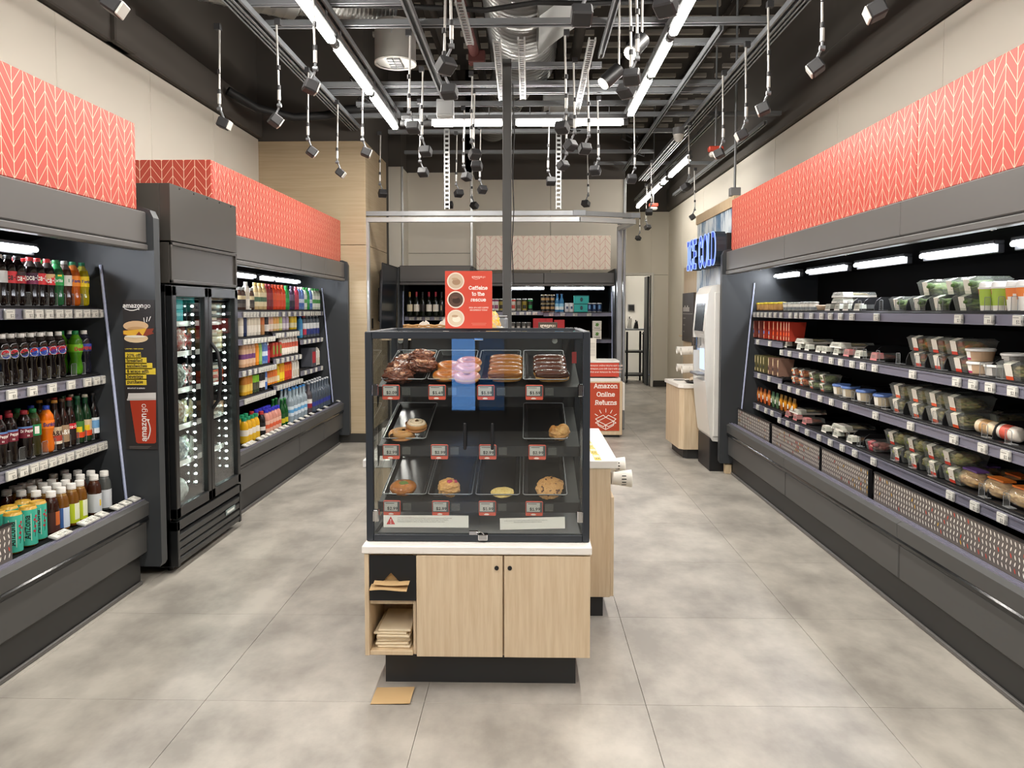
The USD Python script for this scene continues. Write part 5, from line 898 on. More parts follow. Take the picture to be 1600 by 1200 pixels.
for a in (('beer_r', '#c9c2b4', '#b8443a', 'tall cream and red can'), ('beer_b', '#8a8478', '#4a4a42', 'tall grey patterned can'), ('beer_y', '#8a7a2c', '#2c2a20', 'tall yellow and black can'), ('beer_g', '#141a16', '#1f7a3a', 'tall black can with green claw mark'), ('beer_w', '#dcdad4', '#8a4a6a', 'tall white can')):
    kind(a[0], 'drink_can', 'drink can', a[3], can(a[1], '#c9c9c6', None, .165, .034, lambda u, v, a=a: a[2] if (v > .75 or (.2 < v < .5 and abs(u) < .25)) else a[1]))
for i, (k, px) in enumerate(zip(['beer_w', 'beer_w', 'beer_y', 'beer_r', 'beer_b', 'beer_y', 'beer_g'], [769, 775.5, 783, 802, 810.5, 819.5, 828.5])): p = at(px, 480, Y=10.6); place(k, (p[0], 10.6, 1.485), 0, f'{KIND[k][2]}, {ORD[i]} from left on the back can shelf', 'tall cans at the back')
kind('beer_bl', 'beer_bottle', 'beer bottle', 'pale blue beer bottle', bottle('glass', '#3a7aa8', '#2a5a88', lambda u, v: '#8ac0dc' if v > .5 else '#d8e4e8', None, '#3a7aa8')); kind('blackcan', 'drink_can', 'drink can', 'small black and tan can', can('#1c1a18', '#a89a78', None, .115, .033, lambda u, v: '#a8885a' if .35 < v < .65 and abs(u) < .3 else '#1c1a18')); kind('silvercan', 'drink_can', 'drink can', 'small silver can', can('#c4c6c8', '#c9c9c6', None, .122, .033, lambda u, v: '#3a4a6a' if .4 < v < .6 and abs(u) < .15 else '#c4c6c8')); kind('navycan', 'drink_can', 'drink can', 'small navy can', can('#1c2c4c', '#c9c9c6', None, .122, .033, lambda u, v: '#5a88b8' if abs(v - .55) < .2 and abs(u) < .12 else '#1c2c4c')); kind('limecan', 'drink_can', 'drink can', 'yellow and black slim can', can('#c8c020', '#c9c9c6', None, .155, .028, lambda u, v: '#1a1a1a' if v < .5 else '#c8c020')); kind('greycan', 'drink_can', 'drink can', 'grey and white spirits can', can('#5a5854', '#8a8a86', None, .15, .033, lambda u, v: '#c8c4ba' if .3 < v < .7 and abs(u) < .2 else '#5a5854'))
kind('tealbox', 'beer_box', 'beer box', 'bright teal carton with dark round emblem', lambda: [('box_body', MB('#12a09a').box(-.1, .1, -.07, .07, 0, .11, .003), 'vc_print'), ('emblem', MB('#0f3a44').flat(affinity.scale(Point(0, .055).buffer(.024, 8), .8, 1.2), (0, -.0706, 0), (1, 0, 0), (0, 0, 1)).c('#0a6a6c').flat(sbox(-.1, .098, .1, .11), (0, -.0703, 0), (1, 0, 0), (0, 0, 1)), 'vc_print')])
zb = 1.469 + .031
for i, (k, px, l) in enumerate((('blackcan', 848.5, 0), ('blackcan', 855.5, 0), ('blackcan', 863, 0), ('blackcan', 848.5, 1), ('blackcan', 855.5, 1), ('blackcan', 863, 1), ('beer_bl', 870.5, 0), ('beer_bl', 877.5, 0), ('silvercan', 886, 0), ('silvercan', 893, 0), ('navycan', 921, 0), ('navycan', 928.5, 0), ('navycan', 936.5, 0))):
    p = at(px, 485, Y=10.55); place(k, (p[0], 10.55, zb - .03 + l * .118), 0, f'{KIND[k][2]}, {"upper " if l else ""}{ORD[i % 3 if k == "blackcan" else i % 2 if k in ("beer_bl", "silvercan") else i - 10]} from left at back, near the teal cartons', 'cans and bottles at the back')
for l in range(2): place('tealbox', (at(908, 480, Y=10.6)[0], 10.6, 1.47 + l * .112), 0, f'bright teal carton with dark round emblem, {("lower", "upper")[l]} of two at the back', 'teal cartons')
for i, px in enumerate((801.5, 810, 818.5, 826)): place('greycan', (at(px, 508, Y=10.55)[0], 10.55, 1.184), 0, f'grey and white spirits can, {ORD[i]} from left on the second back shelf', 'spirit cans')
for i, px in enumerate((886, 892.5, 899.5)): place('limecan', (at(px, 508, Y=10.55)[0], 10.55, 1.105), 0, f'yellow and black slim can, {ORD[i]} from left at the back right', 'slim cans at the back')
for i, px in enumerate((907, 912.5, 918)): place('blackcan', (at(px, 508, Y=10.55)[0], 10.55, 1.105), 0, f'small black and tan can, {ORD[i]} from left beside the yellow slim cans', 'slim cans at the back')
kind('redbox', 'drink_box', 'drink box', 'tall red drink box', lambda: [('box_body', MB('#c3262c').box(-.045, .045, -.06, .06, 0, .2, .003), 'vc_print'), ('front_print', MB('#f0e6e0').flat(sbox(-.03, .015, .03, .05), (0, -.0606, 0), (1, 0, 0), (0, 0, 1)), 'vc_print')])
for i, px in enumerate((838, 847, 856)): place('redbox', (at(px, 505, Y=10.5)[0] + .01 * i, 10.5, 1.184), 0, f'tall red drink box, {ORD[i]} from left behind the small brown sign', 'red boxes at the back')
t = thing('red_carton', 'wide red drink carton with white lettering at the back', 'box', None, (at(874, 505, Y=10.4)[0], 10.45, 1.105)); obj('box_body', MB('#c3262c').box(-.07, .07, -.06, .06, 0, .26, .003), 'vc_print', t); obj('lettering', MB('#f4ece6').flat(centred(lettering('LIS', .035, True), -.03, .1), (0, -.0606, 0), (1, 0, 0), (0, 0, 1)), 'vc_print', t)
for l in range(2):
    t = thing('white_carton', f'white carton with green leaf print, {("lower", "upper")[l]} of two at back right', 'box', 'white cartons at the back', (at(932.5, 520, Y=10.5)[0], 10.5, 1.105 + .125 * l)); obj('box_body', MB('#e2dfd4').box(-.06, .06, -.05, .05, 0, .122, .003), 'vc_print', t)
    obj('leaf_print', MB('#5a8a3a').flat(union_all([affinity.rotate(affinity.scale(Point(0, 0).buffer(.02), 1.4, .5), a) for a in (20, 70, 130)]), (0, -.0506, .07), (1, 0, 0), (0, 0, 1)).c('#7a7a70').flat(sbox(-.04, .02, .04, .028), (0, -.0506, 0), (1, 0, 0), (0, 0, 1)), 'vc_print', t)
# ---------------------------------------------------------------- bakery cabinet and case
bx0, bx1 = -.640, .240
t = thing('bakery_cabinet', 'pale wood cabinet with white top under the glass bakery case', 'cabinet')
obj('countertop', MB().box(-.648, .246, 2.962, 3.66, .552, .584, .004), 'white_top', t)
obj('carcass', MB().box(-.44, bx1, 2.985, 3.64, .145, .55).box(bx0, -.43, 3.3, 3.64, .145, .55), 'wood_edge', t)
obj('side_panel', MB().box(bx0, bx0 + .018, 2.97, 3.64, .145, .55, .002), 'wood_v', t); obj('side_panel', MB().box(-.452, -.434, 2.985, 3.64, .145, .55, .002), 'wood_v', t)
obj('cubby_floor', MB().box(bx0 + .018, -.452, 2.975, 3.3, .145, .163, .002), 'wood_edge', t); obj('cubby_back', MB().box(bx0 + .018, -.452, 3.28, 3.3, .163, .36), 'wood_v', t); obj('cubby_top', MB().box(bx0 + .018, -.452, 2.99, 3.3, .345, .36), 'wood_edge', t)
for a, b, kx in ((-.436, -.100, -.123), (-.094, bx1, -.072)):
    d = obj('door', MB().box(a, b, 2.965, 2.984, .145, .546, .0015), 'wood_v', t)
    obj('lock', MB().cyl((kx, 2.966, .5), (kx, 2.961, .5), .0085, 14).cyl((kx, 2.961, .5), (kx, 2.9595, .5), .005, 10), 'black', d)
dp = union_all([sbox(-.62, .365, -.438, .545)]).difference(Polygon([(-.536, .404), (-.502, .44), (-.536, .476), (-.570, .44)]))
m = MB(); from shapely.ops import triangulate
m.flat(dp, (0, 2.972, 0), (1, 0, 0), (0, 0, 1)).box(-.62, -.452, 2.973, 2.974, .365, .404).box(-.62, -.452, 2.973, 2.974, .476, .54).box(-.62, -.57, 2.973, 2.974, .40, .48).box(-.502, -.452, 2.973, 2.974, .40, .48)
obj('tissue_panel', m, 'dispenser_black', t); obj('tissue_box', MB().box(-.62, -.452, 2.99, 3.25, .365, .54), 'kraft', t)
obj('kick_plate', MB().box(-.575, .19, 3.055, 3.6, 0, .146), 'kick', t)
def sheet(x0, x1, y0, y1, z0, curl, n=8):
    xs, ys = np.linspace(x0, x1, n), np.linspace(y0, y1, 5); v = [(x, y, z0 + curl(i / (n - 1), j / 4)) for i, x in enumerate(xs) for j, y in enumerate(ys)]; f = [(i * 5 + j, (i + 1) * 5 + j, (i + 1) * 5 + j + 1, i * 5 + j + 1) for i in range(n - 1) for j in range(4)]
    v2 = [(a, b, c + .0012) for a, b, c in v]; N = len(v); return MB().add(v + v2, f + [tuple(N + k for k in q[::-1]) for q in f])
obj('deli_tissue', sheet(-.612, -.468, 2.925, 3.0, .431, lambda u, v: .003 * math.sin(u * 5) - .010 * (1 - v) ** 2), 'kraft', label='crumpled brown deli tissue hanging out of the black dispenser, lower sheet', cat='paper')
obj('deli_tissue', sheet(-.6, -.462, 2.938, 3.0, .443, lambda u, v: .002 * math.cos(u * 6) - .006 * (1 - v) ** 2), 'kraft', label='crumpled brown deli tissue sticking out of the black dispenser, upper sheet', cat='paper')
rng = random.Random(8)
for i in range(7):
    z = .1635 + i * .0105; a = rng.uniform(-.06, .06)
    obj('paper_bag', MB().box(-.066, .066, -.11, .11, 0, .0095, .003).xf(T(-.536 + rng.uniform(-.008, .008), 3.12 + rng.uniform(-.015, .01), z, a)), 'bag_cream', label=f'flat cream paper bag in the open cubby, {ORD[i]} from the bottom of the pile', cat='paper bag', group='paper bags in the cubby')
obj('floor_paper', sheet(-.60, -.45, 2.87, 3.0, .001, lambda u, v: .004 * u + .003 * math.sin(v * 3)).xf(T(0, 0, 0)), 'kraft', label='square of brown paper lying on the floor before the cabinet', cat='paper')

cy0, cy1, cz0, cz1 = 3.02, 3.635, .5855, 1.415
t = thing('bakery_case', 'glass pastry display case with dark metal frame on the cabinet', 'display case'); fb = .028
fr = MB()
for x in (bx0, bx1 - fb):
    for y in (cy0, cy1 - fb): fr.box(x, x + fb, y, y + fb, cz0, cz1, .003)
for z in (cz0, cz1 - fb):
    fr.box(bx0 + fb, bx1 - fb, cy0, cy0 + fb, z, z + fb, .002).box(bx0 + fb, bx1 - fb, cy1 - fb, cy1, z, z + fb, .002).box(bx0, bx0 + fb, cy0 + fb, cy1 - fb, z, z + fb, .002).box(bx1 - fb, bx1, cy0 + fb, cy1 - fb, z, z + fb, .002)
obj('frame', fr, 'case_frame', t)
xm = -.193
for a, b, hx in ((bx0 + fb, xm - .001, xm - .055), (xm + .001, bx1 - fb, xm + .052)):
    g = obj('glass_door', MB().box(a, b, cy0 + .006, cy0 + .011, cz0 + fb, cz1 - fb), 'glass', t)
    obj('handle', MB().box(hx - .006, hx + .006, cy0 - .022, cy0 - .010, .955, 1.06, .003).cyl((hx, cy0 - .012, .965), (hx, cy0 + .006, .965), .004, 8).cyl((hx, cy0 - .012, 1.05), (hx, cy0 + .006, 1.05), .004, 8), 'black', g)
    obj('door_stop', MB().cyl(((a if hx < xm else b) + (.11 if hx < xm else -.11), cy0 + .011, cz1 - fb - .008), ((a if hx < xm else b) + (.11 if hx < xm else -.11), cy0 + .018, cz1 - fb - .008), .011, 14), 'clear_lid', g)
for x in (bx0 + .004, bx1 - .008): obj('side_glass', MB().box(x, x + .004, cy0 + fb, cy1 - fb, cz0 + fb, cz1 - fb), 'glass', t)
obj('top_glass', MB().box(bx0 + fb, bx1 - fb, cy0 + fb, cy1 - fb, cz1 - .012, cz1 - .007), 'glass', t)
obj('back_panel', MB().box(bx0 + .09, bx1 - fb, cy1 - .012, cy1 - .006, cz0 + fb, cz1 - fb), 'case_back', t)
obj('floor_plate', MB().box(bx0 + fb, bx1 - fb, cy0 + fb, cy1 - fb, cz0 + .002, cz0 + .012), 'grey_plastic', t)
obj('shelf_upright', MB().box(bx0 + .06, bx0 + .08, cy1 - .05, cy1 - .03, cz0 + fb, cz1 - fb), 'black', t); obj('shelf_upright', MB().box(bx1 - .08, bx1 - .06, cy1 - .05, cy1 - .03, cz0 + fb, cz1 - fb), 'black', t)
for z in (cz0 + .10, cz1 - .23, ):
    for x, s in ((bx0 + fb + .008, -1), (bx1 - fb - .008, 1)): obj('hinge', MB().box(x - .012, x + .012, cy0 + .002, cy0 + .026, z - .024, z + .024, .003).cyl((x + s * .009, cy0 + .0, z - .02), (x + s * .009, cy0 + .0, z + .02), .003, 6), 'chrome', t)
obj('door_lock', MB().box(xm - .005, xm + .033, cy0 - .012, cy0 + .016, .593, .618, .003).box(xm - .042, xm - .006, cy0 - .002, cy0 + .004, .612, .63, .002).tube([(xm - .01, cy0 - .008, .625), (xm + .008, cy0 - .01, .628), (xm + .02, cy0 - .01, .618)], .0025), 'chrome', t)
obj('top_latch', MB().box(xm - .02, xm + .018, cy0 - .002, cy0 + .014, cz1 - fb - .006, cz1 - fb + .004, .002), 'chrome', t)
for x0_, x1_ in ((bx0 + .06, xm - .03), (xm + .03, bx1 - .06)):
    l = obj('lamp_bar', MB().box(x0_, x1_, cy0 + .03, cy0 + .05, cz1 - .022, cz1 - .013, .002), 'black', t); obj('lamp_strip', MB().box(x0_ + .01, x1_ - .01, cy0 + .034, cy0 + .046, cz1 - .025, cz1 - .022), 'bakery_glow', l)
LV = [(1.197, [('$2.09', -.585), ('$1.49', -.400), ('$1.59', -.205), ('$1.59', -.012)]), (.957, [('$2.99', -.586), ('$2.99', -.392), ('$2.99', -.198), ('$2.99', -.000)]), (.729, [('$2.99', -.585), ('$2.99', -.388), ('$1.99', -.200), ('$1.99', -.012)])]
yf, yb, rise = 3.105, 3.56, .102; SL = math.atan2(rise, yb - yf); TX = [-.505, -.318, -.125, .067]
for z, tags in LV:
    sh = obj('shelf', MB().prism([(yf - .01, z - .045), (yf - .004, z - .005), (yb, z + rise - .005), (yb, z + rise - .015), (yf + .04, z - .012), (yf + .02, z - .045)], 'x', bx0 + .035, bx1 - .035), 'black', t)
    l = obj('lamp_bar', MB().box(bx0 + .06, bx1 - .06, yf + .022, yf + .04, z - .03, z - .018, .002), 'black', sh); obj('lamp_strip', MB().box(bx0 + .07, bx1 - .07, yf + .024, yf + .038, z - .033, z - .03), 'bakery_glow', sh)
    obj('shelf_bracket', MB().prism([(yf - .012, z - .0), (yf + .03, z - .012), (yf + .03, z - .05), (yf - .002, z - .088)], 'x', bx0 + .031, bx0 + .034).prism([(yf - .012, z - .0), (yf + .03, z - .012), (yf + .03, z - .05), (yf - .002, z - .088)], 'x', bx1 - .034, bx1 - .031), 'black', sh)
    for p, x in tags:
        m = MB('#c8503e').box(x, x + .07, yf - .023, yf - .014, z - .056, z + .004, .004).c('#e0604a').flat(sbox(0, 0, .066, .011), (x + .002, yf - .0235, z - .055), (1, 0, 0), (0, 0, 1)).c('#55595a').flat(sbox(0, 0, .064, .042), (x + .003, yf - .0235, z - .041), (1, 0, 0), (0, 0, 1)).c('#c4c3bd').flat(sbox(0, 0, .053, .036), (x + .005, yf - .0238, z - .038), (1, 0, 0), (0, 0, 1))
        m.c('#2b2b2b').flat(lettering(p, .011, True), (x + .016, yf - .0242, z - .033), (1, 0, 0), (0, 0, 1)).flat(sbox(0, 0, .035, .002), (x + .01, yf - .0242, z - .008), (1, 0, 0), (0, 0, 1)).c('#f4e4dc').flat(union_all([sbox(0, .001, .020, .005), sbox(.004, 0, .016, .007)]), (x + .022, yf - .0242, z - .053), (1, 0, 0), (0, 0, 1))
        obj('price_tag', m, 'vc_print', sh); obj('tag_holder', MB().box(x + .078, x + .112, yf - .017, yf - .013, z - .038, z - .008, .001), 'acrylic', sh)
def tilt(x, s, z, up=0.0):
    """A place on the sloping shelf at height z: s metres up the slope from its front edge."""
    return np.array([x, yf + s * math.cos(SL) - up * math.sin(SL), z + s * math.sin(SL) + up * math.cos(SL)])
NTR = 0
for li, (z, _) in enumerate(LV):
    for k, x in enumerate(TX):
        if li == 1 and k in (1, 2): continue
        W, D = .178, .43; m = MB()
        rim = [(-W / 2, 0), (W / 2, 0), (W / 2, D), (-W / 2, D)]; 
        o_ = Polygon(rim).buffer(-.012).buffer(.012); i1 = o_.buffer(-.008); i2 = o_.buffer(-.02)
        m.flat(o_.difference(i1), (0, 0, .022), (1, 0, 0), (0, 1, 0)).flat(i2, (0, 0, .004), (1, 0, 0), (0, 1, 0))
        for A_, B_, za, zb_ in ((i1, i2, .022, .004), (o_, o_, .02, .022)):
            a = np.array(A_.exterior.coords)[:-1]; b = np.array([np.array(B_.exterior.interpolate(B_.exterior.project(Point(p))).coords[0]) for p in a]); n = len(a); q = np.arange(n); r = (q + 1) % n
            m.add(np.vstack([np.column_stack([a, np.full(n, za)]), np.column_stack([b, np.full(n, zb_)])]), np.stack([q, r, r + n, q + n], 1))
        Mx = T(*tilt(x, .01, z), 0, SL)
        tr = thing('bakery_tray', f'shiny black pastry tray, {ORD[k if li != 1 else (0 if k == 0 else 1)]} from left on the {("top", "middle", "bottom")[li]} case shelf', 'tray', 'black pastry trays')
        obj('pan', m.xf(Mx), 'tray_black', tr); obj('rim_bead', MB().tube([tuple((Mx @ np.array([px, py, .023, 1]))[:3]) for px, py in list(o_.exterior.coords)], .0022, 5), 'steel', tr)
def pastry(name, label, cat, x, s, z, parts, up=.004, rz=0.0, group=None):
    p = tilt(x, s, z, up); t = thing(name, label, cat, group, p); 
    for pn, mb, mt in parts: obj(pn, mb.xf(T(0, 0, 0, rz, SL)), mt, t)
FR = ['#43231a', '#6b3d2e', '#512c20', '#85523c', '#4a281c']
def fritter(seed, sc=1.0):
    m = MB().blob((0, 0, .022 * sc), (.066 * sc, .048 * sc, .030 * sc), 4, .34, 15, seed, FR); r = random.Random(seed); g = MB('#b07c5a')
    for i in range(9): g.blob((r.uniform(-.04, .04) * sc, r.uniform(-.03, .02) * sc, (.036 + r.uniform(0, .010)) * sc), (.016, .012, .007), 2, .4, 9, seed + i, ['#b98a68', '#8a5238', '#c9a184'])
    return [('dough', m, 'vc_glaze'), ('sugar_glaze', g, 'vc_glaze')]
zt_ = LV[0][0]
for i, (x, s, u, l) in enumerate(((-.53, .045, .0, 'front left'), (-.525, .13, .006, 'second row left'), (-.51, .21, .012, 'third row left'), (-.435, .10, .028, 'right, tilted on the others'), (-.455, .17, .045, 'topmost of the heap'))): pastry('apple_fritter', f'craggy brown glazed fritter, {l}, in the leftmost top tray', 'fritter', x, s, zt_, fritter(11 + i, .98), .004 + u, .3 * i, 'fritters')
def donut(top, side='#b8702c', gl=None, R=.034, r=.021):
    n, k = 28, 14; v, cc = [], []
    for i in range(n):
        for j in range(k):
            a, b = 2 * math.pi * i / n, 2 * math.pi * j / k; q = R + r * math.cos(b); v.append((q * math.cos(a), q * math.sin(a), .019 + r * .85 * math.sin(b))); cc.append(C(top) if math.sin(b) > .25 + .12 * math.sin(5 * a) else C('#e0b070') if abs(math.sin(b)) < .2 else C(side))
    f = [(i * k + j, ((i + 1) % n) * k + j, ((i + 1) % n) * k + (j + 1) % k, i * k + (j + 1) % k) for i in range(n) for j in range(k)]
    return [('ring', MB().add(v, f, True, np.array(cc)), 'vc_glaze')]
for top, x, s, u, l in (('#a05c22', -.372, .06, .0, 'plain glazed ring donut, front left'), ('#a05c22', -.366, .14, .012, 'plain glazed ring donut, rear left'), ('#b37f78', -.283, .035, .0, 'pink iced ring donut, front right'), ('#b37f78', -.286, .10, .016, 'pink iced ring donut, middle right'), ('#a05c22', -.285, .175, .02, 'plain glazed ring donut, rear right')): pastry('ring_donut', f'{l} of the second top tray', 'donut', x + .034, s, zt_, donut(top), .004 + u, 0, 'ring donuts')
def bar(top, seed):
    m = MB().blob((0, 0, .021), (.068, .027, .022), 4, .04, 8, seed, ['#b87a30', '#d8a860'], .62); g = MB().blob((0, .0, .03), (.0695, .0285, .0165), 4, .06, 9, seed + 3, [top], .62); return [('dough', m, 'vc_bread'), ('icing', g, 'vc_glaze')]
for j in range(5): pastry('iced_bar', f'maple iced long donut, {ORD[j]} from the front in the third top tray', 'donut', -.095, .045 + j * .045, zt_, bar('#7d4d1c', 30 + j), .004 + j * .003, 0, 'maple iced bars')
for j in range(5): pastry('iced_bar', f'chocolate iced long donut, {ORD[j]} from the front in the rightmost top tray', 'donut', .088 + (.008 if j == 0 else 0), .045 + j * .045, zt_, bar('#402014', 40 + j), .004 + j * .003, 0, 'chocolate iced bars')
zm, zl = LV[1][0], LV[2][0]
def swirl(cols, R=.05, seed=0, turns=2.6, icing=None):
    a = np.linspace(0, turns * 2 * math.pi, 70); pts = np.stack([(R * (.12 + .78 * a / a[-1])) * np.cos(a), (R * (.12 + .78 * a / a[-1])) * np.sin(a), .022 + .010 * (1 - a / a[-1])], 1); m = MB(cols[0]).tube(pts, .0125, 8); m.c(cols[1]).blob((0, 0, .012), (R, R, .012), 3, .1, 6, seed)
    o = [('dough', m, 'vc_bread')]
    if icing: o.append(('icing', MB(icing).tube(pts[::2] + [0, 0, .011], .0085, 6), 'vc_glaze'))
    return o
pastry('danish', 'pale iced swirl pastry resting on a plain one, middle shelf left', 'pastry', -.465, .075, zm, swirl(['#b8824a', '#a0683a'], .045, 3, 2.4, '#e6d2b6'), .028, .2); pastry('danish', 'plain golden swirl pastry under the iced one, middle shelf left', 'pastry', -.515, .05, zm, swirl(['#bd8a4e', '#a8723c'], .052, 2))
pastry('croissant', 'folded golden croissant pastry in the right tray of the middle shelf', 'pastry', .125, .05, zm, [('dough', MB().blob((0, 0, .026), (.042, .036, .028), 4, .25, 9, 5, ['#a8703a', '#c99858', '#b98248']), 'vc_bread'), ('fold', MB().blob((.014, -.006, .042), (.026, .028, .026), 3, .2, 8, 6, ['#c08a4a', '#d8ac6c']).blob((-.022, .004, .034), (.02, .03, .022), 3, .2, 8, 7, ['#a8703a', '#c08a4a']), 'vc_bread')])
pastry('bagel', 'shiny brown round roll with green filling, bottom shelf first tray', 'roll', -.515, .055, zl, [('dough', MB().blob((0, 0, .026), (.055, .05, .03), 4, .08, 8, 8, ['#8a4c22', '#b5722f', '#a3622c']), 'vc_glaze'), ('filling', MB('#5f7a2c').blob((.004, -.012, .052), (.02, .014, .006), 2, .3, 8, 4), 'vc_matte')])
pastry('scone', 'rough golden scone with red berry centre, bottom shelf second tray', 'scone', -.325, .05, zl, [('dough', MB().blob((0, 0, .03), (.046, .044, .034), 4, .26, 14, 9, ['#b9803e', '#d8a860', '#c28c48']), 'vc_matte'), ('berry', MB('#b02a4a').blob((.004, -.006, .058), (.014, .012, .008), 2, .4, 9, 3).blob((.022, .004, .054), (.012, .01, .007), 2, .4, 9, 4), 'vc_glaze')])
pastry('cookie', 'flat pale sugar cookie, bottom shelf third tray', 'cookie', -.107, .05, zl, [('disc', MB().blob((0, 0, .007), (.047, .047, .010), 4, .1, 10, 12, ['#d8b864', '#e6cf8a', '#cfa850']), 'vc_matte')], .006)
ck = random.Random(4); m = MB().blob((0, 0, .009), (.053, .052, .013), 4, .22, 22, 13, ['#a8743c', '#c99a5c', '#b5854a']); ch = MB('#5a3218')
for i in range(22): a, q = ck.uniform(0, 6.28), .046 * math.sqrt(ck.random()); ch.blob((q * math.cos(a), q * math.sin(a), .018), (.004, .005, .003), 1)
pastry('cookie', 'oatmeal raisin cookie leaning against another, bottom shelf right tray', 'cookie', .085, .06, zl, [('disc', m.xf(T(0, 0, .012, 0, .55)), 'vc_matte'), ('raisins', ch.xf(T(0, 0, .012, 0, .55)), 'vc_matte')], .012)
m2 = MB().blob((0, 0, .009), (.052, .05, .013), 4, .22, 22, 15, ['#a8743c', '#c99a5c', '#b5854a']); pastry('cookie', 'oatmeal raisin cookie lying behind the leaning one, bottom shelf right tray', 'cookie', .095, .125, zl, [('disc', m2, 'vc_matte')], .008)
def card(x0, x1, z0, z1, label, lines, tri, rot):
    t = thing('notice_card', label, 'notice'); W, H = x1 - x0, z1 - z0; m = MB('#e9e6e0').box(0, W, 0, .002, 0, H); p = MB(); o_ = ((0, -.0006, 0), (1, 0, 0), (0, 0, 1))
    if tri:
        p.c('#c8353a').flat(Polygon([(.012, .012), (.046, .012), (.029, .044)]), *o_).c('#f0ece6').flat(union_all([Point(.029, .0165).buffer(.002), Polygon([(.0272, .033), (.0308, .033), (.030, .021), (.028, .021)])]), (0, -.001, 0), (1, 0, 0), (0, 0, 1))
    y = H - .012
    for s, col, h, x in lines: p.c(col).flat(lettering(s, h), (x, -.0006, y), (1, 0, 0), (0, 0, 1)); y -= h * 2.1
    A = T(x0, cy0 + .014, z0, 0) @ trimesh.transformations.rotation_matrix(rot, [0, -1, 0])
    obj('card_sheet', m.xf(A), 'vc_print', t); obj('printing', p.xf(A), 'vc_print', t)
card(-.575, -.237, .638, .686, 'white allergy notice with red warning triangle inside the case, lower left', [('ATTENTION CUSTOMERS: If you have food allergies, please be advised that we cannot guarantee', '#7a3a3a', .0034, .055), ('items in this case are free from Tree Nuts, Soy, Wheat, Milk, Peanuts, Eggs, Fish, or Shellfish.', '#4a4a4a', .0034, .055), ('To reference all ingredients, refer to the "Bakery Nutrition and Allergen" binder below.', '#4a4a4a', .0034, .055)], True, 0)
card(-.112, .145, .630, .676, 'plain white nutrition notice inside the case, lower right', [('2,000 calories a day is used for general nutrition advice, but calorie needs vary.', '#5a5a5a', .0033, .018), ('Additional nutrition information available by request.', '#5a5a5a', .0033, .055)], False, .03)
obj('red_label', MB('#8a2a2a').box(.17, .188, cy0 + .03, cy0 + .034, 1.29, 1.335), 'vc_print', label='small red label sticker inside the case at upper right', cat='label')

# promotional sign on the case
t = thing('promo_sign', 'red coffee promotion sign with three cups standing on the case', 'sign', None, (-.27, 3.5, 1.4155)); W, H = .212, .258
obj('board', MB('#cf4a35').box(-W / 2, W / 2, 0, .006, 0, H, .001), 'vc_print', t); obj('easel_foot', MB().prism([(.006, 0), (.07, 0), (.006, .12)], 'x', -.03, .03), 'acrylic', t)
p = MB(); F_ = lambda sh, c, k=1: p.c(c).flat(sh, (0, -.0004 * k, 0), (1, 0, 0), (0, 0, 1))
for i, (z, a, b) in enumerate(((.213, '#cbb59a', '#a8876a'), (.130, '#5a4034', '#3a2418'), (.046, '#d8c6aa', '#efe2cc'))):
    F_(Point(-.058, z).buffer(.039, 16), '#e6d8c6'); F_(Point(-.058, z).buffer(.033, 16), a, 2); F_(affinity.scale(Point(-.055, z - .004).buffer(.017, 8), 1.1, .8), b, 3); F_(affinity.scale(Point(-.062, z + .010).buffer(.009, 6), 1.6, .6), '#b89a7a' if i != 1 else '#6a4a3c', 4)
F_(centred(go_logo(.009), .045, .228), '#efc7b8')
for i, s in enumerate(('Caffeine', 'to the', 'rescue')): F_(centred(lettering(s, .0155, True, True), .043, .183 - i * .0275), '#fbeee6')
for i, s in enumerate(('PICK UP A HOT COFFEE', 'OR ESPRESSO TODAY')): F_(centred(lettering(s, .0055, True, True), .045, .094 - i * .011), '#f6d8ca')
for i in range(2): F_(sbox(.012 + .004 * i, .023 - i * .007, .080 - .004 * i, .0245 - i * .007), '#e0907c')
obj('printing', p, 'vc_print', t)

# ---------------------------------------------------------------- coffee counter behind the case
t = thing('coffee_counter', 'pale wood coffee counter with white top just behind the bakery case', 'counter')
cx0, cx1, ky0, ky1 = -.80, .43, 3.70, 4.72
obj('countertop', MB().box(cx0, cx1, ky0, ky1, .738, .778, .004), 'white_top', t)
obj('cabinet_body', MB().box(cx0 + .02, cx1 - .055, ky0 + .015, ky1 - .02, .12, .738), 'wood_v', t); obj('end_panel', MB().box(cx0 + .02, cx1 - .035, ky0 + .005, ky0 + .02, .11, .738, .002), 'wood_v', t)
obj('side_door', MB().box(cx1 - .035, cx1 - .018, ky0 + .006, ky0 + .62, .115, .60, .002), 'wood_v', t); obj('kick_plate', MB().box(cx0 + .08, .365, ky0 + .05, ky1 - .08, 0, .12), 'kick', t)
for i in range(4):
    y = ky0 + .09 + i * .17; s = thing('tape_strip', f'yellow printed tape piece on the white counter, {ORD[i]} from the near end', 'tape', 'yellow tape pieces', (.335 - .004 * i, y, .7785))
    m = MB('#d9b62c').box(-.016, .016, -.08, .08, 0, .0006); m.c('#3a352a')
    for a in (-.009, .003): m.flat(sbox(a, -.05, a + .006, -.03), (0, 0, .0009), (1, 0, 0), (0, 1, 0))
    m.c('#f0e6b8').flat(sbox(-.014, -.01, .014, .05), (0, 0, .0009), (1, 0, 0), (0, 1, 0)); obj('strip', m, 'vc_print', s)
obj('riser', MB().box(cx0 + .05, cx0 + .09, 4.35, 4.65, .778, 1.33, .003).box(.15, .19, 4.35, 4.65, .778, 1.33, .003), 'black', t); obj('riser_back', MB().box(cx0 + .05, .19, 4.63, 4.65, .9, 1.33), 'fridge_panel', t); obj('riser_shelf', MB().box(cx0 + .02, .22, 4.3, 4.67, 1.33, 1.352, .003), 'wood_v', t)
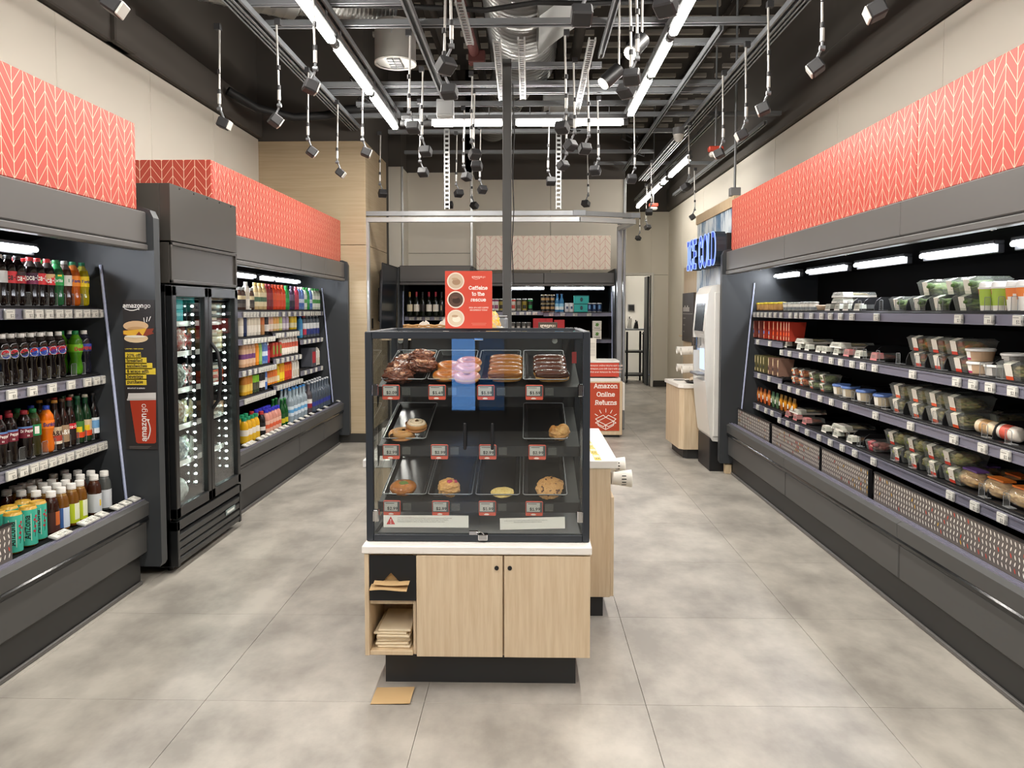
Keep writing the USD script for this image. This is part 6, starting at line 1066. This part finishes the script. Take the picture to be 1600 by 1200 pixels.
t = thing('pole', 'square charcoal pole rising from behind the counter to the ceiling frame', 'pole', None, (-.176, 6.35, 0)); obj('shaft', MB().box(-.036, .036, -.036, .036, .012, ZS + .0, .003), 'charcoal', t); obj('foot_plate', MB().box(-.1, .1, -.1, .1, 0, .012, .003), 'charcoal', t)
obj('pole_cable', MB().tube([(-.13, 6.3, 3.3), (-.115, 6.3, 2.9), (-.13, 6.3, 2.6), (-.12, 6.31, 2.3), (-.135, 6.3, 2.0), (-.12, 6.3, 1.7)], .004, 5), 'cable', label='thin black cable hanging down along the charcoal pole', cat='cable')
def cupx(name, label, loc, lid=None):
    t = thing(name, label, 'cup', None, loc, 0); A = T(0, 0, 0, 0, 0, math.pi / 2)
    obj('cup_wall', MB('#e9e5db').put(MB('#e9e5db').lathe([(.03, 0), (.032, .02), (.043, .095), (.044, .1), (.041, .1), (.041, .09), (0, .07)], 22), A), 'vc_print', t)
    q = MB('#3a3a38'); 
    for i in range(4):
        g = sbox(-.012 + .003 * (i % 2), -.003, .012, .002); v = []; b = MB('#3a3a38'); wrap(b, affinity.rotate(g, -90, origin=(0, 0)), .0395, .06 - .0, .7 - i * .4); q.put(b, A)
    obj('cup_print', q, 'vc_print', t)
cupx('paper_cup', 'white paper cup lying sideways out of the counter side, lower one', (cx1 - .02, 3.83, .665)); cupx('paper_cup', 'white paper cup lying sideways out of the counter side, upper one', (cx1 - .035, 3.98, .70))
bp = at(667, 508, Y=4.5)
t = thing('snack_basket', 'woven brown snack basket with white packets, behind the red sign', 'basket', None, (bp[0] + .03, 4.48, 1.3525)); m = MB()
for k in range(7):
    z = .004 + k * .009; n = 60; u = np.linspace(0, 1, n, endpoint=False); per = [(-.15, -.09), (.15, -.09), (.15, .09), (-.15, .09)]; ring = LineString(per + per[:1]); pts = [ring.interpolate(q, True).coords[0] for q in u]; pts.append(pts[0])
    m.tube([(x, y, z + .0025 * math.sin(i * 1.57 + k * math.pi)) for i, (x, y) in enumerate(pts)], .0045, 5)
obj('weave', m, 'wicker', t); obj('basket_floor', MB().box(-.15, .15, -.09, .09, 0, .006), 'wicker', t)
for i, (dx, z, a) in enumerate(((.04, 1.375, .5), (.1, 1.37, -.4), (.075, 1.385, .15), (-.02, 1.365, -.2), (-.07, 1.365, .3))): 
    q = thing('snack_packet', f'white snack packet in the woven basket, {ORD[sorted((-.07, -.02, .04, .075, .1)).index(dx)]} from left', 'packet', 'packets in the basket', (bp[0] + .03 + dx, 4.48, z)); obj('packet_body', MB('#d8d5cb').prism([(-.02, 0), (.02, 0), (.016, .06), (0, .075), (-.017, .055)], 'y', -.008, .008).xf(T(0, 0, 0, a * .5, 0, a)), 'vc_gloss', q)
q = thing('crisp_bag', 'crumpled yellow bag between the red sign and the pole', 'bag', None, (at(770, 490, Y=4.5)[0], 4.5, 1.3525))
obj('bag_body', MB().blob((0, 0, .065), (.042, .025, .07), 3, .5, 12, 3, ['#d8a41c', '#e8bc2c', '#b8b0a0', '#c8941a']), 'vc_gloss', q); obj('bag_fold', MB().blob((.03, .0, .03), (.04, .03, .03), 2, .5, 10, 7, ['#c9c4b8', '#8a867c']), 'vc_gloss', q)
q = thing('grey_machine', 'grey metal coffee machine behind the sign and pole', 'coffee machine', None, (at(795, 505, Y=4.9)[0], 5.0, 0)); obj('machine_body', MB().box(-.11, -.012, -.2, .2, .9, 1.455, .015), 'steel_dark', q); obj('machine_base', MB().box(-.11, -.012, -.2, .2, 0, .9, .01), 'charcoal', q); obj('cup_rail', MB().box(-.105, -.017, -.195, .195, 1.455, 1.462, .002), 'steel', q)
q = thing('shelf_sign', 'small dark brown sign with pale logo right of the pole', 'sign', None, (at(856, 508, Y=4.5)[0], 4.5, 1.353)); obj('board', MB('#3f372f').box(-.055, .055, 0, .012, 0, .075, .002), 'vc_print', q); obj('logo', MB('#d8d0c4').flat(centred(go_logo(.013), 0, .05), (0, -.0008, 0), (1, 0, 0), (0, 0, 1)), 'vc_print', q)
q = thing('menu_stand', 'white upright notice card standing on the returns kiosk', 'sign', None, (.755, 9.2, .9055)); obj('card', MB('#dcd6ca').box(-.045, .045, 0, .008, 0, .26, .002).c('#9a948a').flat(union_all([sbox(-.03, .05 + .018 * k, .03, .055 + .018 * k) for k in range(9)]), (0, -.0006, 0), (1, 0, 0), (0, 0, 1)), 'vc_print', q); obj('foot', MB().prism([(.008, 0), (.07, 0), (.008, .1)], 'x', -.02, .02), 'acrylic', q)

# ---------------------------------------------------------------- returns kiosk
t = thing('returns_kiosk', 'wooden returns kiosk with red lettered front near the back', 'kiosk', None, (0, 0, 0)); kx0, kx1, ky = .66, 1.10, 9.1
obj('kiosk_body', MB().box(kx0, kx1, ky, ky + .45, .03, .66, .003), 'wood_v', t); obj('plinth', MB().box(kx0 + .03, kx1 - .03, ky + .03, ky + .42, 0, .03), 'kick', t); obj('bin_top', MB().box(kx0 + .0, kx1 - .02, ky + .0, ky + .45, .66, .70, .003), 'white_top', t)
obj('header_box', MB().box(kx0 + .01, kx1 - .04, ky + .0, ky + .43, .715, .88, .004), 'red_print', t); obj('lid', MB().box(kx0 + .005, kx1 - .035, ky - .005, ky + .435, .88, .905, .004), 'white_top', t); obj('header_neck', MB().box(kx0 + .04, kx1 - .08, ky + .03, ky + .4, .70, .715), 'black', t)
obj('side_tray', MB().box(kx1 + .0, kx1 + .03, ky + .02, ky + .4, .32, .64, .003), 'white_top', t)
obj('front_panel', MB('#bb4527').box(kx0 + .01, kx1 - .035, ky - .006, ky, .08, .645, .001), 'vc_print', t)
p = MB(); o_ = lambda k: ((0, ky - .0065 - .0005 * k, 0), (1, 0, 0), (0, 0, 1)); xc = (at(948, 620, Y=ky)[0])
for i, s in enumerate(('Amazon', 'Online', 'Returns')): p.c('#f6e9e0').flat(centred(lettering(s, .052, True, True), xc - .012, .609 - i * .098), *o_(1))
L = lambda *q: LineString(q).buffer(.0045, 3); c = (xc - .01, .195)
bxs = [L((c[0] - .09, c[1]), (c[0], c[1] + .045), (c[0] + .09, c[1]), (c[0], c[1] - .045), (c[0] - .09, c[1])), L((c[0] - .09, c[1]), (c[0] - .09, c[1] - .05), (c[0], c[1] - .10), (c[0] + .09, c[1] - .05), (c[0] + .09, c[1])), L((c[0], c[1] - .045), (c[0], c[1] - .10)), L((c[0] - .09, c[1]), (c[0] - .12, c[1] - .02), (c[0] - .03, c[1] - .065), (c[0], c[1] - .045), (c[0] + .03, c[1] - .065), (c[0] + .12, c[1] - .02), (c[0] + .09, c[1])), L((c[0] - .09, c[1]), (c[0] - .12, c[1] + .025), (c[0] - .03, c[1] + .07), (c[0], c[1] + .045), (c[0] + .03, c[1] + .07), (c[0] + .12, c[1] + .025), (c[0] + .09, c[1]))]
for a in (30, 60, 90, 120, 150): bxs.append(L((c[0] + .11 * math.cos(math.radians(a)), c[1] + .02 + .085 * math.sin(math.radians(a))), (c[0] + .145 * math.cos(math.radians(a)), c[1] + .02 + .125 * math.sin(math.radians(a)))))
p.flat(union_all(bxs), *o_(1))
for i, s in enumerate(('Amazon online returns earn a $5', 'Amazon.com Gift Card with your', 'first ever Amazon Go Purchase.')): p.c('#f3d8cc').flat(affinity.translate(lettering(s, .018, True), kx0 + .06, .84 - i * .038), *o_(1))
obj('printing', p, 'vc_print', t)

# ---------------------------------------------------------------- television, fridge, poster
t = thing('television', 'thin black television tilted on the wood wall at back left', 'television', None, (-1.77, 8.83, 1.66)); A = T(.06, 0, 0, 0, 0, .04)
obj('screen_panel', MB().box(.03, .042, 0, .98, -.38, .37, .004).xf(A), 'screen', t); obj('back_shell', MB().box(-.01, .03, .08, .9, -.3, .3, .012).xf(A), 'black', t); obj('bezel', MB().box(.028, .044, -.006, .0, -.38, .37).box(.028, .044, .98, .986, -.38, .37).box(.028, .044, 0, .98, -.386, -.38).box(.028, .044, 0, .98, .37, .376).xf(A), 'black', t); obj('wall_arm', MB().box(-.018, .05, .4, .6, -.1, .1, .005), 'black', t)
t = thing('glass_fridge', 'tall black two-door glass fridge between the left coolers', 'fridge'); fx, fy0, fy1, fb_ = -1.985, 4.30, 5.275, -2.72
obj('cabinet', MB().box(fb_, fx - .04, fy0, fy0 + .03, .04, 1.64, .003).box(fb_, fx - .04, fy1 - .03, fy1, .04, 1.64, .003).box(fb_, fb_ + .03, fy0, fy1, .04, 1.64).box(fb_, fx - .04, fy0, fy1, .26, .31).box(fb_, fx - .04, fy0, fy1, 1.60, 1.64).box(fb_, fx - .05, fy0, fy1, .04, .26), 'fridge_black', t)
obj('header_panel', MB().box(fb_, fx - .012, fy0, fy1, 1.648, 1.876, .003).box(fx - .014, fx, fy0, fy1, 1.86, 1.878, .002).box(fx - .014, fx, fy0, fy1, 1.65, 1.668, .002).box(fx - .014, fx, fy0, fy0 + .02, 1.65, 1.878, .002).box(fx - .014, fx, fy1 - .02, fy1, 1.65, 1.878, .002), 'fridge_panel', t)
cp = obj('top_box', MB().box(fb_, fx - .06, fy0 - .002, 5.105, 1.884, 2.2, .002).box(fx - .06, fx, fy0 - .002, fy1, 1.884, 2.2, .002), 'fridge_panel', t)
for k in range(5): obj('screw', MB().cyl((fx, fy0 + .12 + k * .19, 2.185), (fx + .003, fy0 + .12 + k * .19, 2.185), .006, 8), 'black', cp)
obj('lamp_valance', MB().box(fx - .10, fx - .045, fy0 + .04, fy1 - .04, 1.56, 1.59, .003), 'black', t); obj('lining', MB().box(fb_ + .03, fb_ + .035, fy0 + .03, fy1 - .03, .31, 1.6), 'black', t)
gr = obj('grille', MB().box(fx - .05, fx - .04, fy0 + .02, fy1 - .02, .05, .30).box(fx - .05, fx, fy0, fy0 + .03, .04, .30, .003).box(fx - .05, fx, fy1 - .03, fy1, .04, .30, .003).box(fx - .05, fx, fy0, fy1, .245, .30, .003), 'fridge_black', t)
for k in range(4): obj('louvre', MB().prism([(fx - .035, .065 + k * .045), (fx - .004, .05 + k * .045), (fx - .002, .08 + k * .045), (fx - .02, .092 + k * .045)], 'y', fy0 + .03, fy1 - .03), 'fridge_black', gr)
obj('maker_badge', MB('#7a8a88').box(fx - .001, fx + .003, fy1 - .28, fy1 - .12, .15, .185, .002).c('#d8dcd8').box(fx + .002, fx + .0035, fy1 - .26, fy1 - .14, .160, .175), 'vc_gloss', t)
for y in (fy0 + .08, fy1 - .08): obj('foot', MB().cyl((fx - .08, y, 0), (fx - .08, y, .05), .018, 10), 'black', t); obj('foot', MB().cyl((fb_ + .1, y, 0), (fb_ + .1, y, .05), .018, 10), 'black', t)
fm = (fy0 + fy1) / 2
for a, b, hy in ((fy0, fm - .002, fm - .05), (fm + .002, fy1, fm + .035)):
    d = obj('door', MB().box(fx - .04, fx, a, a + .05, .315, 1.635, .004).box(fx - .04, fx, b - .05, b, .315, 1.635, .004).box(fx - .04, fx, a, b, .315, .375, .004).box(fx - .04, fx, a, b, 1.575, 1.635, .004), 'fridge_black', t)
    obj('door_glass', MB().box(fx - .022, fx - .016, a + .05, b - .05, .375, 1.575), 'glass', d)
    if a != fy0: obj('handle', MB().tube([(fx, hy, .88), (fx + .035, hy, .93), (fx + .052, hy, 1.05), (fx + .052, hy, 1.15), (fx + .035, hy, 1.24), (fx, hy, 1.29)], .011, 8), 'black', d)
    l = obj('lamp_strip', MB().box(fx - .075, fx - .062, b - .078, b - .058, .42, 1.55), 'black', t); dm = MB()
    for k in range(22): dm.blob((fx - .066, b - .08, .44 + k * .0515), (.010, .009, .0085), 1)
    obj('led_dots', dm, 'fridge_dot', l)
    l = obj('lamp_strip', MB().box(fx - .12, fx - .11, b - .066, b - .052, .42, 1.55), 'black', t); dm = MB()
    for k in range(22): dm.blob((fx - .115, b - .072, .44 + k * .0515), (.005, .006, .006), 1)
    obj('led_dots', dm, 'fridge_dot', l)
for z in (.58, .80, 1.02, 1.24, 1.42):
    s = obj('wire_shelf', MB().box(fb_ + .04, fx - .1, fy0 + .035, fy1 - .035, z - .006, z, .001), 'grey_plastic', t); obj('shelf_rail', MB().box(fx - .105, fx - .098, fy0 + .04, fy1 - .04, z - .02, z + .012), 'white_plastic', s)
def fit(name, label, cat, y, z, mb, mt='vc_print', x=fx - .19, grp='packs in the glass fridge'): q = thing(name, label, cat, grp, (x, y, z)); obj('pack_body', mb, mt, q); return q
FX = fx - .175
for l in range(2): fit('teal_carton', f'teal carton on the top shelf of the glass fridge, {("lower", "upper")[l]} of two', 'box', fy0 + .30, 1.421 + l * .081, MB('#1a8f94').box(-.09, .06, -.14, .09, 0, .08, .003).c('#125a66').flat(Point(0, .04).buffer(.024), (.0606, -.02, 0), (0, 1, 0), (0, 0, 1)), x=FX)
n = 0; SH = (1.241, 1.021, .801, .581, .33)
for z, items in zip(SH, ((('#a83a34', '#c8c4b8'), ('#8f9a94', '#d8dcd8'), ('#a83a34', '#c8c4ba'), ('#8f9a94', '#c83a34')), (('#a02a34', '#cfd4cc'), ('#a02a34', '#c9b23a'), ('#2a3a34', '#b8c4bc'), ('#a02a34', '#d8d4cc')), (('#b8b49a', '#e0e4dc'), ('#c9a85a', '#d8dcd4'), ('#8a6a4a', '#d8dcd0'), ('#c9b45a', '#e0e4dc')), (('#8fa08a', '#d8e0d8'), ('#a8a878', '#c8d0c8'), ('#5a6a7a', '#c4ccc8'), ('#8fa08a', '#d8e0d8')), (('#a8b4b0', '#d0d8d4'), ('#98a4a0', '#c0c8c4'), ('#a8b4b0', '#d0d8d4')))):
    for k, (c1, c2) in enumerate(items):
        m = MB().blob((0, 0, .075), (.05, .06, .075), 3, .25, 9, n, [c1, c2, c1, c2]); fit('frozen_bag', f'frosty frozen food bag, {ORD[k]} from left, {ORD[SH.index(z)]} shelf down, left fridge door', 'frozen bag', fy0 + .12 + k * .112, z + .001, m, 'vc_gloss', FX + .03); n += 1
for z, cs in ((1.421, ('#3a352c', '#2c2a26', '#4a453a')), (1.241, ('#8a7a5a', '#b8a888', '#98886a')), (1.021, ('#a83a2a', '#c8502a', '#4a4844')), (.801, ('#6a5a48', '#8a6a50'))):
    for k, c1 in enumerate(cs): fit('frozen_box', f'flat frozen meal box, {ORD[k]} up on the {ORD[(1.421, 1.241, 1.021, .801).index(z)]} shelf of the right door', 'frozen box', fy0 + .80, z + .001 + k * .042, MB(c1).box(-.09, .09, -.13, .13, 0, .04, .003).c('#c9c2b0').flat(sbox(-.1, .010, .02, .028), (.0906, 0, 0), (0, 1, 0), (0, 0, 1)), x=FX)
# poster on the cooler's end panel
t = thing('wall_poster', 'tall dark breakfast offer poster on the near left cooler end', 'poster'); pa, pb = at(190, 470, Y=4.128), at(248, 712, Y=4.128); px0, px1, pz0, pz1 = -2.175, -2.005, .745, 1.553
obj('sheet', MB('#2e2a2a').box(px0, px1, 4.129, 4.1335, pz0, pz1), 'vc_print', t); W = px1 - px0; p = MB(); P_ = lambda sh, c, k=1: p.c(c).flat(sh, (px0, 4.1285 - .0004 * k, pz0), (1, 0, 0), (0, 0, 1)); zz = lambda y: pz1 - pz0 - (y - 470) / 243 * (pz1 - pz0)
P_(centred(go_logo(.022), W * .44, zz(482.5)), '#efece8')
bun = affinity.scale(Point(W * .40, zz(512)).buffer(.065, 12), 1.05, .42); P_(affinity.translate(bun, 0, .0), '#d8b48a'); P_(affinity.scale(Point(W * .42, zz(517)).buffer(.05, 10), 1.0, .25), '#c49a6c', 2)
P_(affinity.scale(Point(W * .40, zz(532)).buffer(.065, 12), 1.0, .36), '#e0c49c'); P_(Polygon([(0.0, zz(519)), (W * .98, zz(516)), (W * .92, zz(522)), (W * .98, zz(524)), (W * .75, zz(528)), (.0, zz(527))]), '#8a3a24', 3); P_(Polygon([(0, zz(520)), (W * .75, zz(516)), (W * .62, zz(528)), (W * .5, zz(521)), (W * .35, zz(530)), (0, zz(525))]), '#e8b23a', 4); P_(affinity.scale(Point(W * .38, zz(529)).buffer(.055, 10), 1.05, .12), '#efe6d2', 5)
for k in range(3): P_(LineString([(W * (.68 + .07 * k), zz(506 - k)), (W * (.66 + .11 * k), zz(499 - k))]).buffer(.002), '#efece8')
P_(centred(lettering('LIMITED-TIME OFFER', .0065, True), W * .33, zz(549)), '#d8c23a')
for i, (s, w) in enumerate((('20% off', .5), ('breakfast', .68), ('sandwiches', .86), ('& wraps with', .96), ('beverage', .66), ('purchase', .66))):
    y = zz(559.5 + i * 8.6); P_(sbox(W * .04, y - .0175, W * (.04 + w), y + .0165), '#e2c53a'); P_(affinity.translate(affinity.scale(lettering(s, .0165, True, True), .86, 1, origin=(0, 0)), W * .08, y - .008), '#2a2420', 2)
P_(centred(lettering('BREAKFAST IS SERVED', .0062, True), W * .36, zz(613)), '#efece8')
P_(Polygon([(W * .14, zz(629)), (W * .99, zz(629)), (W * .96, zz(701)), (W * .90, zz(703)), (W * .38, zz(703)), (W * .32, zz(701))]), '#b23a22'); P_(Polygon([(W * .08, zz(630)), (W * .11, zz(621)), (W * .99, zz(620)), (W * .99, zz(630))]), '#d8d4d0', 2); P_(Polygon([(W * .06, zz(630)), (W * .99, zz(629)), (W * .99, zz(632)), (W * .06, zz(633))]), '#c2beba', 3)
P_(affinity.translate(affinity.rotate(centred(go_logo(.03)), 90, origin=(0, 0)), W * .66, zz(669)), '#f2ece6', 3)
for k in range(3): P_(sbox(W * .1, zz(708 + k * 1.8), W * (.8 - .05 * k), zz(707.3 + k * 1.8)), '#6a6460')
obj('printing', p, 'vc_print', t)

# ---------------------------------------------------------------- drinks station on the right
t = thing('ice_wall', 'wood-framed icy blue picture panel behind the lit lettering', 'wall panel'); ix = 1.92
obj('backing', MB().box(ix, XR - .02, 7.32, 8.95, 2.02, 2.56, .003).box(ix + .0, ix + .06, 7.32, 9.7, .02, 2.02, .003), 'wood_v', t); obj('ice_sheet', MB().box(ix - .008, ix - .001, 7.36, 8.92, 1.30, 2.46), 'ice_print', t); obj('frame', MB().box(ix - .02, ix - .0005, 7.32, 7.36, 1.3, 2.56, .002).box(ix - .02, ix - .0005, 7.36, 8.95, 2.46, 2.56, .002), 'wood_edge', t)
t = thing('lit_sign', 'glowing blue ICE COLD channel letters above the drinks machine', 'sign'); lx = 1.70
obj('backing_box', MB().box(lx + .10, ix - .021, 7.15, 8.4, 1.93, 2.20, .004), 'black', t)
yy = 8.42
for ch in 'ICE COLD':
    if ch == ' ': yy -= .09; continue
    g = lettering(ch, .285, True); a, b, c_, d = g.bounds; g = affinity.scale(affinity.translate(g, -a, 0), .62, 1, origin=(0, 0)); w = g.bounds[2]
    body, face = MB(), MB()
    for q in getattr(g, 'geoms', [g]):
        ext = trimesh.creation.extrude_polygon(q, .10, engine='earcut'); v = np.array(ext.vertices); body.add(np.stack([lx + .10 - v[:, 2] + .0, yy - v[:, 0], 1.925 + v[:, 1]], 1), np.array(ext.faces))
    face.flat(g.buffer(-.006), (lx - .001, yy, 1.925), (0, -1, 0), (0, 0, 1))
    le = obj('letter', body, 'ice_navy', t); obj('letter_face', face, 'ice_face', le); rimm = MB()
    for q in getattr(g, 'geoms', [g]): rimm.tube([(lx, yy - x, 1.925 + z) for x, z in q.exterior.coords], .005, 5)
    obj('letter_rim', rimm, 'ice_rim', le); yy -= w + .028
t = thing('drinks_machine', 'tall white self-serve drinks machine with dark touch screen', 'drinks dispenser'); q0 = lambda x, y: ((900 + x / 3.53 - 826) * 7.15 / 1215 + .09, 1.5 - (400 + y / 3.53 - 484) * 7.15 / 1215 + .01)
prof = [q0(*p) for p in ((690, 178), (720, 165), (750, 165), (750, 1035), (705, 1030), (690, 1000), (672, 850), (660, 700), (690, 692), (700, 640), (692, 500), (672, 440), (655, 420), (662, 330), (672, 215))]
obj('body', MB().prism(prof, 'y', 7.17, 7.70), 'white_plastic', t); obj('side_cover', MB().box(1.70, 1.76, 7.155, 7.17, .33, 1.66, .006), 'white_plastic', t); obj('base', MB().box(1.68, 1.89, 7.2, 7.68, .0, .31, .006), 'black', t)
fxp = lambda z: float(np.interp(z, [q0(0, 420)[1], q0(0, 330)[1], q0(0, 215)[1]], [q0(655, 0)[0], q0(662, 0)[0], q0(672, 0)[0]]))
sc_ = MB(); za, zb_ = 1.30, 1.56; sc_.add([(fxp(za) - .003, 7.62, za), (fxp(za) - .003, 7.26, za), (fxp(zb_) - .003, 7.26, zb_), (fxp(zb_) - .003, 7.62, zb_), (fxp(za) + .004, 7.62, za), (fxp(za) + .004, 7.26, za), (fxp(zb_) + .004, 7.26, zb_), (fxp(zb_) + .004, 7.62, zb_)], [(0, 1, 2, 3), (0, 4, 5, 1), (1, 5, 6, 2), (2, 6, 7, 3), (3, 7, 4, 0)])
obj('touch_screen', sc_, 'screen', t); obj('nozzle', MB().cyl((1.60, 7.44, 1.16), (1.60, 7.44, 1.24), .045, 16).cyl((1.60, 7.44, 1.12), (1.60, 7.44, 1.16), .03, 14), 'chrome', t); obj('nook_light', MB().box(1.665, 1.668, 7.25, 7.6, .93, 1.13), 'nook_glow', t); obj('drip_tray', MB().box(1.57, 1.66, 7.26, 7.6, .885, .905, .004), 'grey_plastic', t); obj('side_wall', MB().prism([q0(*p) for p in ((655, 420), (672, 440), (692, 500), (700, 640), (690, 692), (660, 700))], 'y', 7.17, 7.2).prism([q0(*p) for p in ((655, 420), (672, 440), (692, 500), (700, 640), (690, 692), (660, 700))], 'y', 7.66, 7.7), 'white_plastic', t)
t = thing('cup_counter', 'pale wood corner counter with white top beside the drinks machine', 'counter'); cpoly = [(1.515, 7.82), (1.555, 7.77), (1.905, 7.77), (1.905, 8.42), (1.49, 8.42)]
obj('counter_body', MB().prism(cpoly, 'z', .10, .72), 'wood_v', t); obj('countertop', MB().prism([(1.50, 7.81), (1.545, 7.75), (1.905, 7.75), (1.905, 8.44), (1.475, 8.44)], 'z', .72, .755), 'white_top', t); obj('plinth', MB().prism([(1.57, 7.87), (1.60, 7.82), (1.905, 7.82), (1.905, 8.38), (1.55, 8.38)], 'z', 0, .10), 'kick', t); obj('waste_hole', MB().cyl((1.60, 8.27, .755), (1.60, 8.27, .757), .06, 20), 'black', t)
t = thing('lid_tray', 'black tray heaped with wrapped lids and straws on the cup counter', 'tray', None, (1.72, 7.95, .7555)); obj('tray_dish', MB().lathe([(0, 0), (.10, 0), (.125, .018), (.128, .02), (.122, .02), (.098, .006), (0, .006)], 22, (0, 0, 0), 1, 1.1), 'black', t)
r = random.Random(2)
for i in range(5): q = thing('wrapped_straw', f'crumpled tan and white wrapper, {ORD[i]} up in the heap on the black tray', 'wrapper', 'wrappers on the black tray', (1.72 + r.uniform(-.05, .05), 7.95 + r.uniform(-.05, .05), .77 + i * .006)); obj('wrapper', MB().blob((0, 0, .02), (.045, .03, .018), 2, .6, 10, i, ['#b89468', '#d8ccb8', '#a88050']), 'vc_matte', q)
for i, (z, y, n) in enumerate(((1.055, 8.55, 'upper'), (1.055, 8.8, 'upper'), (.86, 8.5, 'lower'), (.86, 8.78, 'lower'))):
    q = thing('cup_stack', f'white printed cup stack pointing out of the {n} holder, {("near", "far")[i % 2]} one', 'cups', 'cup stacks by the drinks machine', (1.90, y, z)); A = T(0, 0, 0, 0, 0, -math.pi / 2 - .05)
    m = MB('#e4e0d8').lathe([(.036, 0), (.040, .19), (.041, .2), (.042, .205), (.0425, .215), (.043, .225), (.044, .23), (.041, .23), (.038, .2), (0, .2)], 20); obj('cups', MB().put(m, A), 'vc_print', q); pr = MB('#5a5652')
    for k in range(18): a, h = k * 2.4, .03 + (k * .37 % 1) * .13; wrap(pr, affinity.rotate(sbox(-.004, -.0012, .006, .0012), k * 40), .0405, h, a)
    obj('cup_print', MB().put(pr, A), 'vc_print', q); obj('holder_ring', MB().cyl((-.03, 0, 0), (.02, 0, 0), .052, 18), 'black', q)
t = thing('menu_board', 'dark brown drinks menu board on the wood wall past the machine', 'sign'); obj('board', MB().box(ix - .03, ix - .0005, 8.98, 9.62, 1.12, 1.70, .003), 'menu_brown', t)
p = MB('#d8d2c8').flat(union_all([sbox(.06 + .075 * k, .36, .11 + .075 * k, .41 + .02 * (k % 2)) for k in range(5)]), (ix - .0305, 9.62, 1.12), (0, -1, 0), (0, 0, 1))
for i in range(3): p.c('#8a857c').flat(sbox(.06, .27 - i * .08, .2 - .03 * i, .285 - i * .08), (ix - .0305, 9.62, 1.12), (0, -1, 0), (0, 0, 1))
obj('printing', p, 'vc_print', t); obj('white_rule', MB('#c8c2b8').box(ix - .0305, ix - .030, 9.02, 9.58, 1.45, 1.455), 'vc_print', t)
obj('wood_block', MB().box(1.80, 1.86, 7.09, 7.15, .0, .085, .003), 'wood_edge', label='small wooden block on the floor under the right cooler end', cat='block')

# ---------------------------------------------------------------- stockroom through the far door
t = thing('wire_rack', 'black wheeled work cart seen through the far doorway', 'cart'); 
for x in (1.75, 2.02, 2.36):
    for y in (16.0, 16.5): obj('cart_post', MB().box(x - .02, x + .02, y - .02, y + .02, .08, 1.1 if x < 2 else 1.05, .003), 'black', t); obj('wheel', MB().cyl((x - .015, y, .04), (x + .015, y, .04), .04, 14), 'black', t)
for z in (.14, .62, 1.08): obj('cart_shelf', MB().box(1.70, 2.42, 15.95, 16.55, z, z + .03, .004), 'black' if z < 1 else 'steel_dark', t)
for i in range(3):
    q = thing('knife_block', f'small black equipment block on the stockroom cart, {ORD[i]} from left', 'equipment', 'equipment on the cart', (1.95 + .13 * i, 16.1, 1.111)); obj('block_body', MB().prism([(-.05, 0), (.05, 0), (.03, .3 - .07 * i), (-.02, .26 - .07 * i)], 'y', -.05, .05), 'black' if i != 1 else 'white_plastic', q); obj('top_knob', MB().cyl((0, 0, .24 - .07 * i), (0, 0, .32 - .07 * i), .012, 8), 'black', q)
t = thing('wall_speaker', 'rounded black speaker on the stockroom wall seen through the door', 'speaker', None, (2.12, 17.98, 1.82)); obj('speaker_body', MB().box(-.09, .09, -.16, 0.0, -.16, .16, .05), 'black', t); obj('speaker_grille', MB().box(-.07, .07, -.166, -.158, -.13, .13, .006), 'camera_black', t)
t = thing('wall_switch', 'small black control box on the stockroom wall, right of the speaker', 'control box', None, (2.36, 17.98, 1.55)); obj('switch_body', MB().box(-.06, .06, -.06, 0, -.06, .06, .01), 'black', t); obj('switch_plate', MB().box(-.075, .075, -.012, 0.0, -.075, .075, .003), 'grey_plastic', t)
t = thing('vent_pipe', 'shiny metal duct end at the top of the stockroom doorway', 'duct', None, (2.1, 17.2, 2.55)); obj('duct_barrel', spiral(MB(), (-.3, .3, .12), (.2, -.2, -.02), .14), 'duct', t); obj('duct_collar', MB().lathe([(.145, 0), (.155, .03), (.145, .06)], 20, (.2, -.2, -.06)), 'steel', t)
obj('wall_outlet', MB().box(-1.812, -1.806, 8.95, 9.02, 1.28, 1.40, .002), 'black', label='small black wall control on the wood wall beside the case', cat='switch')
